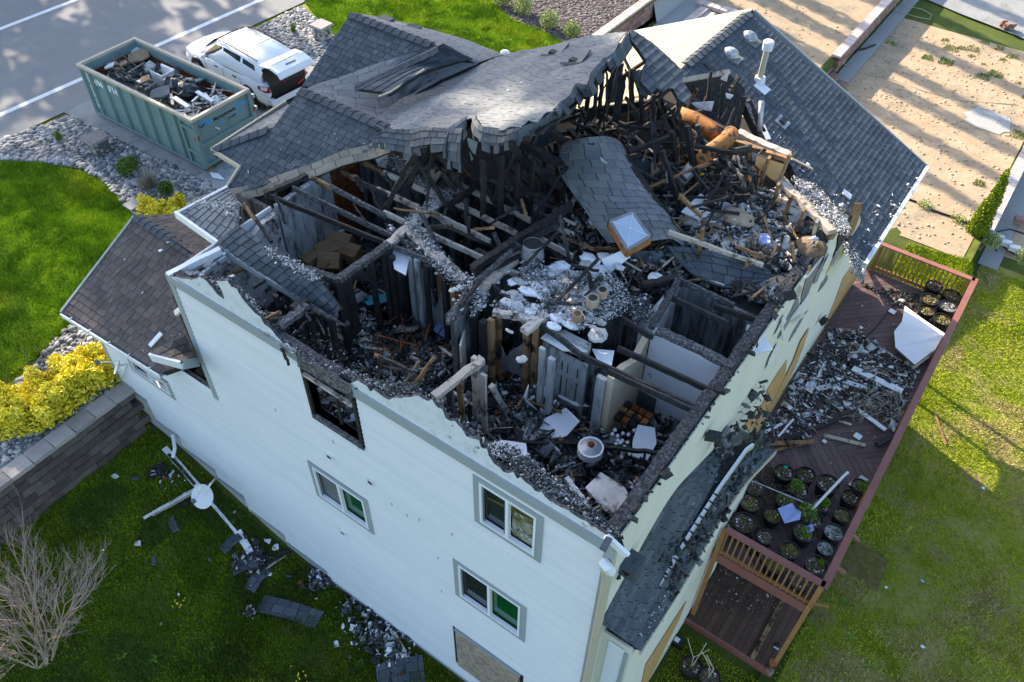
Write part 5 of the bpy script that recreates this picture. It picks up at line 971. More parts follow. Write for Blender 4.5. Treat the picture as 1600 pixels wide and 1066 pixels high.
for (P, n, z, dz) in DR:
    q = [(v.x, v.y) for v in (at(x, y, z) for x, y in P)]; xs = [a[0] for a in q]; ys = [a[1] for a in q]
    pts = heap(min(xs), max(xs), min(ys), max(ys), lambda x, y: z + random.random() * dz * .6, int(n * 4), q); pts = [(a_ + random.gauss(0, .035), b_ + random.gauss(0, .035), c_) for a_, b_, c_ in pts]
    if z in (8.75, 8.9, 7.1): pts = [(x, y, 9.0 - .48 * (x + 4.3) + .02 + random.random() * dz) if y > 8.0 else (x, y, zz) for (x, y, zz) in pts]
    shards('ash', pts, .008, .06, ['ash', 'ash_dark', 'rubble_dark', 'drywall_stained'], [11, 3, 1.6, 1] if z not in (8.35, 8.38, 8.45) else [2.2, 3, 6, .7], .15, .4)
for (P_, px, n) in ((P_w, [(1200, 200), (1240, 235), (1300, 300), (1345, 340), (1400, 300), (1440, 270), (1360, 400), (1330, 370), (1270, 300)], 160), (P_l, [(110, 480), (215, 350), (300, 400), (300, 550), (250, 575)], 40), (P_a, [(360, 290), (470, 200), (600, 220), (540, 240)], 26), (P_m, [(800, 110), (950, 60), (900, 120), (700, 190)], 14)):
    W = [onpl(x, y, P_) for x, y in px]; q = [(v.x, v.y) for v in W]; xs = [a[0] for a in q]; ys = [a[1] for a in q]; nn = P_[1]
    shards('roof_litter', heap(min(xs), max(xs), min(ys), max(ys), lambda x, y: P_[0].z - (nn.x * (x - P_[0].x) + nn.y * (y - P_[0].y)) / nn.z + .03, n, q), .015, .1, ['ash', 'drywall_white', 'rubble_dark'], [3, 3, 1], .3, .2)
gut = [(x_, y_, z_ + random.random() * .05) for (x_, y_, z_) in heap(.05, .62, 1.4, 5.4, lambda x, y: 6.55 - 2.1 * x, 900)]
shards('rubble', gut, .02, .2, ['rubble_dark', 'char', 'ash_dark', 'rust'], [6, 4, 2, .3], .3, .6); shards('rubble', [(x_, y_, z_ + .03) for (x_, y_, z_) in heap(.25, .68, .5, 2.2, lambda x, y: 6.35 - 1.9 * x, 160)], .015, .05, ['ash'], [1], .3, .4)
b = MB()
for _ in range(34):
    q = atx(random.uniform(1112, 1138), random.uniform(676, 702), .12); b.shard(q + Vector((random.uniform(0, .2), 0, 0)), random.uniform(.05, .24), random.choice(['rubble_dark', 'char', 'shingle', 'ash_dark']), .5)
for x, y, z in ((1136, 668, 7.0), (1134, 680, 6.9)): pass
b.prism([atx(1136, 665, .02), atx(1141, 690, .02), atx(1120, 690, .02)], (.05, 0, 0), 'wrap_grey'); o = b.build('burnt_heap', kind='stuff')
# things inside
def blobthing(name, label, cat, c, fn): t = thing(name, label, cat, tuple(c)); fn(t, Vector(c)); return t
def carton(c, s, rz, tilt, label, k):
    b = MB(); m4 = Matrix.Translation(c) @ Matrix.Rotation(rz, 4, 'Z') @ Matrix.Rotation(tilt, 4, 'X'); b.box(-s / 2, s / 2, -s * .4, s * .4, -s * .3, s * .3, 'cardboard')
    for q in (-1, 1): b.box(-s / 2, s / 2, q * s * .2 - s * .19, q * s * .2 + s * .19, s * .305, s * .32, 'cardboard')
    o = b.build('carton'); o.matrix_world = m4; tag(o, label, 'carton', 'cardboard cartons in the burnt front room')
CT = [((530, 382), .5, .3, .35, 'largest brown carton in the front room, tipped towards the camera'), ((510, 392), .4, 1.1, .2, 'flattened carton left of the largest one'), ((515, 410), .42, .6, .5, 'carton with torn flaps nearest the charred log'), ((485, 405), .35, 1.5, .1, 'small carton beside the sooty wall'), ((548, 395), .38, .2, .2, 'carton at the right of the pile under the joists'), ((500, 378), .36, .9, .15, 'half-hidden carton at the back of the pile')]
for i, (p_, s, rz, tl, lb) in enumerate(CT): carton(at(*p_, 6.85), s, rz, tl, lb, i)
def m_heater(t, c):
    b = MB(); b.tube([c, c + Z_ * 1.0], .24, 'soot_grey', 16); b.build('tank', t); b = MB(); b.tube([c + Z_ * 1.0, c + Z_ * 1.04], [.24, .16], 'white_plastic', 16); b.tube([c + Z_ * 1.04, c + Z_ * 1.2], .05, 'duct_metal', 10); b.build('tank_top', t); b = MB(); b.tube([c + Vector((-.2, 0, 1.1)), c + Vector((-.3, -.05, .9)), c + Vector((-.3, -.05, .3))], .06, 'white_plastic', 10); b.build('pipe', t)
blobthing('water_heater', 'white-topped round tank standing behind the cartons', 'tank', at(520, 350, 7.0) - Z_ * 1.1, m_heater)
b = MB()
for _ in range(46):
    c = at(632, 545, 6.8) + Vector((random.gauss(0, .35), random.gauss(0, .28), random.uniform(0, .25))); b.tube([c, c + Vector((random.gauss(0, .3), random.gauss(0, .3), random.uniform(-.1, .15)))], .012, random.choice(['rust', 'rust', 'char']), 5)
b.build('rusty_springs', kind='stuff')
def m_cyl(t, c):
    b = MB(); b.tube([c, c + Z_ * .14], .2, 'white_plastic', 18); b.tube([c + Z_ * .14, c + Z_ * .2], [.17, .08], 'duct_metal', 18); b.build('base', t); b = MB(); b.blob(c + Z_ * .2, .06, .06, .06, 'rust', 8, 4, .1); b.build('hub', t)
blobthing('ceiling_fan', 'round white fan housing lying in the black rubble of the corner room', 'fan', at(922, 707, 7.15), m_cyl)
b = MB(); c = at(980, 668, 7.0)
for i in range(4):
    for j in range(3): b.box(c.x + i * .13 - .25, c.x + i * .13 - .15, c.y + j * .15, c.y + j * .15 + .11, c.z, c.z + .1, random.choice(['rust', 'duct_orange', 'char']))
tag(b.build('drawer_unit'), 'small orange-brown burnt drawer unit beside the door frame', 'drawers')
b = MB(); c = at(972, 690, 7.0)
for _ in range(16): b.blob(c + Vector((random.gauss(0, .14), random.gauss(0, .12), random.uniform(0, .06))), .035, .035, .035, 'white_plastic', 7, 4, .1)
b.build('white_balls', kind='stuff')
def m_box(t, c):
    b = MB(); b.box(c.x - .3, c.x + .3, c.y - .2, c.y + .2, c.z - .4, c.z, 'screen_grey'); b.build('case', t); b = MB(); b.box(c.x - .2, c.x + .2, c.y - .1, c.y + .1, c.z, c.z + .1, 'soot_grey'); b.build('top', t)
blobthing('scorched_cabinet', 'scorched grey cabinet against the tan wall of the inner room', 'cabinet', at(1010, 600, 6.9), m_box)
def _mb(f): b = MB(); f(b); return b
c = at(1066, 612, 6.9); t = thing('toilet', 'broken white toilet in the room with the peeling white wall', 'toilet', tuple(c)); _mb(lambda b: b.box(c.x - .22, c.x + .22, c.y, c.y + .18, c.z - .35, c.z, 'drywall_stained')).build('cistern', t); _mb(lambda b: b.blob((c.x, c.y - .25, c.z - .45), .18, .25, .16, 'drywall_stained', 12, 6, .03)).build('bowl', t)
for i, (x, y, z, s, mn, lb) in enumerate(((905, 620, 6.9, .3, 'drywall_white', 'white crumpled sheet left of the bedroom doors'), (870, 665, 7.0, .36, 'drywall_white', 'torn white sheet lying across the rubble'), (845, 605, 6.9, .25, 'white_plastic', 'white box shape among rubble near the six-panel door'), (700, 520, 6.75, .3, 'blue_paper', 'pale blue item on the ashy floor behind the black posts'), (588, 470, 6.8, .25, 'teal', 'blue-green cloth heap in the left room'), (1195, 375, 8.5, .16, 'blue_paper', 'small blue packet among white insulation'), (1100, 275, 8.5, .07, 'yellow', 'tiny yellow-green scrap among blackened trusses'), (885, 448, 8.3, .12, 'yellow', 'yellow strap lying beside the white ash'), (1005, 690, 7.1, .3, 'drywall_white', 'folded white cloth near the burnt drawers'), (955, 780, 7.55, .42, 'drywall_stained', 'large torn white panel in the near corner of the burnt room'), (790, 705, 7.4, .3, 'drywall_white', 'torn white scrap beside the near wall'))):
    c = at(x, y, z); b = MB(); u = Vector((math.cos(i), math.sin(i), .1)) * s; v = Vector((-math.sin(i), math.cos(i), .15)) * s * .6
    b.prism([c - u - v, c + u * .2 - v * 1.1, c + u - v * .4, c + u * .7 + v, c - u * .3 + v * .8, c - u * 1.1 + v * .3], (0, 0, .03), mn); tag(b.build('scrap'), lb, 'scrap')

# ================================================================== DECKS
ZD = 2.9
deck = thing('upper_deck', 'raised brown deck with red-brown rails along the rear wall', 'deck', (1.5, 9, 0))
DP = [(.03, 5.32), (.03, 13.2), (.03, 14.05), (2.5, 14.05), (2.5, 4.05), (.52, 4.05), (.52, 5.32)]
def deckboards(poly, d, pitch, z, mn, parent, clipbox):
    d = Vector(d).normalized(); n = Vector((-d[1], d[0])); d = Vector((d[0], d[1])); 
    ss = [q[0] * n[0] + q[1] * n[1] for q in poly]; k0 = math.floor(min(ss) / pitch); k1 = math.ceil(max(ss) / pitch)
    for k in range(k0, k1 + 1):
        s0 = k * pitch + .004; s1 = (k + 1) * pitch - .004; L_ = 40
        strip_ = [tuple(n * s0 - d * L_), tuple(n * s0 + d * L_), tuple(n * s1 + d * L_), tuple(n * s1 - d * L_)]
        ar = sum(strip_[i][0] * strip_[(i + 1) % 4][1] - strip_[(i + 1) % 4][0] * strip_[i][1] for i in range(4))
        if ar < 0: strip_ = strip_[::-1]
        r_ = clip_convex(poly, strip_)
        r_ = clip_convex(r_, clipbox) if r_ else r_
        if len(r_) < 3: continue
        b = MB(); b.prism([(q[0], q[1], z) for q in r_], (0, 0, -.035), mn); b.build('board', parent)
fl_ = bpy.data.objects.new('floor', None); sc.collection.objects.link(fl_); attach(fl_, deck)
deckboards(DP, (1, 1), .145, ZD, 'deck_board', fl_, [(-.5, 7.9), (3, 7.9), (3, 15), (-.5, 15)]); deckboards(DP, (1, -1), .145, ZD, 'deck_board', fl_, [(-.5, 3), (3, 3), (3, 7.9), (-.5, 7.9)])
b = MB()
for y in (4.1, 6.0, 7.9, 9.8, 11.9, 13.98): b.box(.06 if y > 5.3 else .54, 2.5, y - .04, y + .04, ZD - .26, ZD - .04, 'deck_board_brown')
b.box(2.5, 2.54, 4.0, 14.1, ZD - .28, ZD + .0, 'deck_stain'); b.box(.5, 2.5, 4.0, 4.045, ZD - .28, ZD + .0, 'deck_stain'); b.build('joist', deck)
def rail(p, q, parent, zb=ZD, ht=.87, nb=20, capm='deck_stain'):
    p = Vector((p[0], p[1], 0)); q = Vector((q[0], q[1], 0)); b = MB(); b.beam(p + Z_ * (zb + ht), q + Z_ * (zb + ht), .14, .035, capm, 1); b.build('handrail', parent)
    b = MB(); b.beam(p + Z_ * (zb + .1), q + Z_ * (zb + .1), .04, .08, 'baluster_wood'); b.build('bottom_rail', parent)
    b = MB(); b.beam((0, 0, .02), (0, 0, ht - .02), .034, .034, 'baluster_wood', up=(1, 0, 0)); me = b.mesh('baluster')
    for i in range(nb): piece('baluster', me, Matrix.Translation(p.lerp(q, (i + .5) / nb) + Z_ * zb), parent)
rail((.6, 4.03), (2.54, 4.03), deck, nb=17); rail((.2, 14.05), (2.54, 14.05), deck, nb=21, capm='deck_stain'); rail((2.54, 3.97), (2.54, 14.12), deck, nb=72)
for (x, y) in ((.58, 4.03), (2.5, 4.03), (2.5, 14.05), (2.5, 6.6), (2.5, 9.1), (2.5, 11.6), (.25, 14.0)):
    b = MB(); b.box(x - .045, x + .045, y - .045, y + .045, -.1, ZD + .85, 'baluster_wood'); b.build('post', deck)
ldk = thing('lower_deck', 'ground-level brown deck under the upper deck', 'deck', (1.5, 5, .2))
k_ = int(1.98 / .142)
for k in range(k_ + 1):
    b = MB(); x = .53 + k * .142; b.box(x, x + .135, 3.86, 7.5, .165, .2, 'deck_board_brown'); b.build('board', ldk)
b = MB(); b.box(.5, 2.56, 3.8, 3.85, -.02, .21, 'deck_stain'); b.box(2.52, 2.56, 3.85, 7.5, -.02, .19, 'deck_board_brown'); b.build('fascia_board', ldk)
b = MB(); b.beam(at(1175, 1030, .23), at(1225, 935, .23), .1, .02, 'lumber'); tag(b.build('loose_plank'), 'orange-brown plank lying along the lower deck boards', 'plank')
b = MB(); b.beam(at(1232, 938, 1.1), at(1296, 947, 1.2), .05, .05, 'baluster_wood'); tag(b.build('loose_rail'), 'broken railing piece sticking out past the near deck corner', 'rail')
shards('deck_litter', heap(.6, 2.2, 4.2, 6.2, lambda x, y: .22, 900, [(.6, 4.3), (1.7, 4.6), (2.2, 5.2), (2.1, 6.2), (.6, 6.2)]), .015, .08, ['pot_soil', 'rubble_dark', 'ash_dark', 'ash'], [5, 3, 2, .6], .3, .4)
# pots
def make_pot(name, label, cat, r=.2, soil='pot_soil'):
    t = thing(name, label, cat, (0, 0, 0)); b = MB(); n = 18
    V = []; F = []; prof = [(0, 0), (r * .78, 0), (r, .3), (r * 1.06, .3), (r * 1.06, .33), (r * .97, .33), (r * .95, .27)]
    for (rr, z) in prof:
        for k in range(n): V.append((rr * math.cos(2 * math.pi * k / n), rr * math.sin(2 * math.pi * k / n), z))
    for i in range(len(prof) - 1):
        for k in range(n): F.append((i * n + k, i * n + (k + 1) % n, (i + 1) * n + (k + 1) % n, (i + 1) * n + k))
    b.add(V, F, 'pot_black', .3); b.build('tub', t); b = MB(); V = [(0, 0, .3)]
    for j in (1, 2, 3):
        for k in range(n): rr = r * .94 * j / 3; V.append((rr * math.cos(2 * math.pi * k / n), rr * math.sin(2 * math.pi * k / n), .27 + random.uniform(0, .04)))
    F = [(0, 1 + k, 1 + (k + 1) % n) for k in range(n)] + [(1 + j * n + k, 1 + (j + 1) * n + k, 1 + (j + 1) * n + (k + 1) % n, 1 + j * n + (k + 1) % n) for j in (0, 1) for k in range(n)]
    b.add(V, F, soil, .5)
    for _ in range(40):
        a_ = random.random() * 6.28; rr = r * .8 * random.random() ** .5; b.shard((rr * math.cos(a_), rr * math.sin(a_), .3), .04, random.choice([soil, 'pot_soil', 'ash' if soil != 'ash_dark' else 'drywall_white', 'leaf_dark']), .5)
    b.build('soil', t); return t
protos = [make_pot('planter_pot', 'x', 'pot', .2, sl_) for sl_ in ('pot_soil', 'moss', 'ash_dark')]; used = [False] * 3
C3 = lambda x, y: (900 + x / 3.2, 733 + y / 3.2)
PT = [(1225, 739, 'pot with a green lid piece beside the charred beam'), (1250, 724 + 20, 'pot just right of the one with the green piece'), C3(1150, 30) + ('pot below the white pipe top',), C3(1260, 75) + ('pot beside the upper part of the white pipe',), C3(1372, 142) + ('pot with a burnt black bag top next to the long rail',), C3(1330, 232) + ('mossy pot against the long rail, third from the near corner group',), C3(1288, 318) + ('ash-grey pot right of the blue paper scraps',), C3(1247, 398) + ('pot with white ash heaped on its soil',), C3(1200, 482) + ('pot in the near deck corner with one bright weed',), C3(1070, 408) + ('pot with yellow moss behind the near rail',), C3(945, 342) + ('pot behind the left half of the near rail',), C3(840, 270) + ('leftmost pot on the upper deck beside the bay wall',), C3(985, 235) + ('pot left of the large blue paper',), C3(1140, 318) + ('pot under the small blue paper',), C3(1180, 250) + ('pot under the leafy seedling',), C3(1230, 178) + ('pot with a round green weed beside the pipe',), C3(1120, 555) + ('pot under the near rail seen through its bars',), C3(1000, 470) + ('pot half hidden behind the near balusters',), C3(780, 262) + ('tipped pot at the wall end of the near rail',), C3(1110, 110) + ('pot with leafy seedling in the middle of the group',), C3(1055, 160) + ('mossy pot in the middle row',), C3(890, 90) + ('pot buried in brown soil by the skirt roof',), C3(870, 170) + ('pot with spilled soil left of the group',), C3(1430, 90) + ('pot with bright weeds against the long rail',)]
C4 = lambda x, y: (1200 + x / 3.9475, 280 + y / 3.9475)
PT2 = [C4(1025, 660) + ('pot nearest the far railing',), C4(995, 745) + ('mossy pot left of the far corner group',), C4(1132, 718) + ('dark pot in the far deck corner',), C4(1112, 790) + ('pot with pale ashes in the far corner group',), C4(975, 812) + ('yellow-mossed pot behind the white board',), C4(1075, 868) + ('pot right behind the white board near the rail',)]
def putpot(px, z, lb, g, s=1):
    p = at(px[0], px[1], z + .3 * s); loc = (min(p.x, 2.5 - .2 * s), p.y, z); k = 1 if 'moss' in lb else 2 if 'ash' in lb else random.choice([0, 0, 0, 1])
    if not used[k]: used[k] = True; r_ = protos[k]; r_.location = loc; r_['label'] = lb; r_['group'] = g; r_.scale = (s,) * 3; return r_, p
    return dup(protos[k], loc, random.random() * 6, lb, g, s), p
for i, (x, y, lb) in enumerate(PT): putpot((x, y), ZD, lb, 'black planter pots on the upper deck', random.uniform(.8, 1.14))
for i, (x, y, lb) in enumerate(PT2): putpot((x, y), ZD, lb, 'black planter pots on the upper deck', random.uniform(.95, 1.1))
for i, (x, y, lb) in enumerate(((1080, 1041, 'black pot with bare canes on the grass below the lower deck'), (1108, 1058, 'black pot on the grass at the bottom edge of the photo'))):
    r_, p = putpot((x, y), .05, lb, 'planter pots on the grass', 1.1); b = MB()
    for k in range(3): b.tube([(0, 0, .3), (random.uniform(-.1, .1), random.uniform(-.1, .1), .6), (random.uniform(-.3, .3), random.uniform(-.1, .3), .95)], .008, 'hose_pale', 4)
    o = b.build('cane', r_)
SC = shards('spilled_soil', heap(.3, 1.3, 4.4, 6.5, lambda x, y: ZD + .02 + .22 * max(0, 1 - ((x - .75) ** 2 + (y - 5.7) ** 2) / .5), 1500), .02, .08, ['pot_soil', 'pot_soil', 'rubble_dark'], [6, 4, 1], .6, .7)
b = MB(); q = at(1180, 775, ZD); 
def leaves(name, centres, n, size, mn, kind=None, parent=None, flat=1.0, mn2=None, p2=.2, up=0):
    P = []; 
    C_ = np.array([c[:3] for c in centres]); Rr = np.array([c[3:] for c in centres]); vol = Rr.prod(1) ** (2 / 3); k = rng.choice(len(C_), n, p=vol / vol.sum())
    d = rng.normal(size=(n, 3)); d /= np.linalg.norm(d, axis=1)[:, None]; rr = (.45 + .55 * rng.random(n) ** .5)[:, None]; pos = C_[k] + d * Rr[k] * rr
    a = rng.normal(size=(n, 3)); a[:, 2] = a[:, 2] * .6 + up; a /= np.linalg.norm(a, axis=1)[:, None]; t = rng.normal(size=(n, 3)); b_ = np.cross(a, t); b_ /= np.linalg.norm(b_, axis=1)[:, None]; s = size * (.5 + rng.random(n))[:, None]
    V = np.stack([pos - b_ * s * .35, pos + a * s, pos + b_ * s * .35, pos - a * s * .5], 1).reshape(-1, 3); F = (np.array([(0, 1, 2), (0, 2, 3)])[None] + (np.arange(n) * 4)[:, None, None]).reshape(-1, 3)
    ms = [mn] + ([mn2] if mn2 else []); mi = np.repeat((rng.random(n) < p2).astype(int) if mn2 else np.zeros(n, int), 2)
    cl = .5 + .5 * np.sin(pos[:, 0] * 7 + k) * np.cos(pos[:, 1] * 8)
    me = numpy_mesh(name, V, F, ms, midx=mi, rnd=np.repeat(np.clip(.6 * cl + .5 * rng.random(n), 0, .999), 2)); o = bpy.data.objects.new(name, me); sc.collection.objects.link(o)
    if kind: o['kind'] = kind
    if parent: attach(o, parent)
    return o
for (x, y, z, r_, lb) in ((1245, 758, 3.3, .14, 'leafy green seedling in the middle of the pots'), (1262, 800, 3.35, .2, 'tall feathery seedling beside the blue paper'), (1258, 832, 3.3, .13, 'low green sprout near the near rail'), (1290, 785, 3.3, .1, 'round green weed in a pot beside the pipe'), (1352, 760, 3.28, .13, 'bright weed tuft against the long rail'), (1283, 880, 3.3, .07, 'small weed in the corner pot')):
    p = at(x, y, z); t = thing('seedling', lb, 'plant', tuple(p - Z_ * .15)); leaves('foliage', [(p.x, p.y, p.z, r_, r_, r_)], int(260 * r_ / .14), .035, 'shrub_green', parent=t); b = MB(); b.tube([p - Z_ * .15, p + Z_ * .05], .006, 'shrub_green', 4); b.build('stem', t)
b = MB(); q = [at(x, y, z) for x, y, z in ((1215, 795, 3.4), (1238, 786, 3.42), (1243, 795, 3.36), (1252, 800, 3.42), (1250, 812, 3.36), (1226, 818, 3.4))]; b.prism(q, (0, 0, .004), 'blue_paper'); tag(b.build('paper_sheet'), 'large crumpled blue-violet paper lying on the pots', 'paper')
b = MB(); q = [at(x, y, z) for x, y, z in ((1256, 823, 3.33), (1270, 819, 3.36), (1272, 829, 3.33), (1262, 834, 3.35))]; b.prism(q, (0, 0, .004), 'blue_paper'); tag(b.build('paper_sheet'), 'small blue paper scrap below the large one', 'paper')
b = MB(); b.tube([at(1268, 797, 3.35), at(1318, 744, 3.5), at(1325, 738, 3.5)], .028, 'white_plastic', 10); tag(b.build('pvc_pipe'), 'long white plastic pipe leaning over the pots', 'pipe')
b = MB(); b.tube([at(1172, 750, 3.4), at(1268, 790, 3.4)], .012, 'duct_metal', 6); tag(b.build('metal_rod'), 'thin grey rod lying across the pots', 'rod')
# deck debris: boards one by one
DB = [((1332, 575), (1410, 612), .17, 'white_plastic', 'thick pale grey board near the long rail', .1), ((1300, 590), (1358, 608), .13, 'trim_white', 'white perforated trim board in the middle of the deck', .02), ((1352, 600), (1412, 620), .05, 'lumber_pale', 'thin pale board below the thick grey one', .04), ((1277, 585), (1262, 610), .2, 'trim_white', 'short wide white board left of the middle', .03), ((1276, 608), (1310, 600), .13, 'trim_white', 'short white board end below the wide one', .03), ((1260, 640), (1330, 664), .05, 'lumber_pale', 'long splintered pinkish lath pointing at the rail', .06), ((1340, 640), (1384, 672), .1, 'trim_white', 'white trim board crossing the charred rafter', .08), ((1322, 630), (1338, 642), .12, 'trim_white', 'short white piece above the crossing board', .06), ((1287, 680), (1352, 696), .09, 'lumber_pale', 'pinkish board lying alone on the clear deck boards', .02), ((1228, 688), (1340, 642), .1, 'char', 'long charred rafter lying across the deck', .07), ((1168, 695), (1272, 690), .1, 'lumber', 'broken tan beam end beside the skirt roof', .12), ((1205, 706), (1272, 688), .08, 'lumber', 'second tan beam just under the first', .05), ((1290, 562), (1278, 590), .07, 'trim_white', 'narrow white strip above the wide board', .04), ((1194, 676), (1222, 662), .06, 'white_plastic', 'white metal strip near the plywood', .12), ((1216, 682), (1240, 655), .04, 'white_plastic', 'thin white strip leaning beside the metal strip', .16), ((1370, 695), (1394, 682), .12, 'char', 'charred block against the long rail', .08)]
for (a, c, w_, mn, lb, dz) in DB: b = MB(); b.beam(at(*a, ZD + dz), at(*c, ZD + dz + .02), w_, .025 if mn != 'char' else .07, mn, 5, .004); tag(b.build('loose_board'), lb, 'board', 'loose boards on the upper deck')
b = MB(); k = [at(x, y, z) for x, y, z in ((1413, 480, 3.1), (1440, 500, 3.15), (1476, 524, 3.15), (1482, 532, 3.1), (1428, 572, 3.2), (1398, 545, 3.15), (1396, 520, 3.1), (1408, 505, 3.15))]; b.prism(k, (0, 0, .05), 'drywall_white', mside='ash_dark'); b.beam(k[4] - Z_ * .05, k[3] - Z_ * .05, .05, .1, 'lumber_pale')
tag(b.build('ceiling_sheet'), 'big torn white panel leaning on the pots by the rail', 'panel')
for (x, y, mn, s, lb) in ((1394, 487, 'white_plastic', .09, 'small white square on clear boards'), (1408, 470, 'white_plastic', .07, 'thin white scrap beside a black cable'), (1345, 512, 'white_plastic', .05, 'small white flake on clear boards'), (1340, 682, 'trim_white', .09, 'white square below the crossing board'), (1288, 690, 'trim_white', .05, 'white chip on the clear lower boards'), (1348, 750, 'ash', .1, 'white splash of plaster near the pots'), (1336, 758, 'trim_white', .12, 'white wedge beside the weeds')):
    c = at(x, y, ZD + .02); b = MB(); b.prism([c + Vector((-s, -s * .6, 0)), c + Vector((s * .8, -s, 0)), c + Vector((s, s * .7, 0)), c + Vector((-s * .7, s, 0))], (0, 0, .012), mn); tag(b.build('scrap'), lb, 'scrap')
PD = [(v.x, v.y) for v in (at(x, y, ZD) for x, y in ((1262, 560), (1300, 515), (1345, 520), (1400, 560), (1438, 575), (1412, 640), (1395, 680), (1370, 640), (1330, 640), (1300, 650), (1262, 690), (1185, 690), (1215, 640), (1240, 600)))]
shards('deck_debris', heap(.05, 2.5, 6, 12.5, lambda x, y: ZD + .02 + .05 * random.random(), 5200, PD), .01, .09, ['ash', 'drywall_white', 'ash_dark', 'rubble_dark', 'char', 'rust', 'lumber_pale'], [4, 3, 3, 7, 3, .5, .8], .25, .4); shards('deck_debris', heap(.05, 2.5, 6, 12.5, lambda x, y: ZD + .06, 330, PD), .08, .34, ['drywall_white', 'trim_white', 'ash_dark', 'char', 'lumber_pale', 'drywall_stained'], [4, 2.5, 2, 2, 1.2, 2], .05, .25); sticks('deck_debris', heap(.05, 2.5, 6, 12.5, lambda x, y: ZD + .07, 110, PD), .1, .5)
shards('deck_debris', heap(.05, 2.5, 4.2, 14, lambda x, y: ZD + .015, 420, None), .01, .05, ['ash', 'drywall_white', 'rubble_dark'], [4, 3, 3], .3, .3)
shards('deck_debris', heap(.05, 2.2, 11.6, 13.9, lambda x, y: ZD + .02, 420, [(.1, 13.3), (1.9, 13.9), (1.7, 12.6), (1.2, 13), (.6, 13.2)]), .02, .16, ['rubble_dark', 'char', 'rust', 'ash_dark'], [5, 3, .6, 1], .3, .3)
b = MB()
for _ in range(70):
    c = at(random.uniform(1330, 1415), random.uniform(610, 652), ZD + .06 + random.random() * .12); a_ = random.random() * 3.14; l = random.uniform(.15, .4); b.tube([c - Vector((math.cos(a_) * l, math.sin(a_) * l, .02)), c + Vector((math.cos(a_) * l, math.sin(a_) * l, .03))], .006, 'straw', 3)
tag(b.build('wire_bundle'), 'tangled heap of thin straw-coloured sticks by the rail', 'sticks')
b = MB(); b.tube([at(1411, 455, ZD + .02), at(1405, 468, ZD + .02), at(1388, 486, ZD + .02), at(1372, 508, ZD + .02), at(1350, 530, ZD + .02)], .012, 'hose', 5); tag(b.build('black_cable'), 'black cable trailing across the clear deck boards', 'cable')
b = MB(); b.blob(at(1228, 730, 3.3), .05, .03, .03, 'green_toy', 6, 4, .2); tag(b.build('green_cap'), 'bright green scrap on a pot', 'scrap')
# fallen gutter on the skirt roof
gp = [at(x, y, z) for x, y, z in ((1024, 917, 5.6), (1075, 832, 5.9), (1120, 762, 6.05), (1162, 703, 6.1), (1173, 695, 6.1))]
t = thing('fallen_gutter', 'long white eave gutter fallen onto the skirt roof', 'gutter', tuple(gp[2])); b = MB()
for i in range(4): b.beam(gp[i] + Vector((.05, 0, 0)), gp[i + 1] + Vector((.05, 0, 0)), .025, .1, 'cream_trim'); b.beam(gp[i] + Vector((.035, 0, .05)), gp[i + 1] + Vector((.035, 0, .05)), .045, .012, 'vinyl'); b.beam(gp[i] + Vector((-.06, 0, -.02)), gp[i + 1] + Vector((-.06, 0, -.02)), .18, .03, 'char')
b.build('channel', t); b = MB(); e = [at(x, y, z) for x, y, z in ((994, 893, 5.7), (1002, 904, 5.7), (1012, 910, 5.65), (1022, 916, 5.6))]
b.tube(e, .05, 'vinyl', 8); b.build('elbow', t); b = MB()
for k in range(12): q = gp[0].lerp(gp[1], k / 6) if k < 6 else gp[1].lerp(gp[2], (k - 6) / 6); b.box(q.x + .02, q.x + .1, q.y - .01, q.y + .01, q.z + .04, q.z + .07, 'char')
b.build('hanger', t)
b = MB(); b.beam(at(1042, 772, 6.7), at(1072, 793, 6.3), .03, .02, 'char'); tag(b.build('metal_strip'), 'thin bent strip jutting from the cream wall over the skirt roof', 'strip')
for (x, y, z) in ((1005, 868, 5.9),): b = MB(); b.beam(at(1001, 866, 5.9), at(1011, 876, 5.85), .03, .03, 'cream_trim'); tag(b.build('trim_scrap'), 'short pale trim scrap on the near end of the skirt roof', 'scrap')

# ================================================================== DUMPSTER
DX0, DX1, DY0, DY1, DZ0, DZ1 = -22.85, -17.55, 6.7, 8.78, 2.92, 4.42
dm = thing('dumpster', 'open teal-grey roll-off dumpster full of fire debris on the driveway', 'dumpster', ((DX0 + DX1) / 2, (DY0 + DY1) / 2, 2.76))
def bb(name, parent, *boxes, label=None):
    b = MB()
    for q in boxes: b.box(*q[:6], q[6])
    return b.build(name, parent, label=label)
bb('side_panel', dm, (DX0, DX1, DY0, DY0 + .04, DZ0, DZ1, 'steel_green')); bb('side_panel', dm, (DX0, DX1, DY1 - .04, DY1, DZ0, DZ1, 'steel_green')); bb('side_panel', dm, (DX0, DX0 + .04, DY0 + .041, DY1 - .041, DZ0, DZ1, 'steel_green')); bb('end_door', dm, (DX1 - .04, DX1, DY0 + .041, DY1 - .041, DZ0, DZ1, 'steel_green'))
bb('inner_lining', dm, (DX0 + .045, DX1 - .045, DY1 - .06, DY1 - .045, DZ0, DZ1 - .28, 'steel_rust'), (DX0 + .045, DX0 + .06, DY0 + .05, DY1 - .07, DZ0, DZ1 - .28, 'steel_rust'), (DX0 + .045, DX1 - .045, DY0 + .045, DY0 + .06, DZ0, DZ1 - .28, 'steel_rust'), (DX1 - .06, DX1 - .045, DY0 + .07, DY1 - .07, DZ0, DZ1 - .28, 'steel_rust'))
bb('floor', dm, (DX0, DX1, DY0, DY1, DZ0 - .06, DZ0, 'steel_rust')); t_ = .1
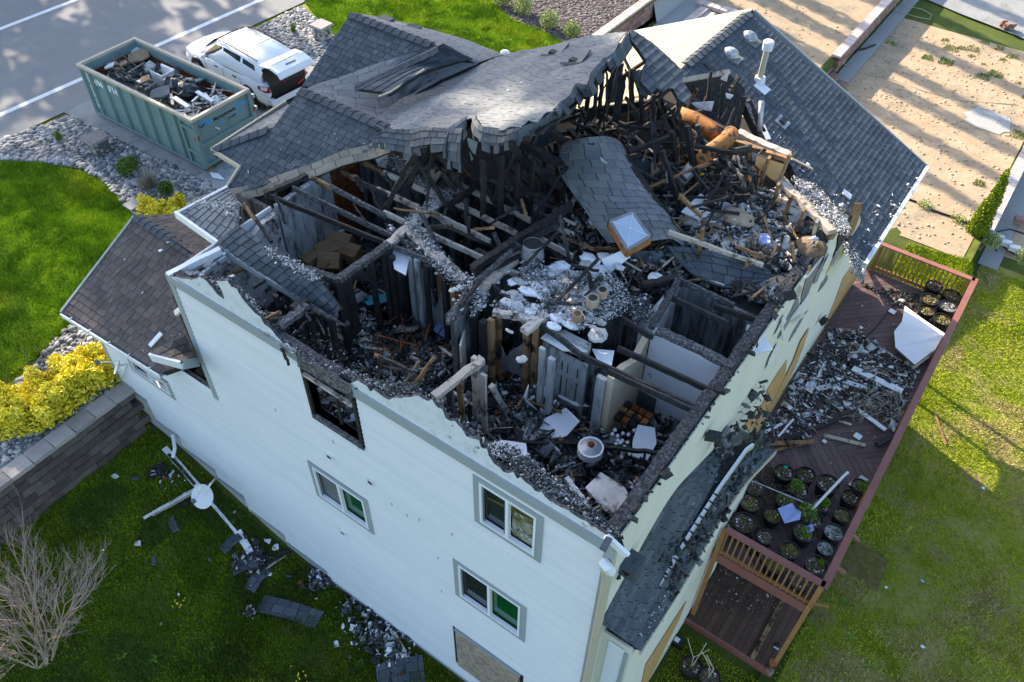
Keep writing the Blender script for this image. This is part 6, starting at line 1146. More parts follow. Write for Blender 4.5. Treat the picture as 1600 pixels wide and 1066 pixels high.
bb('top_rim', dm, (DX0 - .05, DX1 + .05, DY0 - .06, DY0 + .04, DZ1, DZ1 + .09, 'rim_tan'), (DX0 - .05, DX1 + .05, DY1 - .04, DY1 + .06, DZ1, DZ1 + .09, 'rim_tan'), (DX0 - .05, DX0 + .05, DY0 + .041, DY1 - .041, DZ1, DZ1 + .09, 'rim_tan'), (DX1 - .05, DX1 + .05, DY0 + .041, DY1 - .041, DZ1, DZ1 + .09, 'rim_tan'))
xs_ = [-22.75, -22.35, -21.65, -20.95, -20.3, -19.65, -19.0, -18.35]
me = _mb(lambda b: b.add([(-.07, 0, 0), (.07, 0, 0), (.035, -.085, 0), (-.035, -.085, 0), (-.07, 0, 1.49), (.07, 0, 1.49), (.035, -.085, 1.49), (-.035, -.085, 1.49)], [(0, 1, 2, 3)[::-1], (4, 5, 6, 7)[::-1], (0, 4, 7, 3)[::-1], (3, 7, 6, 2)[::-1], (2, 6, 5, 1)[::-1]], 'steel_rib')).mesh('rib')
for x in xs_: piece('rib', me, Matrix.Translation((x, DY0, DZ0)), dm)
for x in xs_: piece('rib', me, Matrix.Translation((x, DY1, DZ0)) @ Matrix.Scale(-1, 4, (0, 1, 0)), dm)
bb('end_frame', dm, (DX1, DX1 + .09, DY0 - .06, DY0 + .08, DZ0 - .06, DZ1, 'steel_rib'), (DX1, DX1 + .09, DY1 - .08, DY1 + .06, DZ0 - .06, DZ1, 'steel_rib'), (DX1, DX1 + .08, DY0 + .08, DY1 - .08, DZ0 + .62, DZ0 + .74, 'steel_rib'), (DX1, DX1 + .08, DY0 + .08, DY1 - .08, DZ0 - .06, DZ0 + .06, 'steel_rib'), (DX1 - .55, DX1, DY0 - .07, DY0, DZ0 + .38, DZ0 + .46, 'steel_rib'), (DX1 - .55, DX1, DY0 - .07, DY0, DZ0 + 1.2, DZ0 + 1.28, 'steel_rib'), (DX1 - .55, DX1, DY0 - .07, DY0, DZ1 - .08, DZ1 - .005, 'steel_rib'), (DX1 - .58, DX1 - .5, DY0 - .075, DY0, DZ0, DZ1 - .09, 'steel_rib'))
bb('skid', dm, (DX0, DX1, DY0 - .06, DY0 + .06, DZ0 - .1, DZ0, 'steel_rib'), (DX0, DX1, DY0 + .5, DY0 + .62, DZ0 - .15, DZ0 - .061, 'steel_rust'), (DX0, DX1, DY1 - .62, DY1 - .5, DZ0 - .15, DZ0 - .061, 'steel_rust'))
bb('reflector', dm, (DX1 + .091, DX1 + .096, DY0 - .03, DY0 + .02, DZ0 + .9, DZ0 + 1.05, 'lamp_red')); bb('reflector', dm, (DX1 + .091, DX1 + .096, DY1 - .02, DY1 + .03, DZ0 + .85, DZ0 + 1.0, 'lamp_red')); bb('reflector', dm, (DX1 - .06, DX1 - .02, DY0 - .066, DY0 - .061, DZ0 + .85, DZ0 + 1.0, 'lamp_red'))
bb('support_block', dm, (DX1 - .35, DX1 + .12, DY0 + .0, DY0 + .28, 2.756, DZ0 - .105, 'lumber')); bb('hinge', dm, (DX1 + .02, DX1 + .14, DY1 + .06, DY1 + .13, DZ0 + .3, DZ0 + .4, 'steel_rust'), (DX1 + .02, DX1 + .14, DY1 + .06, DY1 + .13, DZ0 + .9, DZ0 + 1.0, 'duct_metal'), (DX1 + .02, DX1 + .14, DY1 + .06, DY1 + .13, DZ0 + 1.3, DZ0 + 1.4, 'duct_metal'))
def text(s, size, mn, mtx, parent, name='lettering', bold=.0):
    c = bpy.data.curves.new('txt', 'FONT'); c.body = s; c.size = size; c.extrude = .003; c.offset = bold; c.align_x = 'LEFT'; c.resolution_u = 3
    o = bpy.data.objects.new('txt', c); sc.collection.objects.link(o); dg = bpy.context.evaluated_depsgraph_get(); me = bpy.data.meshes.new_from_object(o.evaluated_get(dg)); bpy.data.objects.remove(o)
    me.materials.clear(); me.materials.append(MATS[mn]); q = bpy.data.objects.new(name, me); sc.collection.objects.link(q); attach(q, parent); q.matrix_basis = mtx; return q
front = lambda x, z, dz=0: Matrix.Translation((x, DY0 - .006, z)) @ Matrix.Rotation(R(90), 4, 'X')
text('484-24', .27, 'print_white', front(-22.28, DZ1 - .42), dm, bold=.012); text('7148', .3, 'print_white', front(-21.55, DZ1 - .42), dm, bold=.012)
for i, ch in enumerate('WWW.SITE.COM'): text(ch, .16, 'print_white', front(-22.62, DZ1 - .25 - .1 * i), dm, bold=.006)
end = lambda y, z: Matrix.Translation((DX1 + .006, y, z)) @ Matrix.Rotation(R(90), 4, 'Z') @ Matrix.Rotation(R(90), 4, 'X')
text('Site', .22, 'print_blue', end(DY0 + .34, DZ1 - .32), dm, bold=.008); text('Management', .165, 'print_black', end(DY0 + .68, DZ1 - .33), dm, bold=.003); text('Group', .22, 'print_blue', end(DY0 + 1.5, DZ1 - .32), dm, bold=.008); text('service', .11, 'print_black', end(DY0 + 1.18, DZ1 - .5), dm); text('site', .14, 'print_blue', end(DY0 + .85, DZ1 - .52), dm, bold=.005); text('group', .12, 'print_blue', end(DY0 + 1.5, DZ1 - .5), dm, bold=.003)
b = MB(); b.tube([(DX1 + .006, DY0 + .17, DZ1 - .24), (DX1 + .006, DY0 + .25, DZ1 - .3), (DX1 + .006, DY0 + .36, DZ1 - .22)], .018, 'print_black', 6); b.tube([(DX1 + .006, DY0 + .17, DZ1 - .16), (DX1 + .006, DY0 + .26, DZ1 - .22), (DX1 + .006, DY0 + .36, DZ1 - .12)], .022, 'print_blue', 6); b.build('emblem', dm)
b = MB(); b.tube([(-22.22 + .14 * math.cos(a_ * .5), DY0 - .004, DZ1 - .42 + .12 * math.sin(a_ * .5)) for a_ in range(-6, 4)], .018, 'teal', 5); b.build('emblem', dm, label='faded teal swirl on the long side')
# contents
zc = lambda x, y: DZ1 - .62 + .28 * noise.noise(Vector((x * 1.1, y * 1.3, 2))) + .22 * sm((x + 19.5) / 1.5) * 0 + .12
ground_lump('dumpster_debris', DX0 + .08, DX1 - .08, DY0 + .08, DY1 - .08, zc, 'rubble_dark', .15)
shards('dumpster_debris', heap(DX0 + .1, DX1 - .1, DY0 + .1, DY1 - .1, zc, 900), .04, .3, ['rubble_dark', 'ash_dark', 'drywall_stained', 'lumber_pale', 'cardboard', 'rubble_tan'], [5, 2, 2, 2, 1, 2], .3, .5)
def sc_(lb, grp=None, cat='debris'): return dict(label=lb, cat=cat)
for k in range(46):
    x = random.uniform(-18.9, -17.8); y = random.uniform(6.9, 8.6); z = zc(x, y) + random.uniform(.05, .22); a_ = random.gauss(.2, .7); l = random.uniform(.15, .45)
    b = MB(); b.beam((x - math.cos(a_) * l, y - math.sin(a_) * l, z), (x + math.cos(a_) * l, y + math.sin(a_) * l, z + random.uniform(-.06, .1)), random.uniform(.03, .09), .02, random.choice(['lumber_pale', 'trim_white', 'lumber_pale', 'drywall_stained'])); o = b.build('scrap_wood'); o['group'] = 'scrap wood in the dumpster'; tag(o, 'pale splintered wood strip lying loose in the near end of the dumpster', 'wood', 'scrap wood in the dumpster')
DI = [((1000, 420), 'white_plastic', (.4, .3, .4), 'white broken bucket in the middle of the dumpster'), ((870, 440), 'drywall_stained', (.28, .28, .16), 'grey-white round container behind the white bucket')]
def inD(x, y, z=4.25): return at(120 + x / 8, 50 + y / 8, z)
t = inD(1080, 560, 4.12); q = thing('white_bin', 'broken white plastic bin in the middle of the dumpster', 'bin', tuple(t)); b = MB(); b.box(t.x - .28, t.x + .3, t.y - .22, t.y - .19, t.z - .2, t.z + .22, 'white_plastic'); b.box(t.x - .28, t.x + .3, t.y + .19, t.y + .22, t.z - .2, t.z + .22, 'white_plastic'); b.box(t.x + .27, t.x + .3, t.y - .189, t.y + .189, t.z - .2, t.z + .22, 'white_plastic'); b.build('bin_body', q); b = MB(); b.box(t.x - .3, t.x + .32, t.y + .22, t.y + .26, t.z + .2, t.z + .24, 'vinyl'); b.build('lip', q)
for (x, y, z, s, mn, lb) in ((420, 430, 4.35, .26, 'white_plastic', 'white crumpled sheet at the far left corner of the dumpster'), (590, 400, 4.3, .22, 'rubble_tan', 'tan crumpled fabric beside the white sheet'), (500, 470, 4.25, .2, 'cardboard', 'brown torn carton near the left rim'), (780, 210, 4.3, .3, 'drywall_white', 'white board at the far corner of the dumpster'), (780, 300, 4.3, .4, 'rubble_tan', 'broken tan shelf panel with charred rods'), (860, 600, 4.35, .3, 'cardboard', 'tan carpeted board near the front rim'), (900, 440, 4.25, .25, 'drywall_stained', 'dented grey appliance part'), (820, 640, 4.3, .18, 'white_plastic', 'white scrap in front of the carpeted board'), (1050, 760, 4.42, .35, 'screen_grey', 'flat grey-brown board against the near rim'), (1240, 500, 4.3, .22, 'bag_black', 'small black bag by the far rim'), (1500, 620, 4.35, .3, 'steel_green', 'dark curved plastic tub near the far rim'), (1380, 600, 4.35, .2, 'lumber_pale', 'bundle of pale lath beside the dark tub')):
    c = inD(x, y, z - .12); b = MB(); s *= .85; u = Vector((math.cos(x), math.sin(x), .1)) * s; v = Vector((-math.sin(x), math.cos(x), .3)) * s * .7; b.prism([c - u - v, c + u * .2 - v * 1.1, c + u - v * .6, c + u * .8 + v, c - u * .3 + v * .8, c - u * 1.0 + v * .4], (0, 0, .05), mn); tag(b.build('scrap'), lb, 'scrap')
for (x, y, lb) in ((1230, 660, 'black rubbish bag in the middle of the dumpster'), (1400, 720, 'larger black rubbish bag beside the pale wood')):
    c = inD(x, y, 4.15); b = MB(); b.blob(c, .42, .36, .28, 'bag_black', 14, 8, .16); tag(b.build('rubbish_bag'), lb, 'bag')
c = at(352, 198 - 20, 4.2); b = MB(); b.blob(at(338, 158, 4.1), .2, .18, .15, 'white_plastic', 12, 7, .2); tag(b.build('white_bag'), 'crumpled white plastic bag near the car end of the dumpster', 'bag')
for (x1, y1, x2, y2, w_, mn, lb) in ((500, 235, 760, 440, .02, 'rubble_tan', 'long thin tan rod slanting over the far half of the dumpster'), (430, 310, 600, 480, .025, 'rubble_tan', 'second tan rod near the left corner'), (1185, 740, 1275, 785, .04, 'rubble_tan', 'short tan pole beside the near rim'), (1275, 785, 1400, 655, .04, 'rubble_tan', 'tan pole crossing the black bag'), (1180, 560, 1400, 655, .05, 'rubble_tan', 'tan pole behind the black bag'), (1500, 745, 1700, 870, .12, 'trim_white', 'long white trim board over the near end'), (1215, 820, 1400, 940, .14, 'trim_white', 'broad white board inside the near rim'), (1690, 775, 1750, 600, .06, 'lumber_pale', 'pale stick standing against the far rim'), (1440, 870, 1520, 800, .06, 'trim_white', 'short white stick on the wood pile'), (850, 720, 1000, 630, .05, 'screen_grey', 'grey angle iron by the carpeted board'), (640, 510, 850, 380, .05, 'screen_grey', 'grey metal frame in the middle of the heap'), (560, 480, 720, 610, .03, 'char', 'black rod near the rim'), (1175, 770, 1200, 910, .08, 'lumber_pale', 'pinkish board end standing at the near rim')):
    b = MB(); b.beam(inD(x1, y1, 4.3), inD(x2, y2, 4.24), w_, max(.02, w_ * .4), mn); tag(b.build('scrap_bar'), lb, 'scrap')

# ================================================================== THE CAR
CO = at(397, 163, 2.76); carpos = Vector((-20.45, 11.0, 2.756)); HD = R(180 - 4.5)
car = thing('parked_suv', 'white SUV parked beside the dumpster with its tailgate open', 'car', (0, 0, 0)); CL, CW = 4.95, .97
def car_shell():
    # stations: x (rear 0 .. front), belt height, lower z, half width at belt, half width mid, top centre z
    ST_ = [(-2.42, .74, .42, .72, .80, .76), (-2.36, 1.0, .32, .86, .92, 1.02), (-2.2, 1.1, .28, .92, .97, 1.12), (-1.5, 1.12, .26, .94, .985, 1.14), (-.4, 1.09, .26, .94, .985, 1.11), (.6, 1.06, .26, .94, .985, 1.08), (1.0, 1.04, .26, .93, .98, 1.1), (1.35, 1.03, .27, .91, .975, 1.09), (1.9, .97, .28, .87, .95, 1.05), (2.25, .88, .3, .8, .9, .96), (2.42, .72, .36, .68, .8, .78), (2.48, .55, .42, .6, .72, .58)]
    b = MB(); V = []; F = []; n = 11
    for (x, zb, zl, wb, wm, zt) in ST_:
        zm = zl + (zb - zl) * .55; half = [(wm * .93, zl), (wm, zl + (zm - zl) * .45), (wm, zm), (wb, zb), (wb * .6, zb + (zt - zb) * .8), (0, zt)]
        V += [(x, -y, z) for y, z in half] + [(x, y, z) for y, z in half[:-1][::-1]]
    for i in range(len(ST_) - 1):
        for k in range(n): F.append((i * n + k, i * n + (k + 1) % n, (i + 1) * n + (k + 1) % n, (i + 1) * n + k))
    F.append(tuple(range(n))); F.append(tuple((len(ST_) - 1) * n + k for k in range(n))[::-1]); b.add(V, F, 'car_white', .5); return b
o = car_shell().build('body', car, smooth=True)
b = MB()   # cabin: roof with pillars, lofted
CAB = [(-2.2, 1.04, .84, 1.5, .78), (-2.02, 1.04, .92, 1.68, .72), (-1.2, 1.04, .95, 1.76, .72), (-.2, 1.02, .95, 1.78, .72), (.35, 1.01, .94, 1.72, .68), (1.3, 1.0, .9, 1.08, .8)]
V = []; F = []; 
for (x, zb, wb, zt, wt) in CAB:
    hh = [(wb, zb - .04), (wb * .985, zb + (zt - zb) * .2), (wt + .02, zt - .1 * (zt > 1.3)), (wt - .1, zt), (0, zt + .03)]; V += [(x, -y, z) for y, z in hh] + [(x, y, z) for y, z in hh[:-1][::-1]]
n = 9
for i in range(len(CAB) - 1):
    for k in range(n): F.append((i * n + k, i * n + (k + 1) % n, (i + 1) * n + (k + 1) % n, (i + 1) * n + k))
F.append(tuple(range(n))); b.add(V, F, 'car_white', .5); b.build('cabin', car, smooth=True)
def side_pt(x, t, s, off=.012):   # point on the cabin side, t = 0 belt .. 1 roof
    for i in range(len(CAB) - 1):
        if CAB[i][0] <= x <= CAB[i + 1][0]:
            k = (x - CAB[i][0]) / (CAB[i + 1][0] - CAB[i][0]); f = lambda j: CAB[i][j] * (1 - k) + CAB[i + 1][j] * k; zb, wb, zt, wt = f(1), f(2), f(3), f(4)
            z = zb + .05 + (zt - .1 - zb - .05) * t; y = wb * .985 + (wt + .02 - wb * .985) * t; return Vector((x, s * (y + off), z))
for s in (-1, 1):
    for P_ in (((-1.98, .04), (-1.18, .0), (-1.22, .98), (-1.8, .98)), ((-1.08, .0), (-.14, .0), (-.16, 1.0), (-1.1, 1.0)), ((-.08, .0), (1.02, .0), (.36, .96), (-.08, 1.0))):
        b = MB(); q = [side_pt(x, t, s) for x, t in P_]; b.add(q, [(0, 1, 2, 3) if s < 0 else (3, 2, 1, 0)], 'glass_dark', 0); b.build('side_window', car)
    b = MB(); b.tube([side_pt(.28, 1, s, 0) + Vector((0, -s * .07, .14)), side_pt(-.5, 1, s, 0) + Vector((0, -s * .07, .15)), side_pt(-1.9, 1, s, 0) + Vector((0, -s * .07, .16))], .022, 'car_black', 6); b.build('roof_rail', car)
    b = MB(); b.blob((.78, s * 1.05, 1.13), .08, .11, .08, 'car_white', 8, 5, 0); b.beam((.78, s * .92, 1.08), (.78, s * 1.0, 1.1), .05, .05, 'car_black'); b.build('mirror', car)
    for x in (-.9, .15): b = MB(); b.beam((x, s * 1.0, .92), (x + .2, s * 1.0, .93), .025, .035, 'car_black'); b.build('door_handle', car)
    b = MB(); 
    for x in (-1.1, -.12, .9): b.beam((x, s * .9885, .35), (x, s * .9885, .99), .006, .012, 'screen_grey')
    b.build('door_seam', car); b = MB(); b.beam((-2.2, s * .95, .3), (2.2, s * .95, .3), .06, .14, 'car_black'); b.build('sill', car)
    b = MB(); b.prism([(-2.405, s * .74, .8), (-2.36, s * .9, .84), (-2.08, s * .968, .92), (-2.06, s * .968, 1.02), (-2.34, s * .88, 1.06), (-2.41, s * .74, 1.0)], (-.012, s * .02, 0), 'lamp_red'); b.build('tail_lamp', car)
    b = MB(); b.prism([(2.36, s * .62, .72), (2.24, s * .83, .76), (1.98, s * .93, .86), (2.2, s * .82, .9)], (.03, s * .02, .02), 'glass_sky'); b.build('headlamp', car)
    for wx in (-1.45, 1.42):
        w_ = MB(); w_.tube([(wx, s * .86, .38), (wx, s * .995, .38)], .45, 'car_black', 24); w_.build('wheel_arch', car)
        w_ = MB(); n = 26; prof = [(.22, .8), (.36, .8), (.385, .84), (.385, .98), (.36, 1.015), (.26, 1.02)]; V = []; F = []
        for (rr, yy) in prof:
            for k in range(n): V.append((wx + rr * math.cos(2 * math.pi * k / n), s * yy, .385 + rr * math.sin(2 * math.pi * k / n)))
        for i in range(len(prof) - 1):
            for k in range(n): F.append((i * n + k, i * n + (k + 1) % n, (i + 1) * n + (k + 1) % n, (i + 1) * n + k))
        w_.add(V, F, 'tyre', .4); wo = w_.build('wheel', car); w_ = MB(); w_.tube([(wx, s * .97, .385), (wx, s * .99, .385)], .25, 'car_black', 24); w_.build('hub', wo); w_ = MB()
        for k in range(5):
            a_ = k * 2 * math.pi / 5 + .3; c0 = Vector((wx, s * 1.01, .385))
            for da in (-.13, .13): w_.beam(c0, c0 + Vector((.25 * math.cos(a_ + da), 0, .25 * math.sin(a_ + da))), .03, .02, 'alloy', up=(0, 1, 0))
        w_.tube([(wx, s * 1.0, .385), (wx, s * 1.022, .385)], .06, 'alloy', 12)
        for k in range(24): a_ = k * math.pi / 12; w_.beam((wx + .25 * math.cos(a_), s * 1.01, .385 + .25 * math.sin(a_)), (wx + .25 * math.cos(a_ + .27), s * 1.01, .385 + .25 * math.sin(a_ + .27)), .02, .02, 'alloy', up=(0, 1, 0))
        w_.build('rim', wo)
b = MB(); b.add([(.44, -.66, 1.7), (.44, .66, 1.7), (1.28, .82, 1.08), (1.28, -.82, 1.08)], [(0, 1, 2, 3)[::-1]], 'glass_dark', 0); V = b.v; b.v = [(x + .015, y, z + .03) for x, y, z in V]; b.build('windscreen', car)
for x in (-.55, -1.15): b = MB(); b.beam((x, -.68, 1.835), (x, .68, 1.835), .012, .01, 'screen_grey'); b.build('roof_seam', car)
b = MB(); b.box(-2.26, -2.1, -.76, .76, 1.62, 1.7, 'car_white'); b.box(-2.3, -2.26, -.2, .2, 1.62, 1.66, 'lamp_red'); b.build('spoiler', car)
b = MB(); b.prism([(-2.435, -.7, .62), (-2.435, .7, .62), (-2.435, .74, .98), (-2.2, .78, 1.58), (-2.2, -.78, 1.58), (-2.435, -.74, .98)], (-.01, 0, 0), 'car_black'); b.build('boot_opening', car)
b = MB(); b.beam((-2.44, -.6, .7), (-2.3, -.62, 1.4), .04, .05, 'lamp_red'); b.beam((-2.45, -.35, .7), (-2.45, -.62, .78), .08, .06, 'lamp_red'); b.beam((-2.45, .15, .95), (-2.45, .22, 1.1), .05, .04, 'lamp_red'); b.build('boot_load', car)
b = MB(); b.box(-2.56, -2.36, -.86, .86, .38, .6, 'car_white'); b.box(-2.57, -2.45, -.7, .7, .601, .62, 'car_black'); b.box(-2.54, -2.4, -.9, .9, .26, .379, 'car_black'); b.build('rear_bumper', car)
tgp = [(-2.14, 1.66), (-2.6, 1.74), (-3.0, 1.66), (-3.12, 1.52)]; b = MB(); V = []; F = []
for (x, z) in tgp: V += [(x, -.74, z), (x, .74, z), (x, .7, z + .05), (x, -.7, z + .05)]
for i in range(3):
    for k in range(4): F.append((i * 4 + k, i * 4 + (k + 1) % 4, i * 4 + 4 + (k + 1) % 4, i * 4 + 4 + k))
F += [(3, 2, 1, 0), (12, 13, 14, 15)]; b.add(V, F, 'car_white', .5); tg = b.build('tailgate', car)
b = MB(); b.add([(-2.2, -.62, 1.735), (-2.2, .62, 1.735), (-2.56, .6, 1.8), (-2.56, -.6, 1.8)], [(0, 1, 2, 3)], 'glass_dark', 0); b.build('rear_window', tg); b = MB(); b.box(-2.84, -2.76, -.2, .2, 1.745, 1.762, 'screen_grey'); b.build('plate_recess', tg)
car.location = carpos; car.scale = (.95, .95, .95); car.rotation_euler = (0, 0, HD)

# ================================================================== PLANTS
def bush(name, label, cat, px, z, r_, n, size, mn, hz=.9, group=None, stretch=1, mn2=None, up=0):
    p = at(*px, z); t = thing(name, label, cat, tuple(p), group); cs = [(p.x, p.y, p.z + r_ * hz * .8, r_, r_ * stretch, r_ * hz)]
    for _ in range(5): a_ = random.random() * 6.28; cs.append((p.x + math.cos(a_) * r_ * .4, p.y + math.sin(a_) * r_ * .4 * stretch, p.z + r_ * hz * random.uniform(.6, 1.2), r_ * .6, r_ * .6, r_ * .6))
    leaves('foliage', cs, n, size, mn, parent=t, mn2=mn2, up=up); b = MB()
    for _ in range(5): b.tube([p, p + Vector((random.gauss(0, r_ * .3), random.gauss(0, r_ * .3), r_ * 1.2))], .012, 'wood_bark', 4)
    b.build('stem', t); return t
bush('boxwood_shrub', 'round clipped green shrub in the river rocks beside the driveway, larger one', 'shrub', (204, 270), 2.76, .34, 2600, .035, 'shrub_green', mn2='leaf_dark')
bush('boxwood_shrub', 'small dark green shrub in the rocks between the grass tuft and the yellow hedge', 'shrub', (260, 302), 2.76, .24, 1500, .035, 'shrub_green', mn2='leaf_dark')
for (x, y, s, lb) in ((785, 8, .4, 'green shrub at the top edge of the bark bed'), (818, 22, .42, 'pale variegated shrub, second in the bark bed row'), (859, 43, .42, 'pale variegated shrub, third in the bark bed row'), (893, 58, .36, 'yellowish shrub at the near end of the bark bed')):
    bush('variegated_shrub', lb, 'shrub', (x, y), 2.75, s, 2200, .04, 'shrub_pale', mn2='shrub_green', group='shrubs along the bark bed')
for (x, y, s, lb) in ((1440, 334, .32, 'variegated shrub nearest the dark roof on the lawn edge'), (1491, 356, .3, 'variegated shrub in the middle of the lawn edge'), (1545, 385, .3, 'variegated shrub right of the narrow evergreen'), (1598, 410, .32, 'variegated shrub at the right photo edge')):
    bush('variegated_shrub', lb, 'shrub', (x, y), .75, s, 1300, .035, 'shrub_pale', mn2='shrub_green', group='shrubs along the lawn edge')
def iris(px, z, lb, s=.4, mn='shrub_green', nb=70, spread=.5):
    p = at(*px, z); b = MB()
    for _ in range(nb):
        a_ = random.random() * 6.28; r0 = random.random() * .1 * s / .4; l = s * random.uniform(.6, 1.1); sp = spread * random.random(); c = p + Vector((math.cos(a_) * r0, math.sin(a_) * r0, 0)); e = c + Vector((math.cos(a_) * l * sp, math.sin(a_) * l * sp, l)); w_ = Vector((-math.sin(a_), math.cos(a_), 0)) * .014
        b.add([c - w_, c + w_, e], [(0, 1, 2)], mn)
    return tag(b.build('grass_tuft'), lb, 'plant')
iris((93, 218), 2.76, 'bright green upright tuft in the river rocks near the road'); iris((459, 50), 2.76, 'bright green tuft in the rocks beyond the car'); iris((233, 292), 2.76, 'dry silvery grass tuft beside the round shrub', .5, 'straw', 220, 1.1)
# yellow junipers
def hedge(name, label, pts, z, r_, n, hz=.8):
    c0 = at(*pts[0][:2], z); t = thing(name, label, 'hedge', tuple(c0)); cs = []
    for (x, y, rr) in pts: p = at(x, y, z + .35); cs.append((p.x, p.y, p.z - .25, rr, rr, rr * hz)); 
    for (x, y, rr) in pts:
        for _ in range(4): p = at(x + random.uniform(-12, 12), y + random.uniform(-12, 12), z + .5); cs.append((p.x, p.y, p.z, rr * .35, rr * .35, rr * .45))
    leaves('foliage', cs, n, .06, 'juniper', parent=t, mn2='shrub_green', p2=.04, up=.5); b = MB()
    for (x, y, rr) in pts:
        p = at(x, y, z)
        for _ in range(3): b.tube([p, p + Vector((random.gauss(0, .3), random.gauss(0, .3), .4))], .015, 'wood_bark', 4)
    b.build('stem', t)
hedge('juniper_hedge', 'long golden juniper hedge above the retaining wall', [(150, 552, .5), (135, 580, .5), (108, 598, .55), (82, 618, .55), (60, 638, .5), (32, 640, .55), (8, 650, .5), (10, 620, .5), (95, 575, .42), (55, 595, .42), (120, 560, .4), (165, 575, .4), (-20, 640, .5)], 2.76, .5, 34000)
hedge('juniper_hedge', 'golden juniper shrub behind the low left roof', [(228, 318, .34), (245, 324, .42), (270, 322, .42), (240, 338, .4), (262, 336, .4)], 2.76, .4, 9000)
p = at(1520, 372, .8); t = thing('narrow_evergreen', 'tall narrow yellow-green evergreen at the lawn edge', 'tree', tuple(p)); cs = []
for k in range(16): z = .12 + k * .155; r_ = .3 * (1 - (k / 16) ** 1.4) + .06; cs.append((p.x + random.uniform(-.03, .03), p.y + random.uniform(-.03, .03), p.z + z, r_, r_, .17))
leaves('crown', cs, 9000, .05, 'cypress_leaf', parent=t, mn2='shrub_green', p2=.2, up=1.0); b = MB(); b.tube([p, p + Z_ * 2.2], [.05, .015], 'wood_bark', 7); b.build('trunk', t)
# stone pillars (lantern-like) by the driveway
for (x, y, lb) in ((158, 238, 'grey stone pillar in the river rocks beside the dumpster'), (505, 60, 'second stone pillar in the rocks beyond the car')):
    p = at(x, y, 2.76); t = thing('stone_pillar', lb, 'pillar', tuple(p)); b = MB(); b.box(p.x - .24, p.x + .24, p.y - .24, p.y + .24, p.z, p.z + .5, 'river_rock'); b.build('shaft', t)
    for k in range(22):
        b = MB(); s_ = random.choice([(1, 0), (0, -1)]); q = random.uniform(-.19, .19); c = Vector((p.x + (.24 if s_[0] else q), p.y + (-.24 if s_[1] else q), p.z + random.uniform(.06, .44))); b.blob(c, .06, .06, .045, 'river_rock', 7, 4, .2); b.build('stone', t)
    b = MB(); b.add([(p.x - .34, p.y - .34, p.z + .5), (p.x + .34, p.y - .34, p.z + .5), (p.x + .34, p.y + .34, p.z + .5), (p.x - .34, p.y + .34, p.z + .5), (p.x - .3, p.y - .3, p.z + .56), (p.x + .3, p.y - .3, p.z + .56), (p.x + .3, p.y + .3, p.z + .56), (p.x - .3, p.y + .3, p.z + .56)], MB.BOXF, 'block_cap'); b.build('cap', t)
p = at(208, 321, 2.78); b = MB(); b.box(p.x - .2, p.x + .2, p.y - .2, p.y + .2, p.z - .03, p.z + .05, 'concrete'); tag(b.build('paving_stone'), 'single pale square stone at the lawn corner', 'stone')
# bare tree, lower left
rt = at(70, 1090, .0); t = thing('bare_tree', 'leafless pale multi-stemmed tree in the lower left corner', 'tree', (rt.x, rt.y, .0)); b = MB(); bt = MB()
def grow(p, d, l, r_, depth):
    n_ = 3; pts = [p]; rs = [r_]; q = p; dd = d
    for i in range(n_): dd = (dd + Vector((random.gauss(0, .09), random.gauss(0, .09), random.gauss(0, .05)))).normalized(); q = q + dd * l / n_; pts.append(q); rs.append(r_ * (1 - .35 * (i + 1) / n_))
    (b if depth < 2 else bt).tube(pts, rs, 'branch' if depth < 3 else 'twig', 5 if depth < 3 else 3, cap=False)
    if depth >= 6: return
    for k in range(random.choice([2, 3, 3]) if depth else 4):
        sp = random.uniform(.16, .42); nd = (dd + Vector((random.gauss(0, sp), random.gauss(0, sp), random.uniform(-.1, .5)))).normalized(); grow(pts[random.choice([2, 3, 3])], nd, l * random.uniform(.6, .85), r_ * .62, depth + 1)
base = Vector((rt.x, rt.y, 0))
for (tx, ty, tz) in ((52, 960, 1.9), (62, 955, 2.0), (84, 940, 2.1), (25, 1000, 1.5)):
    e = at(tx, ty, tz); d = (e - base).normalized(); grow(base + Vector((random.uniform(-.08, .08), random.uniform(-.08, .08), 0)), d, (e - base).length * .5, .034, 0)
o = b.build('trunk', t); bt.build('crown', t)
# satellite dishes
def dish(c, nrm, r_, label, arm):
    t = thing('satellite_dish', label, 'satellite dish', tuple(c)); b = MB(); n = Vector(nrm).normalized(); u = n.cross(Z_).normalized(); v = n.cross(u); V = [c - n * .06]; F = []
    for j in (1, 2, 3):
        for k in range(20): a_ = 2 * math.pi * k / 20; rr = r_ * j / 3; V.append(c + u * (rr * math.cos(a_)) + v * (rr * 1.08 * math.sin(a_)) - n * (.06 * (1 - (j / 3) ** 2)))
    F = [(0, 1 + k, 1 + (k + 1) % 20) for k in range(20)] + [(1 + j * 20 + k, 1 + (j + 1) * 20 + k, 1 + (j + 1) * 20 + (k + 1) % 20, 1 + j * 20 + (k + 1) % 20) for j in (0, 1) for k in range(20)]
    b.add(V, F, 'screen_grey' if False else 'trim_white'); b.build('reflector', t, smooth=True); b = MB(); b.tube(arm, .025, 'trim_white', 7); b.build('mount', t); b = MB(); b.tube([c - v * r_ * .9, c + n * .35], .012, 'trim_white', 5); b.box(*(lambda q: (q.x - .04, q.x + .04, q.y - .04, q.y + .04, q.z - .04, q.z + .04))(c + n * .38), 'screen_grey'); b.build('feed_arm', t)
c = aty(316, 776, -.75); dish(c, (.35, -.75, .75), .26, 'grey-white satellite dish on a bent arm at the wall foot', [c - Vector((-.0, -.05, -.0)), c + Vector((.05, .25, .22)), aty(336, 748, -.02)])
c = aty(182, 572, -.35); dish(c, (-.5, -.6, .5), .17, 'small satellite dish under the low left eave', [c, c + Vector((.05, .2, -.1)), aty(190, 590, -.02)])
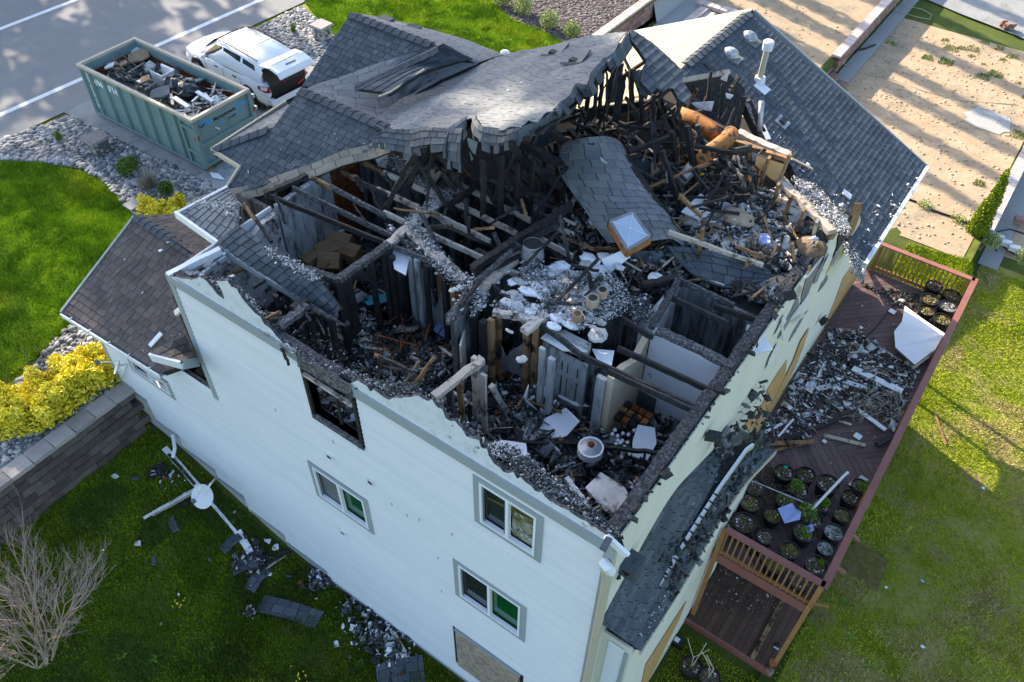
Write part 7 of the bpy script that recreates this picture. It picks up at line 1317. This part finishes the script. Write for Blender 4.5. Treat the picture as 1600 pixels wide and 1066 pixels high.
# lawn debris, left yard
hz_ = lambda q: hgt(q.x, q.y)
def ground_at(px):
    z = .1
    for _ in range(8): q = at(*px, z); z = hgt(q.x, q.y)
    return at(*px, z)
LD = [((258, 702), (310, 762), .14, 'trim_white', 'long white gutter length lying by the wall foot'), ((264, 712), (306, 760), .07, 'char', 'dark strip inside the fallen gutter'), ((226, 812), (303, 768), .07, 'trim_white', 'long pale trim board on the dark lawn'), ((240, 808), (300, 775), .04, 'lumber_pale', 'second pale strip beside the trim board'), ((331, 788), (372, 836), .07, 'trim_white', 'white strip pointing at the burnt heap'), ((372, 832), (392, 866), .16, 'drywall_white', 'wide white torn board end by the burnt heap'), ((1458, 645), (1477, 697), .05, 'lumber', 'brown stick lying on the right lawn'), ((404, 900), (448, 868), .05, 'lumber_pale', 'tan strip across the burnt heap'), ((612, 985), (640, 1035), .1, 'trim_white', 'white strip near the foundation'), ((394, 894), (452, 862), .16, 'char', 'burnt rafter end on the heap')]
for (a, c, w_, mn, lb) in LD: b = MB(); b.beam(ground_at(a) + Z_ * .06, ground_at(c) + Z_ * .06, w_, .03, mn, 5, .006); tag(b.build('fallen_board'), lb, 'board')
for (px, s, sy, mn, lb) in (((455, 958), .72, .2, 'shingle', 'long dark shingle sheet lying on the near lawn'), ((385, 880), .3, .25, 'shingle', 'curled shingle bundle left in the burnt heap'), ((405, 905), .32, .14, 'shingle', 'folded shingle piece below the heap'), ((362, 850), .26, .12, 'shingle', 'dark shingle piece above the heap'), ((272, 822), .2, .08, 'shingle', 'small dark shingle left on the lawn'), ((245, 738), .2, .18, 'char', 'charred lump near the wall foot'), ((628, 1056), .5, .3, 'shingle', 'shingle sheet at the bottom edge near the foundation'), ((286, 790), .14, .05, 'char', 'thin dark scrap below the dish'), ((242, 878), .12, .05, 'shingle', 'small grey shingle scrap on the open lawn')):
    c = ground_at(px) + Z_ * .06; P_ = (c, Vector((random.uniform(-.1, .1), random.uniform(-.15, .05), 1)).normalized()); a_ = .35 if 'long' in lb else random.random() * 3; u = Vector((math.cos(a_), math.sin(a_), 0)); v = P_[1].cross(u).normalized() * -1; G = [[c - u * s - v * sy, c - v * sy * 1.1, c + u * s - v * sy], [c - u * s * 1.05 + v * sy, c + v * sy * .8, c + u * s * .9 + v * sy]]
    t = thing('shingle_sheet', lb, 'shingle', tuple(c)); patch('sheet', G, mn, t, exp=.15, tab=.22, wob=.04, th=.02)
for (px, r_, n) in (((400, 878), .5, 420), ((500, 905), .42, 330), ((590, 990), .75, 700), ((620, 1025), .5, 300), ((545, 950), .3, 90), ((262, 745), .5, 90), ((392, 958), .2, 80)):
    c = ground_at(px); pts = []
    for _ in range(n): a_ = random.random() * 6.28; rr = r_ * abs(random.gauss(0, .5)); x, y = c.x + rr * math.cos(a_), min(c.y + rr * math.sin(a_), -.06); pts.append((x, y, hgt(x, y) + .04 + random.random() * .1))
    shards('lawn_debris', pts, .02, .2, ['rubble_dark', 'char', 'drywall_white', 'ash', 'rust', 'shingle', 'lumber_pale'], [5, 3, 2.5 if px[0] > 480 else .8, 2, .4, 3, .6], .3, .5)
for (x, y, s, mn, lb) in ((217, 852, .08, 'ash', 'pale long scrap on the open lawn'), (162, 862, .04, 'white_plastic', 'tiny white scrap right of the bare tree'), (418, 848, .09, 'drywall_white', 'white scrap by the wall foot'), (430, 858, .13, 'drywall_white', 'larger white scrap above the burnt heap'), (368, 802, .05, 'ash', 'pale crumb left of the wall'), (329, 877, .08, 'ash_dark', 'grey sliver on the lawn'), (253, 977, .04, 'rubble_tan', 'tan leaf on the lawn'), (182, 746, .1, 'ash', 'grey smear near the block wall'), (1337, 845, .05, 'white_plastic', 'white scrap on the near right lawn'), (1535, 765, .05, 'white_plastic', 'white scrap on the right slope'), (1440, 910, .05, 'blue_paper', 'blue scrap on the right lawn'), (1440, 1012, .05, 'white_plastic', 'white scrap low on the right lawn'), (1383, 920, .06, 'white_plastic', 'white crumb beside the mossy slab'), (280, 931, .05, 'ash', 'grey scrap above the yellow flowers')):
    c = ground_at((x, y)) + Z_ * .05; b = MB(); b.prism([c + Vector((math.cos(a_) * s * random.uniform(.35, 1.2), math.sin(a_) * s * random.uniform(.35, 1.2), random.uniform(0, .02))) for a_ in [k * 1.05 + random.uniform(0, .7) for k in range(6)]], (0, 0, .012), mn); tag(b.build('scrap'), lb, 'scrap')
for (x, y, lb) in ((284, 945, 'small yellow flower clump on the dark lawn'), (470, 1058, 'yellow flowers at the bottom edge of the lawn')):
    c = ground_at((x, y)); t = thing('flower', lb, 'flower', tuple(c)); b = MB()
    for _ in range(14): q = c + Vector((random.gauss(0, .09), random.gauss(0, .09), .1)); b = MB(); b.blob(q, .018, .018, .01, 'yellow', 6, 3, .1); b.build('bloom', t)
    b = MB()
    for _ in range(16): q = c + Vector((random.gauss(0, .08), random.gauss(0, .08), 0)); b.add([q, q + Vector((.01, 0, 0)), q + Z_ * .1], [(0, 1, 2)], 'shrub_green')
    b.build('stem', t)
for (px) in ((190, 1025), (240, 1030), (1330, 1000), (1355, 1040), (170, 815), (1320, 940), (560, 1040), (330, 1010)):
    c = ground_at(px); b = MB()
    for k in range(8): a_ = k * .8 + random.random(); l = random.uniform(.08, .16); d = Vector((math.cos(a_), math.sin(a_), .4)); w_ = Vector((-math.sin(a_), math.cos(a_), 0)) * .03; b.add([c, c + d * l * .5 + w_, c + d * l, c + d * l * .5 - w_], [(0, 1, 2, 3)], 'shrub_green')
    tag(b.build('broadleaf_weed'), 'low broad-leaved weed rosette in the shaded lawn', 'weed', 'weed rosettes in the lawn')
# mossy concrete slab, bits beyond the deck
c = [ground_at(q) + Z_ * .06 for q in ((1318, 860), (1336, 848), (1388, 878), (1370, 925), (1312, 880))]; b = MB(); b.prism(c, (0, 0, -.1), 'moss', mside='concrete'); tag(b.build('mossy_slab'), 'moss-covered square slab on the grass beside the deck corner', 'slab')
for (a, c_, lb) in (((1318, 822), (1342, 846), 'short brown stub sticking out below the deck rail'), ((1305, 885), (1320, 895), 'second brown stub below the deck rail')): b = MB(); b.beam(at(*a, .9), at(*c_, .5), .07, .07, 'deck_stain'); tag(b.build('brace'), lb, 'brace')
c = at(1059, 1002, .15); t = thing('black_box', 'small black box with a white face on the grass by the bay wall', 'box', tuple(c)); _mb(lambda b: b.box(c.x - .1, c.x + .14, c.y - .1, c.y + .12, .0, .18, 'pot_black')).build('case', t); _mb(lambda b: b.box(c.x - .08, c.x + .03, c.y - .05, c.y + .06, .181, .19, 'white_plastic')).build('face', t)
c = at(1206, 1038, .25); t = thing('terracotta_pot', 'small terracotta pot at the corner of the lower deck', 'pot', tuple(c)); b = MB(); b.tube([c, c + Z_ * .12], [.06, .08], 'terracotta', 12); b.build('tub', t); b = MB(); b.blob(c + Vector((.02, -.12, -.06)), .1, .09, .08, 'rubble_tan', 10, 5, .15); b.build('base', t)
c = at(1215, 1008, .25); b = MB(); b.blob(c, .07, .06, .06, 'pot_black', 8, 5, .2); b.beam(c + Vector((-.05, -.08, 0)), c + Vector((.06, -.09, .02)), .03, .02, 'white_plastic'); tag(b.build('glove'), 'dark crumpled object with a white end on the lower deck', 'scrap')
# hoses, edging, fire pit and odd things in the garden
def hose(pts, z, r_, mn, label, cat='hose'): b = MB(); b.tube([Vector((q.x, q.y, hgt(q.x, q.y) + r_ + .02)) for q in (at(x, y, z) for x, y in pts)], r_, mn, 6); tag(b.build('hose'), label, cat)
hose([(1305, 92), (1320, 103), (1345, 114), (1390, 124), (1440, 142), (1500, 158), (1590, 165)], 1.05, .012, 'hose_pale', 'long pale hose trailing over the sandy plot'); hose([(1385, 2), (1400, 18), (1430, 28), (1452, 32), (1455, 24), (1440, 16), (1415, 10), (1400, 0)], 1.05, .014, 'hose_pale', 'pale hose looped at the top of the sandy plot')
hose([(1337, 81), (1352, 78), (1367, 72)], 1.05, .04, 'hose', 'short black pipe lying across the shaded path', 'pipe'); hose([(1560, 388), (1556, 374), (1560, 358), (1580, 354), (1606, 362)], .5, .022, 'hose', 'black hose coiled at the right edge by the white stones'); hose([(1560, 372), (1580, 388), (1606, 402)], .5, .02, 'hose', 'second strand of black hose near the white stones')
hose([(1412, 320), (1428, 326)], .85, .03, 'hose', 'black bed edging beside the dark roof', 'edging'); hose([(1450, 338), (1478, 346), (1500, 354), (1516, 362)], .85, .03, 'hose', 'black bed edging between the shrubs', 'edging')
t = thing('fire_ring', 'small tumbled brick fire ring on the concrete at the top right', 'fire pit', tuple(at(1572, 42, 1.13)))
c = at(1572, 44, 1.13); bk = blockmesh(.22, .14, .1, 'paver_red')
for k in range(16): a_ = random.random() * 6.28; rr = .28 * random.random() ** .4; piece('brick', bk, Matrix.Translation((c.x + rr * math.cos(a_), c.y + rr * math.sin(a_), 1.13 + random.uniform(0, .22))) @ Matrix.Rotation(random.random() * 3, 4, 'Z') @ Matrix.Rotation(random.uniform(-.3, .3), 4, 'X'), t)
for i, (x, y) in enumerate(((1546, 366), (1560, 372), (1572, 380), (1585, 388))): c = at(x, y, .6); b = MB(); b.obox(c, Vector((.16, .03, 0)), Vector((-.02, .1, 0)), Z_ * .07, 'trim_white'); tag(b.build('edging_stone'), 'white edging stone beside the black hose', 'stone', 'white edging stones by the lawn')
c = at(1596, 344, .6); b = MB(); b.obox(c, Vector((.2, .03, 0)), Vector((-.02, .12, 0)), Z_ * .08, 'paver_red'); tag(b.build('loose_block'), 'single brown block lying on the sand at the right edge', 'block')
p = [at(x, y, Zs + .07) for x, y in ((345, 262), (372, 256), (398, 270), (400, 300), (375, 310), (340, 318), (330, 285))]; b = MB(); b.prism(p, (0, 0, .01), 'duct_metal'); tag(b.build('plastic_sheet'), 'crinkled clear plastic sheet on the driveway beside the dumpster', 'sheet'); b = MB(); p = [at(x, y, Zs + .1) for x, y in ((328, 270), (342, 272), (352, 282), (332, 278))]; b.prism(p, (0, 0, .02), 'white_plastic'); tag(b.build('scrap'), 'white torn scrap on the driveway at the dumpster corner', 'scrap')
for (x, y, z, mn, s) in ((240, 532, 0, 'white_plastic', 0),): b = MB(); b.beam(onpl(236, 545, P_l) + Z_ * .08, onpl(254, 525, P_l) + Z_ * .08, .1, .03, 'trim_white'); tag(b.build('fallen_trim'), 'white trim piece lying on the low brown roof', 'trim')
b = MB(); b.beam(onpl(276, 496, P_l) + Z_ * .1, onpl(286, 489, P_l) + Z_ * .12, .14, .05, 'cream_wall'); tag(b.build('fallen_trim'), 'short cream block on the low roof against the wall', 'trim')
p = onpl(306, 408, P_l) + Z_ * .08; b = MB(); b.blob(p, .1, .09, .08, 'rust', 9, 5, .2); tag(b.build('rust_lump'), 'rust-brown round lump on the low roof edge', 'lump')
for (a, c_, w_, mn, lb) in (((1316, 303), (1328, 312), .16, 'trim_white', 'white plank piece lying on the big dark roof'), ((1236, 252), (1268, 268), .06, 'lumber_pale', 'long pale strip lying on the dark roof near the hole'), ((1190, 200), (1200, 222), .1, 'white_plastic', 'white strip at the burnt edge of the dark roof')):
    b = MB(); b.beam(onpl(*a, P_w) + Z_ * .06, onpl(*c_, P_w) + Z_ * .06, w_, .03, mn); tag(b.build('fallen_strip'), lb, 'strip')

# low-left: charred left wall top and remnants near the front corner
for (a, c_, z1, z2, w_, mn) in (((262, 432), (345, 391), 8.3, 8.35, .1, 'trim_white'), ((312, 432), (352, 402), 8.2, 8.25, .06, 'soot_grey'), ((344, 392), (352, 440), 8.3, 7.4, .07, 'soot_grey'), ((350, 395), (358, 410), 8.3, 8.0, .05, 'trim_white'), ((330, 440), (345, 485), 8.3, 7.5, .05, 'lumber_pale'), ((380, 395), (392, 450), 8.0, 7.0, .05, 'soot_grey'), ((395, 450), (415, 438), 8.2, 8.3, .05, 'char_ash'), ((400, 490), (440, 505), 8.3, 8.2, .05, 'char'), ((355, 432), (400, 410), 7.9, 7.9, .05, 'lumber')):
    b = MB(); b.beam(at(*a, z1), at(*c_, z2), w_, w_ * 1.2, mn, 6, .006); b.build('wall_framing', house)

# ================================================================== TREES WEST OF THE ROAD (their shade falls across the place)
def conifer(x, y, h, r_, n, label, low=.3, cut=.7):
    t = thing('conifer_tree', label, 'tree', (x, y, Zs), 'tall trees across the road'); cs = []; K = int(h * 1.3)
    for k in range(K):
        z = h * (.12 + .88 * k / K); rr = r_ * (1 - (z / h) * .6) * random.uniform(.7, 1.15)
        for j in range(4 if z > h * cut else (1 if (y > 14.6 and random.random() < .8 or random.random() < .22) else 0)):
            a_ = random.random() * 6.28; cs.append((x + math.cos(a_) * rr * .5, y + math.sin(a_) * rr * .5, Zs + z, rr * .6, rr * .6, .7))
    leaves('crown', cs, n, .5, 'leaf_dark', parent=t); b = MB(); b.tube([(x, y, Zs - .2), (x, y, Zs + h * .95)], [h * .013, .05], 'wood_bark', 8); b.build('trunk', t)
for i, (x, y, h, r_, n) in enumerate(((-48, 6, 30, 4.2, 1000), (-50, 11, 33, 4.2, 1500), (-47, 15.5, 36, 4.2, 3600), (-51, 19.5, 38, 4.0, 4200), (-49, 22.3, 35, 3.2, 3400), (-56, 14, 36, 4.5, 1600), (-57, 18.5, 38, 4.2, 3400), (-52, 1, 30, 4.5, 800), (-56, 7, 34, 4.5, 1100), (-47, -5, 26, 4.5, 700))): conifer(x, y, h, r_, n, 'tall conifer across the road, outside the picture')
for i, (y, h) in enumerate(((29.2, 11.5), (31.2, 12.5), (33.0, 13), (34.9, 12.2), (37.4, 14), (40.0, 13.5), (43.0, 14.5), (46.5, 14), (50, 15))):
    x = -19.5 + random.uniform(-.8, .8); t = thing('columnar_cypress', 'slender dark cypress in a row north of the garden, outside the picture', 'tree', (x, y, Zs), 'cypress row beyond the garden'); cs = [(x, y, Zs + .6 + k * .5, .5 * (1 - (k * .5 / h) ** 2) + .1, .5 * (1 - (k * .5 / h) ** 2) + .1, .4) for k in range(int(h * 2))]
    leaves('crown', cs, 3800, .16, 'leaf_dark', parent=t, up=1.0); b = MB(); b.tube([(x, y, Zs - .1), (x, y, Zs + h)], [.14, .03], 'wood_bark', 7); b.build('trunk', t)

# ================================================================== shingles: the 300 nearest singly, the rest as one part per slope
SH.sort(key=lambda q: q[0])
for i, (d, par, q, big) in enumerate(SH):
    if i < 300: q.build('shingle', par)
    else:
        o_ = len(big.v); big.v += q.v; k = big.mi(q.ml[0]); big.f += [[v + o_ for v in f] for f in q.f]; big.m += [k] * len(q.f); big.r += q.r
for (s, d) in LATE:
    if s.f: s.build('shingles', d, kind='stuff')
